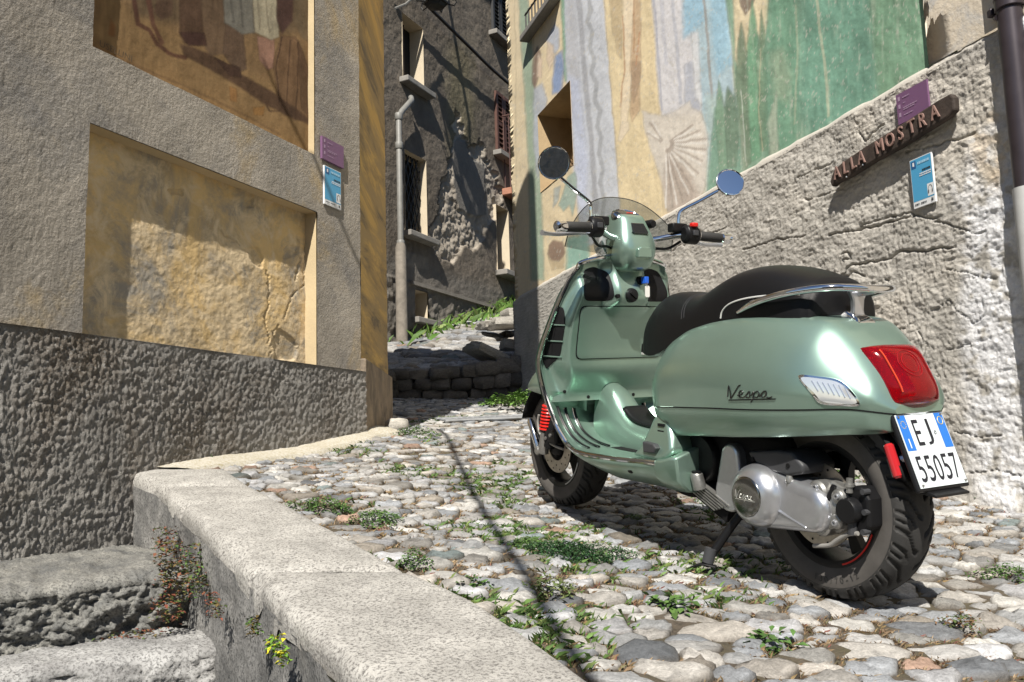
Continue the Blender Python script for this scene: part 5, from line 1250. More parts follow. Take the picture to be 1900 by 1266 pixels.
for s in (1, -1):
    fr_ = patch_mesh([(1480, 697), (1520, 698), (1555, 704), (1577, 720), (1597, 752), (1560, 754), (1522, 750), (1505, 732)], .003, s).build('indicator_frame', CHR, sc, smooth=60)
    patch_mesh(ib, .0065, s).build('indicator_lens', CLR, fr_, smooth=60)
    for i in range(7):
        t = i / 6; a = cowl_patch([(1506 + 60 * t, 706 + 10 * t), (1518 + 60 * t, 726 + 14 * t)], .0075); m = MB(); m.tube([(p[0], s * p[1], p[2]) for p in a], .0014, 4); m.build('lens_rib', pbr('lens_rib_glass', (.8, .82, .84), .1, .8) if i == 0 and s == 1 else MATS['lens_rib_glass'], fr_)
# script emblem on the flank, drawn as strokes
def emblem(S, to3, r, name, mat, parent):
    m = MB()
    for st in S: m.tube([to3(p[0], p[1]) for p in cr([(a, b, 0) for a, b in st], 4)], r, 6)
    return m.build(name, mat, parent)
SCRIPT = [[(0, 30), (2, 10), (5, 24), (5, 33), (12, 22), (19, 10), (22, 9)], [(17, 27), (23, 26), (26, 21), (22, 19), (19, 25), (21, 31), (27, 31), (32, 27)], [(31, 28), (37, 20), (38, 26), (37, 31), (32, 31)], [(40, 28), (45, 21), (43, 32), (40, 40)], [(45, 24), (51, 20), (54, 25), (50, 31), (45, 30)], [(55, 30), (60, 22), (66, 20), (62, 20), (58, 26), (60, 31), (64, 29), (67, 21), (66, 29), (70, 32), (76, 30)], [(2, 36), (30, 35.4), (82, 34)]]
def flank(a, b):
    px, py = 1350 + a * 1.08, 714 - 8 + b * 1.02; y = .22
    for _ in range(6): q = spx(px, py, 1, y); y = .5 * y + .5 * (body_y(q[0], q[2]) + .0015)
    return (q[0], y, q[2])
tag(emblem(SCRIPT, flank, .0017, 'name_emblem', pbr('dark_chrome_emblem', (.10, .10, .10), .2, .9), sc), 'dark script emblem reading Vespa')
pT, pB = np.array([-.170, 0, .4925]), np.array([-.2395, 0, .3335])
def plate_pt(u, v, o):
    """u 0..1 left to right seen from behind, v 0..1 bottom to top, o outward"""
    d = pT - pB; L = np.linalg.norm(d); nn_ = np.array([-d[2], 0, d[0]]) / L; p = pB + d * v + nn_ * o; return (p[0], .0825 - .165 * u, p[2])
def prect(u0, v0, u1, v1, o, name, mat, parent, th=0):
    m = MB()
    if th: m.loft([[plate_pt(u, v, oo) for u, v in ((u0, v0), (u1, v0), (u1, v1), (u0, v1))] for oo in (o, o + th)])
    else: m.add([plate_pt(u, v, o) for u, v in ((u0, v0), (u1, v0), (u1, v1), (u0, v1))], [(0, 1, 2, 3)])
    return m.build(name, mat, parent, smooth=0, bevel=.004 if th > .004 else 0)
hold = prect(-.055, -.05, 1.055, 1.04, -.012, 'plate_holder', BLK, sc, .011)
pl = prect(-.01, -.005, 1.01, 1.005, 0, 'number_plate', PLW, sc, .0015); tag(pl, 'white and blue number plate EJ 55057')
prect(.005, .50, .185, .99, .0022, 'blue_band', PLB, pl); prect(.815, .50, .995, .99, .0022, 'blue_band', PLB, pl)
def ptext(s, u, v, w, h, name):
    vv, ff = text_shape(s, 1.0); a = np.array(vv); a[:, 0] -= (a[:, 0].min() + a[:, 0].max()) / 2; a[:, 1] -= (a[:, 1].min() + a[:, 1].max()) / 2
    a[:, 0] *= w / np.ptp(a[:, 0]); a[:, 1] *= h / np.ptp(a[:, 1]); m = MB(); m.add([plate_pt(u + p[0], v + p[1], .0028) for p in a], ff); return m
INK = pbr('plate_black_ink', (.012, .013, .02), .4)
for ch, u, w in (('E', .34, .13), ('J', .56, .13)): ptext(ch, u, .74, w, .36, 'c').build('plate_character', INK, pl, smooth=0)
for ch, u, w in zip('55057', (.14, .32, .50, .68, .86), (.135, .135, .145, .135, .13)): ptext(ch, u, .245, w, .35, 'c').build('plate_character', INK, pl, smooth=0)
ptext('I', .095, .60, .022, .13, 'c').build('country_letter', PLW, pl, smooth=0)
m = MB(); m.tube([plate_pt(.905 + .055 * math.cos(a), .88 + .055 * math.sin(a), .0026) for a in np.linspace(0, 2 * math.pi, 24)], .0009, 4); m.build('yellow_ring', YEL, pl)
m = MB()
for a in np.linspace(0, 2 * math.pi, 12, endpoint=False): m.lathe([(.0012, -.0004), (.0012, .0004)], plate_pt(.095 + .05 * math.cos(a), .86 + .05 * math.sin(a), .0026), 'x', 5)
m.build('star_circle', YEL, pl)
m = MB(); m.tube([plate_pt(.705 + .02 * math.cos(a), .72 + .025 * math.sin(a), .0026) for a in np.linspace(0, 2 * math.pi, 12)], .0008, 4); m.build('state_crest', INK, pl)
for u, v in ((.04, .03), (.96, .03), (.04, .97), (.96, .97)):
    m = MB(); m.lathe([(.0028, -.002), (.0028, .002), (.001, .003)], plate_pt(u, v, .003), 'x', 8); m.build('plate_screw', ALU, pl)
m = MB(); m.loft([[(-.05, s * w, .462), (-.05, s * w, .43), (-.165, s * w, .37), (-.20, s * w, .40), (-.155, s * w, .485), (-.12, s * w, .50)] for s, w in ((1, .055), (-1, .055))]); m.build('plate_bracket', DGR, sc, smooth=0, bevel=.006)
m = MB(); m.loft([[(-.215 + .0, y, .33), (-.262, y, .318), (-.262, y, .312), (-.20, y, .318)] for y in (.06, -.06)]); m.build('plate_lamp', BLK, hold, smooth=0, bevel=.002)
ra, rb = spx(1647, 822, 1, .078), spx(1668, 888, 1, .078)
m = MB(); m.tube([ra + (rb - ra) * .06, ra + (rb - ra) * .94], .0135, 16, flat=1.0); rr = m.build('reflector_back', CHR, sc)
m = MB(); m.tube([(ra + (rb - ra) * t) + np.array([-.004, .004, 0]) for t in (.02, .08, .92, .98)], [.008, .0125, .0125, .008], 16); m.build('reflector', REDR, rr)
m = MB(); m.tube([(ra + rb) / 2 + np.array([.0, -.01, .0]), (-.20, .05, .40)], .010, 8); m.build('reflector_bracket', SIL, rr)

# --- leg shield
RZ = [.955, .945, .905, .845, .78, .70, .62, .585, .54, .48, .405, .348, .305]; RX = [1.00, 1.005, 1.03, 1.05, 1.07, 1.09, 1.108, 1.112, 1.11, 1.10, 1.07, 1.04, 1.00]; RY = [.06, .13, .188, .222, .245, .270, .291, .296, .294, .284, .272, .262, .253]
def rimx(z): return float(interp(z, RZ, RX)[0])
def rimy(z): return float(interp(z, RZ, RY)[0])
def ss(a, b, x):
    t = min(max((x - a) / (b - a), 0), 1); return t * t * (3 - 2 * t)
def shx(y, z):
    """rear surface of the leg shield"""
    y = abs(y); x = rimx(z) + .012 * (1 - ss(.9, 1, y / max(rimy(z), .01)))
    bw = .185 + .03 * ss(.5, .6, z) * ss(.86, .70, z)
    box = ss(bw + .045, bw - .005, y) * ss(.435, .575, z) * ss(.95, .80, z); x -= .075 * box
    colm = ss(.105, .055, y) * ss(.74, .80, z); x -= .045 * colm
    return x
zsr_ = np.concatenate([np.linspace(.952, .86, 14), np.linspace(.85, .44, 44)]); P = []
for z in zsr_:
    e = rimy(z); P.append([(shx(t * e, z), t * e, z) for t in np.concatenate([-np.linspace(1, 0, 36), np.linspace(0, 1, 36)[1:]])])
m = MB(); m.grid(P); shield = m.build('leg_shield', G, sc, smooth=60)
fp = [[(p[0] + .035 + .05 * (1 - (p[1] / max(rimy(z), .01)) ** 2), p[1] * .985, p[2]) for p in r] for r, z in zip(P, zsr_)]
m = MB(); m.grid(fp); m.build('front_apron', G, sc, smooth=60)
# chrome rim round the shield and along the floor
rimL = [(rimx(z), rimy(z), z) for z in (.952, .93, .905, .87, .845, .81, .78, .74, .70, .66, .62, .585, .54, .48, .44, .405, .375, .348, .325, .305)] + [(.955, .250, .287), (.90, .247, .281), (.83, .240, .281), (.73, .226, .284), (.62, .212, .290), (.565, .207, .293)]
rimL = [(1.0, 0, .958), (1.0, .035, .957)] + rimL
for s in (1, -1):
    m = MB(); m.tube(cr([(a, s * b, c) for a, b, c in rimL], 4), .0085, 10); m.build('chrome_trim', CHR, sc)
def patch_sh(outl, off, name, mat, parent, rnd=3, lip=.004):
    """piece lying on the shield; outline in (y,z)"""
    O = [np.array(p) for p in outl]; c = np.mean(O, 0)
    if rnd:
        Q = []
        for i, p in enumerate(O):
            a, b = O[i - 1], O[(i + 1) % len(O)]; k1 = min(.35, .022 / np.linalg.norm(a - p)); k2 = min(.35, .022 / np.linalg.norm(b - p))
            for t in np.linspace(0, 1, 5): A_, B_ = p + (a - p) * k1, p + (b - p) * k2; Q.append((1 - t) ** 2 * A_ + 2 * t * (1 - t) * p + t * t * B_)
        O = []
        for i in range(len(Q)):
            a, b = Q[i - 1], Q[i]; n = max(1, int(np.linalg.norm(b - a) / .02))
            for k in range(n): O.append(a + (b - a) * (k + 1) / n)
    m = MB(); rings = []
    for k, o in ((1.0, lip), (1.0, -off), (.96, -off - .0008), (.75, -off), (.5, -off), (.25, -off), (.03, -off)): rings.append([(shx(*(c + (p - c) * k)) + o, *(c + (p - c) * k)) for p in O])
    m.loft(rings, True, False, True); return m.build(name, mat, parent, smooth=40)
patch_sh([(.190, .778), (-.190, .778), (-.186, .590), (.186, .590)], .0015, 'door_gap', MBL, shield)
gb = patch_sh([(.187, .775), (-.187, .775), (-.183, .593), (.183, .593)], .004, 'glove_box_door', G, shield)
for s in (1, -1):
    patch_sh([(s * .075, .795), (s * .176, .795), (s * .182, .83), (s * .165, .905), (s * .120, .918), (s * .078, .900)], .003, 'knee_pad', BLK, shield)
    gv = patch_sh([(s * .228, .775), (s * .246, .775), (s * .277, .66), (s * .283, .60), (s * .258, .550), (s * .232, .60)], .004, 'air_vent', MBL, shield, rnd=3)
    for z in (.712, .655, .60): m = MB(); m.tube([(shx(y, z) - .006, s * y, z + .004 * (y - .24) / .04) for y in np.linspace(.230, rimy(z) - .014, 5)], .0028, 6); m.build('vent_bar', G, gv)
    for t in (.25, .5, .75):
        m = MB(); m.tube([(shx(.238 + t * w, z) - .004, s * (.238 + t * w), z) for z, w in ((.765, .014), (.70, .032), (.64, .042), (.59, .036))], .0014, 5); m.build('vent_fin', BLK, gv)
    for y, z in ((.20, .475), (.10, .452)): m = MB(); m.lathe([(.006, -.003), (.006, .004)], (shx(y, z), s * y, z), 'x', 10); m.build('panel_screw', MBL, shield)
m = MB(); m.lathe([(.0, -.012), (.018, -.012), (.024, -.008), (.026, 0), (.026, .02)], (shx(.012, .815), .012, .815), 'x', 24, False); fc = m.build('fuel_cap', BLK, shield)
m = MB(); m.box((shx(.012, .815) - .014, .012, .815), (.008, .036, .010), rot=np.array([[1, 0, 0], [0, .8, -.6], [0, .6, .8]])); m.build('cap_grip', MBL, fc, bevel=.002)
m = MB(); m.lathe([(.0, -.006), (.007, -.006), (.008, 0), (.008, .01)], (shx(.066, .812), .066, .812), 'x', 14, False); m.build('small_lock', BLK, shield)
kx = shx(-.035, .868); m = MB(); m.lathe([(.0, -.012), (.013, -.012), (.016, -.006), (.016, .01)], (kx, -.035, .868), 'x', 18, False); m.build('ignition_lock', BLK, shield)
patch_sh([(-.095, .642), (-.135, .642), (-.135, .603), (-.095, .603)], .006, 'dealer_sticker', BLK, gb, rnd=0)
patch_sh([(-.095, .611), (-.135, .611), (-.135, .603), (-.095, .603)], .0075, 'sticker_band', PIP, gb, rnd=0)
m = MB()
for z, ys_ in ((.632, ((-.100, -.118), (-.121, -.131))), (.621, ((-.100, -.111), (-.114, -.130)))):
    for a, b in ys_: m.tube([(shx(a, z) - .0085, a, z), (shx(b, z) - .0085, b, z)], .0016, 4)
m.build('sticker_print', PIP, gb)
# --- floor, tunnel, side skirts
ix = cr([(1.10, .465, 0), (1.165, .42, 0), (1.155, .365, 0), (1.11, .322, 0), (1.03, .298, 0), (.93, .290, 0), (.80, .290, 0), (.70, .292, 0), (.60, .300, 0), (.56, .32, 0)], 6)
rimfl = cr([(1.10, .284, .48), (1.085, .278, .44), (1.07, .272, .405), (1.04, .262, .348), (1.00, .253, .305), (.93, .249, .284), (.83, .240, .281), (.73, .226, .284), (.62, .212, .290), (.565, .207, .300)], 6)
for s in (1, -1):
    P = []
    for a, b in zip(ix, rimfl):
        row = []
        for t in np.linspace(0, 1, 16):
            k = t ** 2.2; row.append((a[0] + (b[0] - a[0]) * k, s * (.03 + (b[1] - .006 - .03) * t), a[1] + (b[2] + .004 - a[1]) * k))
        P.append(row)
    m = MB(); m.grid(P); fl = m.build('floorboard', G, sc, smooth=60)
    for t0 in (.40, .60, .80):
        pts = []
        for i in range(8, 34):
            r = P[min(i, len(P) - 1)]; f = t0 * 15; j = int(f); p = np.array(r[j]) * (1 - f + j) + np.array(r[j + 1]) * (f - j); pts.append(p + np.array([-.002, 0, .002]))
        m = MB(); m.tube(pts[:-4], .0055, 6); m.build('rubber_strip', BLK, fl)
        m = MB(); m.tube([p + np.array([-.001, s * .0075, .001]) for p in pts[:-4]], .0016, 5); m.build('strip_trim', CHR, fl)
    # skirt under the floor edge
    top = rimfl[16:]; P = []
    for k, b in enumerate(top):
        f = k / (len(top) - 1); zb = .285 - .075 * ss(0, .55, f) + .0 * f
        row = []
        for t in np.linspace(0, 1, 8): row.append((b[0] - .01 * t, s * (b[1] + .004 - .09 * t ** 1.6), b[2] - .006 + (zb - b[2]) * t))
        P.append(row)
    m = MB(); m.grid(P); sk = m.build('floor_skirt', G, sc, smooth=60, solid=.003)
    m = MB(); m.loft([[(x, s * y, z) for y, z in ((.215 - d, .298 + u), (.205 - d, .250), (.165 - d, .212), (.10, .205), (.10, .33 + u))] for x, d, u in ((.575, 0, .0), (.535, 0, .006), (.50, .004, .018), (.478, .012, .02))]); m.build('sill_end', G, sc, smooth=40, bevel=.006)
    m = MB(); m.lathe([(.0, .006), (.010, .005), (.013, .0), (.013, -.01)], (.70, s * .205, .254), 'y', 18); m.build('rubber_plug', BLK, sk)
    # panel joining floor and rear cowl, with folded foot peg
    ol = [(.70, .298), (.665, .33), (.64, .385), (.628, .42), (.610, .438), (.56, .440), (.52, .372), (.505, .335), (.53, .31), (.56, .298)]
    m = MB(); m.loft([[(a, s * (.09 if k == 0 else .205 - (b - .30) * .26), b) for a, b in ol] for k in (0, 1)]); jp = m.build('side_panel', G, sc, smooth=40, bevel=.014, seg=3)
    m = MB(); m.loft([[(a, s * y, b) for a, b in ((.628, .352), (.575, .349), (.560, .338), (.572, .322), (.624, .318))] for y in (.19, .213)]); m.build('foot_peg', DGR, jp, smooth=0, bevel=.004)
tn = [(1.13, .052, .515), (1.08, .060, .500), (1.03, .064, .475), (.98, .066, .43), (.92, .068, .392), (.87, .070, .378), (.78, .072, .372), (.70, .075, .378), (.62, .09, .42)]
rings = []
for x, w, zt in [tuple(p) for p in cr(tn, 4)]:
    ring = []
    for a in np.linspace(0, math.pi, 17):
        c, s = math.cos(a), math.sin(a); f = 1 + .12 * (1 - abs(s)); ring.append((x, w * np.sign(c) * abs(c) ** .7 * f, .285 + (zt - .285) * abs(s) ** .62))
    rings.append(ring)
m = MB(); m.loft(rings, closed=False); tun = m.build('centre_tunnel', G, sc, smooth=60)
m = MB(); P = []
for x, zt in [tuple(p)[:2] for p in cr([(.955, .424, 0), (.92, .400, 0), (.87, .383, 0), (.80, .377, 0), (.74, .378, 0)], 3)]: P.append([(x, y, zt - 8 * max(0, abs(y) - .035) ** 2 * 3) for y in np.linspace(-.052, .052, 9)])
m.grid(P); m.build('battery_cover', BLK, tun, smooth=60, solid=.006)

# --- steering head, handlebar, instruments
hd = [(.898, .985, .045, .04), (.905, .980, .058, .052), (.925, .974, .070, .062), (.96, .970, .080, .070), (.995, .974, .082, .070), (1.03, .984, .074, .066), (1.06, .994, .064, .062), (1.085, 1.002, .058, .060), (1.100, 1.008, .054, .055), (1.106, 1.010, .045, .045)]
rings = []
for z, x0, wy, wx in hd:
    rings.append([(x0 - wx * np.sign(math.cos(a)) * abs(math.cos(a)) ** .6, wy * np.sign(math.sin(a)) * abs(math.sin(a)) ** .6, z + .10 * (wx * math.cos(a)) * -1 * ss(1.02, 1.10, z)) for a in np.linspace(0, 2 * math.pi, 32, endpoint=False)])
m = MB(); m.loft(rings); head = m.build('steering_head', G, sc, smooth=60, sub=1)
def ell(c, a, b, nrm, n=28, up=(0, 1, 0)):
    nrm = np.array(nrm, float); nrm /= np.linalg.norm(nrm); e1 = np.array(up, float); e1 -= nrm * (e1 @ nrm); e1 /= np.linalg.norm(e1); e2 = np.cross(nrm, e1)
    return [np.array(c) + a * math.cos(t) * e1 + b * math.sin(t) * e2 for t in np.linspace(0, 2 * math.pi, n, endpoint=False)]
sn = np.array([-.55, 0, .835]); s0 = np.array([.995, .005, 1.090])
m = MB(); m.loft([ell(s0 + sn * h, .058 * k, .046 * k, sn) for h, k in ((0, 1), (.012, .98), (.016, .9), (.014, .86))], True, True, False); spd = m.build('speedometer', CHR, sc)
m = MB(); m.loft([ell(s0 + sn * h, .051 * k, .040 * k, sn) for h, k in ((.012, 1), (.017, .8), (.019, .4), (.0195, .05))], True, True, True); m.build('dial_glass', GLASS, spd)
m = MB(); m.tube([s0 + sn * .021 + np.array([-.004, -.02, 0]), s0 + sn * .021 + np.array([-.012, .012, -.002])], .0022, 5); m.build('dial_needle', REDD, spd)
dn = np.array([-.86, 0, .50]); d0 = np.array([.9255, .0, 1.046])
m = MB(); m.loft([[d0 + dn * h + np.array([0, 1, 0]) * a * .034 * k + np.cross(dn, (0, 1, 0)) * b * .022 * k for a, b in ((-.8, -1), (.8, -1), (1, .7), (.85, 1), (-.85, 1), (-1, .7))] for h, k in ((-.03, 1), (.003, 1), (.004, .9))]); m.build('display_window', GLASS, head, smooth=0)
m = MB(); m.loft([[(.896 - h, a * .030 * k - .005, .962 + b * .018 * k) for a, b in ((-1, -1), (1, -1), (1, .6), (.6, 1), (-.6, 1), (-1, .6))] for h, k in ((-.02, 1), (.0005, 1), (.002, .85))]); m.build('head_panel', G, head, smooth=0, bevel=.002)
bar = cr([(.875, .36, 1.028), (.885, .27, 1.035), (.92, .18, 1.036), (.965, .09, 1.018), (.975, 0, 1.01), (.965, -.09, 1.014), (.92, -.18, 1.030), (.885, -.27, 1.026), (.868, -.365, 1.017)], 6)
m = MB(); m.tube(bar, .0125, 12); hb = m.build('handlebar', CHR, sc)
for s in (1, -1):
    zg = 1.031 if s > 0 else 1.021; zi = 1.036 if s > 0 else 1.028
    a = np.array([.888, s * .235, zi]); b = np.array([.875, s * .330, zg + .001]); c = np.array([.868, s * .372, zg - .003]); ax_ = (c - a) / np.linalg.norm(c - a)
    m = MB(); m.tube([a, a + ax_ * .004, b - ax_ * .004, b], [.015, .0175, .0175, .015], 20); m.build('grip', RUB, hb)
    m = MB(); m.tube([b, b + ax_ * .004, b + ax_ * .026, b + ax_ * .036, c], [.014, .0175, .017, .019, .012], 20); m.build('bar_end', CHR, hb)
    m = MB(); m.tube([a - ax_ * .006, a], .021, 20); m.build('grip_collar', CHR, hb)
    m = MB(); q = a - ax_ * .032; m.loft([[q + ax_ * t + np.array([r * .028 * math.cos(k), 0, r * .034 * math.sin(k)]) for k in np.linspace(0, 2 * math.pi, 16, endpoint=False)] for t, r in ((-.03, .7), (-.022, 1), (.018, 1), (.027, .8))]); sw = m.build('switch_housing', BLK, hb, bevel=.002)
    m = MB(); m.box(q + np.array([-.026, 0, .004]), (.012, .022, .018)); m.build('switch_button', DGR, sw, bevel=.002)
    if s < 0:
        m = MB(); m.box(q + np.array([-.018, 0, .033]), (.020, .026, .016)); m.build('engine_stop_button', REDD, sw, bevel=.004)
    m = MB(); m.box(q + np.array([.030, s * -.035, .026]), (.035, .065, .032)); m.build('brake_reservoir', BLK, hb, bevel=.005)
    lev = cr([(.925, s * .205, zi - .012), (.945, s * .25, zi - .014), (.948, s * .32, zg - .016), (.935, s * .385, zg - .015)], 4)
    m = MB(); m.tube(lev, [.007] * (len(lev) - 2) + [.008, .010], 10); m.build('brake_lever', SIL, hb)
    stm = [(.942, s * .183, 1.05), (.945, s * .186, 1.10), (.944, s * .192, 1.128), (.934, s * .25, 1.160), (.920, s * .318, 1.196), (.915, s * .335, 1.206)]
    if s < 0: stm = [(.942, -.190, 1.04), (.945, -.192, 1.095), (.944, -.206, 1.124), (.934, -.27, 1.156), (.922, -.345, 1.196), (.915, -.365, 1.206)]
    m = MB(); m.tube(cr(stm, 5), .0065, 10); ms = m.build('mirror_stem', CHR, hb)
    m = MB(); m.tube([np.array(stm[0]) - np.array([0, 0, .012]), np.array(stm[0]) + np.array([0, 0, .012])], .012, 12); m.build('stem_clamp', BLK, ms)
    mc = np.array([.900, .358, 1.240]) if s > 0 else np.array([.902, -.398, 1.232]); nm = np.array([-.72, .64, -.06]) if s > 0 else np.array([-.867, .367, .333])
    nm = nm / np.linalg.norm(nm)
    m = MB(); m.loft([ell(mc + nm * h, .053 * k, .053 * k, nm) for h, k in ((-.022, .35), (-.016, .75), (-.006, .97), (.002, 1.0), (.004, .97), (.003, .93))], True, True, False); mh = m.build('mirror_shell', BLK if s > 0 else BLK, hb)
    m = MB(); m.tube(ell(mc + nm * .003, .0515, .0515, nm) + [ell(mc + nm * .003, .0515, .0515, nm)[0]], .0028, 6); m.build('mirror_ring', CHR, mh)
    m = MB(); m.loft([ell(mc + nm * h, .050 * k, .050 * k, nm) for h, k in ((.0035, 1), (.0041, .7), (.0044, .35), (.0045, .02))], True, True, True); m.build('mirror_glass', MIR, mh, smooth=90)
    m = MB(); m.lathe([(.0, -.022), (.012, -.022), (.016, -.014), (.016, .02), (.010, .03)], (1.0, s * .105, 1.075), 'x', 16); m.build('screen_mount', BLK, head)
    m = MB(); m.tube(cr([(.93, s * .19, 1.01), (.955, s * .15, .985), (.975, s * .10, .985), (.985, s * .06, .975)], 5), .005, 6); m.build('brake_cable', BLK, hb)
# small smoked fly screen
P = []
for t in np.linspace(-1, 1, 33):
    hw = .232; y = t * hw; zt = 1.172 - .115 * abs(t) ** 2.4; zbm = .965 + .02 * abs(t); row = []
    for v in np.linspace(0, 1, 14):
        z = zbm + (zt - zbm) * v; row.append((1.085 - .028 * v - .045 * t * t, y * (1 - .05 * v * v), z))
    P.append(row)
m = MB(); m.grid(P); scn = m.build('fly_screen', SMK, sc, smooth=80, solid=.003)
edge = [P[0][j] for j in range(14)] + [P[i][-1] for i in range(1, 33)] + [P[-1][j] for j in range(13, -1, -1)]
m = MB(); m.tube(edge, .0018, 5); m.build('screen_edge', GLASS, scn)
# headlamp and horn cover on the far side
m = MB(); m.loft([ell((1.06 + h, 0, 1.01), .07 * k, .07 * k, (1, 0, 0), 24) for h, k in ((0, .9), (.03, 1), (.05, .95), (.058, .7), (.06, .1))]); m.build('headlamp', CLR, sc)

# --- wheels
def wheel(cx, cz, Rt, W, name, grooves, lean=0):
    root = None; NA, NP = 560, 57; hw = W / 2; rb = .158
    prof = cr([(-hw * .80, rb, 0), (-hw * .97, rb + .022, 0), (-hw, rb + .045, 0), (-hw * .93, Rt - .022, 0), (-hw * .72, Rt - .008, 0), (-hw * .36, Rt - .0015, 0), (0, Rt, 0), (hw * .36, Rt - .0015, 0), (hw * .72, Rt - .008, 0), (hw * .93, Rt - .022, 0), (hw, rb + .045, 0), (hw * .97, rb + .022, 0), (hw * .80, rb, 0)], 6)
    prof = np.array(prof)[:, :2]; A_ = np.linspace(0, 2 * math.pi, NA, endpoint=False)
    Yp = prof[:, 0][None, :] * np.ones((NA, 1)); Rp = prof[:, 1][None, :] * np.ones((NA, 1)); TH = A_[:, None] * np.ones((1, len(prof)))
    w = Yp / hw; tread = sstep(.99, .92, np.abs(w)) * (Rp > Rt - .034)
    N = grooves; side = np.sign(w); aw = np.abs(w)
    kink = np.where(aw < .30, aw * .55, np.where(aw < .62, .165 + (aw - .30) * 1.5, .645 + (aw - .62) * .5))
    ph = (TH * N / (2 * math.pi) + kink * .95 + np.where(w > 0, .0, .5))
    f = ph - np.floor(ph); g = 1 - sstep(.06, .085, np.abs(f - .5)); g = g * sstep(.07, .12, aw)
    f2 = (ph + .5) - np.floor(ph + .5); g2 = (1 - sstep(.05, .075, np.abs(f2 - .5))) * sstep(.40, .46, aw)
    f3 = (ph + .25) - np.floor(ph + .25); g3 = (1 - sstep(.035, .055, np.abs(f3 - .5))) * sstep(.66, .70, aw)
    Rp = Rp - .0085 * np.clip(g + g2 + g3, 0, 1) * tread
    X_ = cx + Rp * np.cos(TH); Z_ = cz + Rp * np.sin(TH); V = np.stack([X_, Yp, Z_], -1).reshape(-1, 3)
    nP = len(prof); i, j = np.meshgrid(np.arange(NA), np.arange(nP - 1), indexing='ij')
    Fq = np.stack([i * nP + j, i * nP + j + 1, ((i + 1) % NA) * nP + j + 1, ((i + 1) % NA) * nP + j], -1).reshape(-1, 4)
    rim = MB(); rim.lathe([(rb + .004, hw * .80), (rb + .006, hw * .84), (rb, hw * .86), (rb - .014, hw * .80), (rb - .020, hw * .55), (rb - .026, .0), (rb - .020, -hw * .55), (rb + .004, -hw * .8)], (cx, 0, cz), 'y', 64, False, False)
    rim.lathe([(.045, hw * .3), (.05, .012), (.05, -.03)], (cx, 0, cz), 'y', 24)
    for k in range(5):
        a = k * 2 * math.pi / 5 + .5; d = np.array([math.cos(a), 0, math.sin(a)]); t_ = np.array([-math.sin(a), 0, math.cos(a)])
        rim.loft([[np.array([cx, 0, cz]) + d * r + t_ * u * wd + np.array([0, v, 0]) for u, v in ((-1, -.02), (1, -.02), (1, .004), (-1, .004))] for r, wd in ((.04, .022), (.09, .013), (rb - .018, .020))])
    r = rim.build(name, BLK, sc, smooth=40)
    t = npmesh('tyre', V, Fq, RUB, r, flip=True)
    sw = MB(); pr = [(hw * .83 + .001, rb + .004), (hw * .985, rb + .022), (hw + .0008, rb + .042), (hw * .965, Rt - .030)]
    sw.lathe([(b, a + .0006) for a, b in pr], (cx, 0, cz), 'y', 96, False, False); sw.build('sidewall', RUBS, r, smooth=80)
    return r, rb, hw
RC = (.058, .243); FC = (1.395, .236)
rw, rb_, hw_ = wheel(*RC, .245, .134, 'rear_wheel', 17)
fw, _, fhw = wheel(*FC, .237, .118, 'front_wheel', 17)
for i, ch in enumerate('130/70-12'):
    vv, ff = text_shape(ch, .024); f0 = .25 + (i - 4) * .088; m = MB(); rr_ = rb_ + .034
    m.add([(RC[0] - (rr_ - p[1]) * math.sin(f0 + p[0] / rr_), hw_ + .0022, RC[1] - (rr_ - p[1]) * math.cos(f0 + p[0] / rr_)) for p in vv], ff)
    m.build('sidewall_character', RUB, rw, smooth=0)
for c, h, nm in ((RC, hw_, rw), (FC, fhw, fw)):
    m = MB(); m.tube([(c[0] + (rb_ - .004) * math.cos(a), h * .88, c[1] + (rb_ - .004) * math.sin(a)) for a in np.linspace(R(198), R(248), 20)], .0022, 6); m.build('red_pinstripe' if c is RC else 'pale_pinstripe', REDD if c is RC else PIP, nm)
def brake_disc(c, y, r, parent):
    m = MB(); m.lathe([(r * .55, y - .002), (r, y - .002), (r, y + .002), (r * .55, y + .002)], (c[0], 0, c[1]), 'y', 48, False, False); d = m.build('brake_disc', DISC, parent)
    m = MB()
    for k in range(24):
        a = k * 2 * math.pi / 24; q = r * (.72 + .17 * (k % 2)); m.lathe([(.0035, y + .0025), (.0035, y + .0028)], (c[0] + q * math.cos(a), 0, c[1] + q * math.sin(a)), 'y', 8)
    m.build('disc_holes', MBL, d, smooth=0)
brake_disc(RC, .072, .108, rw); brake_disc(FC, .055, .105, fw)
# rear mudguard arc and inner shell
m = MB(); rings = []
for a in np.linspace(R(10), R(158), 30): rings.append([(RC[0] + .275 * math.cos(a), y, RC[1] + (.275 + .012 * (1 - (y / .085) ** 2)) * math.sin(a)) for y in np.linspace(-.085, .085, 9)])
m.loft(rings, closed=False); m.build('inner_mudguard', MBL, sc, smooth=60, solid=.004)
# --- engine and transmission
def two_circle(c1_, r1, c2_, r2, n=24):
    out = []; d = np.array(c2_) - np.array(c1_); L = np.hypot(*d); a0 = math.atan2(d[1], d[0]); b = math.acos((r1 - r2) / L)
    for a in np.linspace(a0 + b, a0 + 2 * math.pi - b, n): out.append((c1_[0] + r1 * math.cos(a), c1_[1] + r1 * math.sin(a)))
    for a in np.linspace(a0 - b, a0 + b, n): out.append((c2_[0] + r2 * math.cos(a), c2_[1] + r2 * math.sin(a)))
    return out
def case_ring(k1, k2, y): return [(a, y, b) for a, b in two_circle((.205, .250), .088 * k1, (.028, .243), .060 * k2)]
m = MB(); m.loft([case_ring(1, 1, .03), case_ring(1, 1, .115), case_ring(.985, .97, .132), case_ring(.93, .88, .147), case_ring(.80, .70, .154), case_ring(.5, .4, .156)]); cs = m.build('transmission_case', SIL, sc, smooth=50)
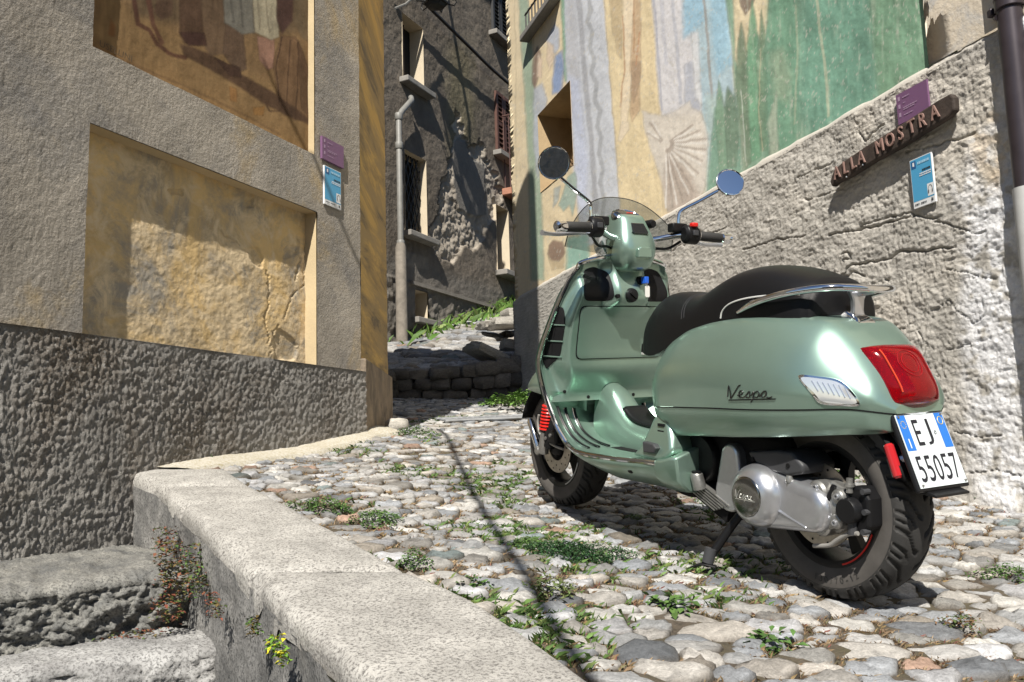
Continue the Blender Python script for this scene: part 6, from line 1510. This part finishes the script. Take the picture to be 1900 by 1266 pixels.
m = MB(); m.lathe([(.086, .10), (.086, .145), (.082, .165), (.072, .182), (.058, .194), (.0535, .1955)], (.197, 0, .252), 'y', 48, True, False); cv = m.build('round_cover', SIL, cs, smooth=60)
m = MB(); m.lathe([(.0535, .194), (.052, .1975), (.048, .1985), (.03, .200), (.002, .2005)], (.197, 0, .252), 'y', 48, False, True); dc = m.build('cover_disc', pbr('brushed_dark_chrome', (.30, .30, .29), .16, 1.0), cv, smooth=60)
emblem(SCRIPT, lambda a, b: (.197 + .036 - a * .00088, .2013 - ((a - 40) * .0003) ** 2, .252 + .016 - (b - 8) * .0009), .0009, 'cover_emblem', pbr('pale_emblem', (.7, .7, .66), .3, .8), dc)
m = MB()                                               # rib across the case
m.loft([[(.125 - .01, .150, .225 + .012), (.125, .161, .225), (.115, .150, .213)], [(.03, .150, .205), (.03, .157, .197), (.03, .150, .190)]]); m.build('case_rib', SIL, cs, smooth=0, bevel=.002)
n1, n2 = spx(1352, 846, 1, .12), spx(1350, 915, 1, .12); neck = two_circle((n2[0], n2[2]), .055, (n1[0], n1[2]), .036, 14)
m = MB(); m.loft([[(a, y, b) for a, b in neck] for y in (.02, .105, .12)]); m.build('crankcase', SIL, sc, smooth=40, bevel=.010, seg=3)
fc_ = spx(1292, 850, 1, .11)
m = MB(); m.lathe([(.075, -.03), (.075, .105), (.068, .115), (.02, .118), (.002, .118)], (fc_[0] - .01, 0, fc_[2] + .0), 'y', 32, True, True); m.build('fan_cover', BLK, sc)
A0, A1 = spx(1268, 882, 1, .12), spx(1352, 952, 1, .12); fd = (A1 - A0); fl_ = np.linalg.norm(fd); fu = fd / fl_; fn = np.array([fu[2], 0, -fu[0]])
if fn[2] < 0: fn = -fn
for k in range(6):
    o = A0 + fn * (.020 - .0085 * k) - fu * .005 * k; P_ = [o + fu * t * (fl_ * (.98 - .02 * k)) for t in (0, 1)]
    m = MB(); m.loft([[p + np.array([0, y, 0]) + fn * z for y, z in ((-.07, -.0018), (.004, -.0018), (.004, .0018), (-.07, .0018))] for p in P_]); m.build('cooling_fin', ALU, sc, smooth=0)
m = MB(); m.loft([[A0 + fn * (-.005) + fu * t + np.array([0, y, 0]) + fn * z for y, z in ((-.08, -.035), (-.012, -.035), (-.012, .028), (-.08, .028))] for t in (.01, fl_ * .95)]); m.build('sump', MBL, sc, smooth=0)
of = spx(1292, 888, 1, .14); m = MB(); m.tube([of + np.array([-.004, -.01, -.03]), of + np.array([0, 0, .012]), of + np.array([0, .0, .016])], [.020, .019, .016], 16); ot = m.build('oil_filler', ALU, sc)
m = MB(); m.tube([of + np.array([0, 0, .014]), of + np.array([0, 0, .022])], .014, 12); m.build('filler_cap', BLK, ot)
af = [spx(x, y, 1, .15)[[0, 2]] for x, y in ((1386, 838), (1440, 836), (1468, 840), (1490, 864), (1488, 880), (1462, 884), (1420, 872), (1392, 850))]
m = MB(); m.loft([[(a, y, b) for a, b in af] for y in (.03, .138, .15)]); afo = m.build('air_filter_box', DGR, sc, smooth=40, bevel=.008, seg=3)
for x, y in ((1396, 852), (1462, 864)):
    q = spx(x, y, 1, .151); m = MB(); m.lathe([(.006, -.006), (.006, .002)], (q[0], q[1], q[2]), 'y', 10); m.build('filter_bolt', MBL, afo)
q = spx(1465, 894, 1, .145); m = MB(); m.tube([q + np.array([0, 0, .016]), q + np.array([0, 0, .004]), q + np.array([0, 0, -.012]), q + np.array([0, 0, -.016])], [.008, .011, .010, .004], 12); dt = m.build('drain_tube', ALU, sc)
m = MB(); m.tube(ell(q, .012, .012, (0, 0, 1), 14) + [ell(q, .012, .012, (0, 0, 1), 14)[0]], .0014, 5); m.build('hose_clip', CHR, dt)
# hub carrier, bolts, caliper
for (x, y, z, r, h, mt, nm) in ((.02, .10, .285, .032, .06, ALU, 'hub_carrier'), (-.01, .10, .245, .045, .055, ALU, 'hub_carrier'), (.01, .095, .205, .028, .06, ALU, 'hub_carrier'), (-.045, .10, .285, .020, .06, ALU, 'hub_carrier'), (-.04, .10, .225, .020, .06, ALU, 'hub_carrier')):
    m = MB(); m.lathe([(r, y - h), (r, y + h * .45), (r * .8, y + h * .55), (r * .3, y + h * .58)], (x, 0, z), 'y', 20); m.build(nm, mt, sc, bevel=.002)
m = MB(); m.loft([[(x, y, z) for x, z in ((.045, .30), (.0, .318), (-.055, .298), (-.065, .23), (-.03, .19), (.03, .185))] for y in (.05, .105)]); m.build('hub_plate', ALU, sc, smooth=0, bevel=.008)
for x, z in ((-.048, .288), (-.042, .222), (.035, .27), (.03, .195), (.018, .30)):
    m = MB(); m.lathe([(.009, .10), (.009, .136), (.007, .140), (.004, .140), (.004, .134)], (x, 0, z), 'y', 12); m.build('hub_bolt', SIL, sc)
m = MB(); m.lathe([(.031, .07), (.031, .134), (.028, .139), (.004, .140)], (-.076, 0, .258), 'y', 28); cl = m.build('brake_caliper', BLK, sc)
m = MB(); m.loft([[(x, y, z) for x, z in ((-.06, .312), (-.098, .318), (-.122, .29), (-.125, .225), (-.10, .20), (-.06, .205))] for y in (.06, .112)]); m.build('caliper_body', BLK, cl, smooth=0, bevel=.007)
for x, z in ((-.112, .308), (-.112, .212), (-.116, .26)):
    m = MB(); m.lathe([(.007, .10), (.007, .122), (.003, .122)], (x, 0, z), 'y', 10); m.build('caliper_bolt', DGR, cl)
m = MB(); m.tube([(-.072, .118, .30), (-.072, .118, .335)], .008, 10); m.tube([(-.072, .118, .315), (-.072, .118, .322)], .012, 10); m.build('bleed_nipple', ALU, cl)
m = MB(); m.tube([(-.080, .118, .20), (-.080, .118, .23)], .011, 10); m.build('banjo_fitting', DGR, cl)
hp = [spx(x, y, 1, .118) for x, y in ((1592, 990), (1572, 992), (1552, 1003), (1538, 1012), (1510, 1013))]; m = MB(); m.tube(cr(hp, 5), .0055, 10); m.build('brake_hose', HOSE, sc)
q = spx(1545, 916, 1, .125); m = MB(); m.tube([q + np.array([.012, 0, -.02]), q + np.array([-.004, 0, .02])], [.010, .007], 10); m.build('breather_cap', BLK, sc)
m = MB(); m.add([(.62, -.07, .28), (-.14, -.09, .33), (-.14, -.09, .47), (.62, -.07, .47)], [(0, 1, 2, 3)]); m.build('light_block_sheet', MBL, sc, smooth=0)  # black sheet added behind the engine to stop light showing through
# centre stand
m = MB(); m.tube(cr([(.30, .09, .20), (.325, .12, .15), (.355, .15, .085), (.368, .175, .045), (.365, .19, .03)], 5), .0125, 12); stn = m.build('stand_leg', BLK, sc)
m = MB(); m.tube(cr([(.34, .175, .028), (.375, .195, .030), (.405, .215, .012), (.40, .228, .004), (.34, .235, .002), (.30, .235, -.004)], 5), .010, 8, flat=.45); m.build('stand_foot', BLK, stn)
m = MB(); m.tube([(.362, .172, .075), (.366, .182, .035)], .017, 12); m.build('stand_collar', DGR, stn)
m = MB(); m.tube(cr([(.30, -.09, .20), (.33, -.11, .14), (.36, -.13, .07), (.37, -.14, .01)], 5), .0125, 12); m.build('stand_leg', BLK, sc)
m = MB(); m.tube([(.30, .10, .19), (.30, -.10, .19)], .014, 12); m.build('stand_cross_tube', BLK, sc)
m = MB(); m.tube(cr([(.75, .06, .22), (.60, .07, .19), (.50, .08, .20)], 5), .014, 8); m.tube(cr([(1.0, .02, .24), (.85, .05, .20), (.70, .07, .215)], 5), .012, 8); m.build('frame_tube', MBL, sc)
m = MB(); m.loft([[(x, y, z) for y, z in ((-.12, .29), (.12, .29), (.10, .24), (-.10, .24))] for x in (1.05, .50)]); m.build('floor_underside', MBL, sc, smooth=0)
m = MB(); m.box((.36, 0, .33), (.42, .18, .16)); m.box((.42, -.03, .22), (.25, .10, .14)); m.build('engine_block', MBL, sc, bevel=.02)
# --- front suspension and mudguard
ff_ = np.array([(1.12, .095, .40, .60), (1.2, .115, .42, .625), (1.30, .126, .435, .625), (1.42, .122, .445, .59), (1.52, .104, .45, .54), (1.59, .074, .448, .49), (1.635, .035, .447, .462), (1.645, .006, .446, .450)])
rings = []
for x in np.linspace(1.12, 1.645, 22):
    hw, zb, zt = [float(interp(x, ff_[:, 0], ff_[:, k])[0]) for k in (1, 2, 3)]
    rings.append([(x, hw * np.sign(math.cos(a)) * abs(math.cos(a)) ** .8, zb + (zt - zb) * math.sin(a) ** .8) for a in np.linspace(0, math.pi, 17)])
m = MB(); m.loft(rings, closed=False); m.build('front_mudguard', G, sc, smooth=60, solid=.003)
m = MB(); rings = []
for a in np.linspace(R(20), R(165), 20): rings.append([(FC[0] + .262 * math.cos(a), y, FC[1] + .262 * math.sin(a)) for y in np.linspace(-.07, .075, 6)])
m.loft(rings, closed=False); m.build('front_inner_guard', MBL, sc, smooth=60, solid=.004)
s_a, s_b = spx(1019, 752, 1, .095), spx(1013, 800, 1, .095); hx = []
for i in range(0, 161):
    t = i / 160; a = t * 2 * math.pi * 8; c = s_a + (s_b - s_a) * t; hx.append(c + np.array([.024 * math.cos(a), .024 * math.sin(a), 0]))
m = MB(); m.tube(hx, .0048, 6); sp1 = m.build('red_spring', REDD, sc)
m = MB(); m.tube([s_a + np.array([0, 0, .06]), s_b], .016, 12); m.tube([s_b + (s_b - s_a) * .02, s_b + (s_b - s_a) * .85], .021, 14); m.build('damper', ALU, sp1)
a0, a1 = spx(984, 781, 1, .095), spx(1000, 834, 1, .095)
m = MB(); m.tube([a0 + (a1 - a0) * t for t in (-.05, .05, .5, .95, 1.05)], [.010, .015, .014, .016, .010], 14); arm = m.build('suspension_arm', CHR, sc)
m = MB(); m.lathe([(.018, -.02), (.018, .012), (.014, .016), (.002, .017)], tuple(a1 + np.array([-.005, 0, -.004])), 'y', 20); m.build('arm_pivot', ALU, arm)
hp = [spx(x, y, 1, .10) for x, y in ((1000, 770), (998, 785), (1002, 805), (1015, 818), (1030, 828), (1045, 834))]; m = MB(); m.tube(cr(hp, 4), .005, 8); m.build('front_brake_hose', HOSE, sc)
m = MB(); m.lathe([(.04, -.05), (.045, .05), (.03, .075), (.012, .08), (.002, .082)], (FC[0], 0, FC[1]), 'y', 24); hubf = m.build('front_hub', BLK, sc)
m = MB(); m.box((FC[0] - .03, .085, FC[1] + .045), (.10, .05, .06)); m.box((FC[0] + .02, .08, FC[1] + .08), (.07, .045, .09)); m.build('front_caliper', BLK, hubf, bevel=.012, seg=3)
for dx, dz in ((-.045, .05), (-.01, .035), (.03, .06)): m = MB(); m.lathe([(.007, .10), (.007, .116), (.003, .117)], (FC[0] + dx, 0, FC[1] + dz), 'y', 10); m.build('caliper_bolt', ALU, hubf)
m = MB(); m.tube([(1.06, 0, .86), (1.25, 0, .55), (1.34, .09, .36), (FC[0], .09, FC[1])], .022, 12); m.build('steering_column', MBL, sc)
# --- key with tag hanging from the ignition
ky = empty('ignition_key', 'blue ignition key with a white paper tag hanging on the scooter', 'key', mat=sm @ Matrix.Translation((kx - .03, -.035, .868)))
def kp(o): o.parent = ky; return o
m = MB(); m.box((.0, 0, .0), (.024, .016, .024)); m.tube([(.01, 0, 0), (.032, 0, 0)], .004, 8); kp(m.build('key_head', pbr('blue_key_plastic', (.02, .12, .62), .35), None, bevel=.005))
m = MB(); m.tube(ell((-.006, .0, -.014), .010, .010, (.3, 1, 0), 16) + [ell((-.006, 0, -.014), .010, .010, (.3, 1, 0), 16)[0]], .0013, 5); kp(m.build('key_ring', CHR, None))
m = MB(); m.loft([[(-.012 + o, -.002 + a * .0095, -.040 + b * .020) for a, b in ((-1, -.8), (-.7, -1), (.7, -1), (1, -.8), (1, .8), (.6, 1), (-.6, 1), (-1, .8))] for o in (0, .0025)]); kp(m.build('paper_tag', pbr('white_tag', (.75, .73, .68), .6), None, smooth=0))
# ------------------------------------------------------------------ weeds, moss, grass, creeping plants
M_leaf = pbr('leaves', (1, 1, 1), .6, attr=True, var=.25, vscale=40, spec=.3)
def ground_pt(px, py):
    zc = -.6
    for _ in range(6):
        q = atroad(px, py, zc); zc = float(gz(q[0], q[1]))
    return q
rgp = np.random.RandomState(12)
def blades(P, h, lean, cols, wid, name, base_up, parent=None):
    """P: n x 3 world points; thin bent triangles"""
    n = len(P); a = rgp.uniform(0, 2 * math.pi, n); d = np.stack([np.cos(a), np.sin(a), np.zeros(n)], 1); side = np.stack([-np.sin(a), np.cos(a), np.zeros(n)], 1)
    up = np.array(base_up)[None, :]; w = wid[:, None]; H = h[:, None]; ln = lean[:, None]
    v0 = P - side * w; v1 = P + side * w; v2 = P + up * H * .6 + d * ln * H * .45 + side * w * .7; v3 = P + up * H * (1 - .25 * ln) + d * ln * H * 1.1
    V = np.stack([v0, v1, v2, v3], 1).reshape(-1, 3); i = np.arange(n) * 4; F3 = np.concatenate([np.stack([i, i + 1, i + 2], 1), np.stack([i, i + 2, i + 3], 1)])
    C = np.repeat(cols, 4, 0); return npmesh(name, V, F3, M_leaf, parent, smooth=False, cols=C)
UPR = RWD @ np.array([0, 0, 1.0])
CB = np.array(CELLB); mid = (CB[:, :2] + CB[:, 2:]) / 2
ok = (mid[:, 0] > kin_x(mid[:, 1]) + .005) & (mid[:, 1] < 6.8) & (mid[:, 1] > 1.2); CB = CB[ok]
L_ = np.hypot(CB[:, 2] - CB[:, 0], CB[:, 3] - CB[:, 1]); wgt = L_ * np.clip(2.6 / (((CB[:, 1]) ** 1.2)), .3, 2.5)
def joint_points(n, mask):
    out = []
    while sum(len(o) for o in out) < n:
        k = rgp.choice(len(CB), 40000, p=wgt / wgt.sum()); t = rgp.rand(40000)
        x = CB[k, 0] + (CB[k, 2] - CB[k, 0]) * t + rgp.normal(0, .007, 40000); y = CB[k, 1] + (CB[k, 3] - CB[k, 1]) * t + rgp.normal(0, .007, 40000)
        m_ = mask(x, y) > rgp.rand(40000); out.append(np.stack([x[m_], y[m_]], 1))
    return np.concatenate(out)[:n]
pts = joint_points(75000, lambda x, y: sstep(.26, .52, fbm(x * 3.1, y * 3.1, 401, 3)))
W3 = roadN(np.stack([pts[:, 0], pts[:, 1], gz(pts[:, 0], pts[:, 1]) - .016], 1)); n = len(W3)
pal = np.array([(.20, .135, .08), (.29, .21, .125), (.15, .10, .06), (.22, .155, .075), (.16, .06, .045), (.12, .11, .05)]); pc = pal[rgp.choice(6, n, p=[.3, .24, .16, .16, .06, .08])] * rgp.uniform(.7, 1.25, (n, 1))
tag(blades(W3, rgp.uniform(.008, .022, n), rgp.uniform(.3, 1.2, n), pc, rgp.uniform(.0008, .0019, n), 'dry_moss', UPR), 'dry brown moss and withered weeds filling the joints of the cobbles', kind='stuff')
pts = joint_points(9000, lambda x, y: sstep(.55, .72, fbm(x * 2.3, y * 2.3, 411, 4)) * (1 + (x < .1)) * .5)
W3 = roadN(np.stack([pts[:, 0], pts[:, 1], gz(pts[:, 0], pts[:, 1]) - .014], 1)); n = len(W3)
pal = np.array([(.07, .13, .03), (.10, .17, .045), (.05, .09, .025), (.13, .17, .05)]); pc = pal[rgp.choice(4, n)] * rgp.uniform(.7, 1.3, (n, 1))
tag(blades(W3, rgp.uniform(.012, .034, n), rgp.uniform(.3, 1.3, n), pc, rgp.uniform(.0012, .0028, n), 'green_weeds', UPR), 'small green weeds scattered in the joints of the cobbles', kind='stuff')

def leaf_cloud(C, rx, ry, rz, n, size, pal, frame=None, droop=.5, dome=True, seed=1):
    """leaf quads spread in a flat dome around C; returns V,F,colours"""
    r = np.random.RandomState(seed); fr = np.eye(3) if frame is None else frame
    a = r.uniform(0, 2 * math.pi, n); q = np.sqrt(r.rand(n)); ed = 1 + .25 * np.sin(a * 3 + seed) + .15 * np.sin(a * 7)
    x = q * np.cos(a) * rx * ed; y = q * np.sin(a) * ry * ed; z = rz * (1 - q ** 2) * r.uniform(.3, 1, n) if dome else r.uniform(0, rz, n)
    b = r.uniform(0, 2 * math.pi, n); tl = r.uniform(-.5, .6, n); L = size * r.uniform(.6, 1.3, n); w = L * r.uniform(.42, .62, n)
    d = np.stack([np.cos(b) * np.cos(tl), np.sin(b) * np.cos(tl), np.sin(tl)], 1); s_ = np.stack([-np.sin(b), np.cos(b), r.uniform(-.3, .3, n)], 1); P = np.stack([x, y, z], 1)
    v0 = P; v1 = P + d * (L * .5)[:, None] + s_ * w[:, None] * .5 + np.array([0, 0, .08]) * L[:, None]; v2 = P + d * L[:, None] - np.array([0, 0, droop * .3]) * L[:, None]; v3 = P + d * (L * .5)[:, None] - s_ * w[:, None] * .5 + np.array([0, 0, .08]) * L[:, None]
    V = np.stack([v0, v1, v2, v3], 1).reshape(-1, 3) @ fr.T + np.array(C); i = np.arange(n) * 4
    F3 = np.concatenate([np.stack([i, i + 1, i + 2], 1), np.stack([i, i + 2, i + 3], 1)]); pal = np.array(pal); cc = pal[r.choice(len(pal), n)] * r.uniform(.65, 1.35, (n, 1))
    return V, F3, np.repeat(cc, 4, 0)
GRN = [(.055, .11, .028), (.08, .15, .04), (.04, .08, .022), (.10, .17, .05)]; DGN = [(.022, .060, .022), (.030, .075, .028), (.018, .045, .016), (.05, .10, .035)]
RDG = [(.17, .055, .035), (.10, .11, .035), (.22, .09, .05), (.07, .10, .03), (.14, .10, .04)]
def clump(name, px, py, rx, ry, rz, n, size, pal, label, seed, cat='weed', grp=None):
    q = ground_pt(px, py); w = roadN([[q[0], q[1], q[2] - .004]])[0]
    V, F3, C = leaf_cloud((0, 0, 0), rx, ry, rz, int(n * 2.0), size * .54, pal, RWD, seed=seed)
    o = npmesh(name, V, F3, M_leaf, None, smooth=False, cols=C); o.location = w; return tag(o, label, cat, grp)
clump('clover_patch', 1045, 1030, .165, .115, .045, 1700, .020, DGN, 'dark green leafy patch spreading over the cobbles in front of the scooter', 1, 'plant')
clump('weed_clump', 972, 1012, .06, .05, .03, 200, .020, GRN, 'lighter green weeds at the left end of the dark leafy patch', 2)
clump('weed_clump', 770, 1050, .045, .04, .055, 170, .018, GRN, 'small upright green weed against the kerb near its middle joint', 3)
clump('weed_clump', 590, 944, .13, .07, .045, 330, .026, GRN, 'low feathery green weeds at the kerb edge left of the cobbles', 4)
clump('weed_clump', 690, 966, .10, .09, .04, 300, .024, GRN, 'green weed clump among white cobbles left of the cable shadow', 5)
clump('weed_clump', 1246, 1124, .055, .05, .03, 30, .050, [(.09, .16, .04), (.07, .13, .035)], 'bright green rosette of narrow leaves below the stand foot', 6)
clump('weed_clump', 1432, 1192, .05, .045, .03, 28, .048, [(.08, .15, .04), (.06, .12, .03)], 'green leaf rosette on the cobbles under the rear tyre in the foreground', 7)
clump('weed_clump', 1828, 930, .06, .05, .075, 60, .045, [(.05, .12, .03), (.10, .09, .03), (.16, .06, .03)], 'broad leaved weed growing at the rough wall foot behind the number plate', 8)
clump('weed_clump', 770, 806, .13, .10, .06, 260, .030, GRN, 'green weeds beside the ochre corner at the top of the concrete footing', 9)
clump('weed_clump', 372, 858, .10, .05, .05, 200, .026, GRN, 'green weeds where the roughcast plinth meets the end of the kerb', 10)
clump('weed_clump', 1868, 1068, .085, .05, .04, 220, .020, GRN, 'green weed tuft among cobbles at the right edge', 11)
clump('weed_clump', 1020, 1100, .07, .05, .05, 160, .026, [(.09, .13, .04), (.13, .15, .06)], 'pale green tuft below the dark leafy patch', 12)
clump('weed_clump', 1780, 1165, .055, .04, .045, 170, .018, [(.07, .10, .03), (.14, .08, .04)], 'brownish green tuft on the cobbles in the lower right corner', 13)
clump('weed_clump', 1175, 962, .045, .03, .02, 60, .026, GRN, 'small green rosette at the front edge of the scooter shadow', 14)
clump('weed_clump', 870, 1085, .05, .04, .022, 40, .034, GRN, 'flat green rosette beside the kerb left of the leafy patch', 15)
# creeping plants on the kerb face and the steps
def hang(name, pts_px, d, rx, rz, n, size, pal, label, seed, cat='plant'):
    Vs, Fs, Cs, o = [], [], [], 0; c0 = atd(*pts_px[0], d[0])
    for k, (p, dd) in enumerate(zip(pts_px, d)):
        V, F3, C = leaf_cloud(atd(*p, dd) - c0, rx, rx * .7, rz, n // len(pts_px), size, pal, seed=seed + k, dome=False)
        Vs.append(V); Fs.append(F3 + o); Cs.append(C); o += len(V)
    ob = npmesh(name, np.concatenate(Vs), np.concatenate(Fs), M_leaf, None, smooth=False, cols=np.concatenate(Cs)); ob.location = c0; return tag(ob, label, cat)
hang('creeping_stonecrop', [(312, 1020), (310, 1050), (316, 1085), (318, 1120), (312, 1155)], [2.72, 2.62, 2.55, 2.5, 2.45], .045, .07, 700, .016, RDG, 'reddish green stonecrop hanging in the corner of the kerb above the steps', 31)
hang('creeping_stonecrop', [(355, 1050), (362, 1085), (368, 1110)], [2.48, 2.42, 2.38], .035, .06, 330, .015, RDG + GRN, 'second trail of stonecrop on the kerb face right of the corner trail', 37)
hang('flowering_weed', [(508, 1205), (515, 1222), (522, 1236)], [1.70, 1.68, 1.66], .014, .03, 130, .014, [(.12, .24, .03), (.16, .30, .04), (.5, .45, .03)], 'bright green weed with yellow flowers on the kerb face near the bottom', 41)
hang('small_weed', [(468, 1168), (474, 1180)], [1.86, 1.84], .015, .028, 80, .013, [(.08, .15, .03), (.14, .10, .03)], 'tiny green weed on the kerb face above the yellow flowered one', 43)
hang('step_moss', [(20, 1212), (80, 1206), (140, 1200), (200, 1192), (260, 1186)], [2.42, 2.44, 2.46, 2.48, 2.48], .09, .025, 900, .012, RDG, 'line of reddish moss and weeds along the foot of the upper step', 45)
hang('small_weed', [(395, 1130), (402, 1148)], [2.18, 2.14], .02, .04, 110, .013, RDG, 'reddish weed on the kerb face between stonecrop and flowers', 48)
# grass verge of the upper lane
n = 9000; s = rgp.uniform(.15, 1, n); t = 1 - np.abs(rgp.normal(0, .16, n)) ; k = (t > .35); s, t = s[k], np.clip(t[k], 0, .99)
P = np.array([lane_pt(a, b) for a, b in zip(s, t)]); P[:, 2] += .0
pal = np.array([(.08, .16, .03), (.11, .20, .04), (.06, .11, .025), (.15, .20, .06)]); n = len(P)
tag(blades(roadN(P), rgp.uniform(.10, .30, n), rgp.uniform(.2, 1.1, n), pal[rgp.choice(4, n)] * rgp.uniform(.7, 1.3, (n, 1)), rgp.uniform(.008, .02, n), 'verge_grass', (0, 0, 1)), 'bright green grass verge under the peeling house', kind='stuff')
V, F3, C = [], [], []; o = 0
for i, (px, py, d) in enumerate([(985, 742, 7.6), (960, 750, 7.4), (1000, 748, 7.2), (930, 752, 7.9)]):
    v, f, c = leaf_cloud(atd(px, py, d), .22, .15, .10, 260, .05, [(.10, .19, .04), (.14, .24, .06)], seed=60 + i); V.append(v); F3.append(f + o); C.append(c); o += len(v)
tag(npmesh('corner_weeds', np.concatenate(V), np.concatenate(F3), M_leaf, None, smooth=False, cols=np.concatenate(C)), 'bright green weeds by the mural house corner in front of the scooter wheel', 'weed')
# overhead cable above the street, its shadow crosses the corner house and the cobbles
sv = np.array(SUNV); cpts = [LW.at(470, 40) - sv * 3.0, LW.at(500, 110) - sv * 3.0, LW.at(560, 235) - sv * 3.0, LW.at(650, 455) - sv * 3.2]
for px, py, k in ((815, 800, 3.9), (870, 900, 3.8), (930, 1000, 3.7), (1000, 1110, 3.6), (1060, 1210, 3.6)): q = ground_pt(px, py); cpts.append(roadN([q])[0] - sv * k)
cpts.append(cpts[-1] * 2 - cpts[-2] + np.array([0, -.3, .2]))
m = MB(); m.tube(cr(cpts, 4), .0145, 8); tag(m.build('overhead_cable', MATS['black_cable'], None), 'black cable strung above the street, casting a thin shadow on wall and cobbles', 'cable')
# houses down the street behind the viewer, seen only in the scooter's mirrors
hb_ = empty('village_house', 'shaded village house down the street, reflected in the scooter mirror', 'house', loc=(-2, -11, -1.5))
m = MB(); m.box((-3, -13, 1.4), (13, 4, 6.2)); under(m.build('wall', M_stucco, None, smooth=0), hb_)
m = MB(); m.prism([(-10, -10.6, 4.4), (-10, -15.4, 4.4), (-10, -13, 6.0)], (0, 0, 0), (14, 0, 0)); under(m.build('roof', pbr('grey_slate_roof', (.12, .11, .10), .8, var=.3), None, smooth=0), hb_)
for x in (-8, -5.5, -3, -.5, 2):
    m = MB(); m.box((x, -10.98, 2.6), (.9, .06, 1.4)); under(m.build('window', M_shut, None, smooth=0), hb_)
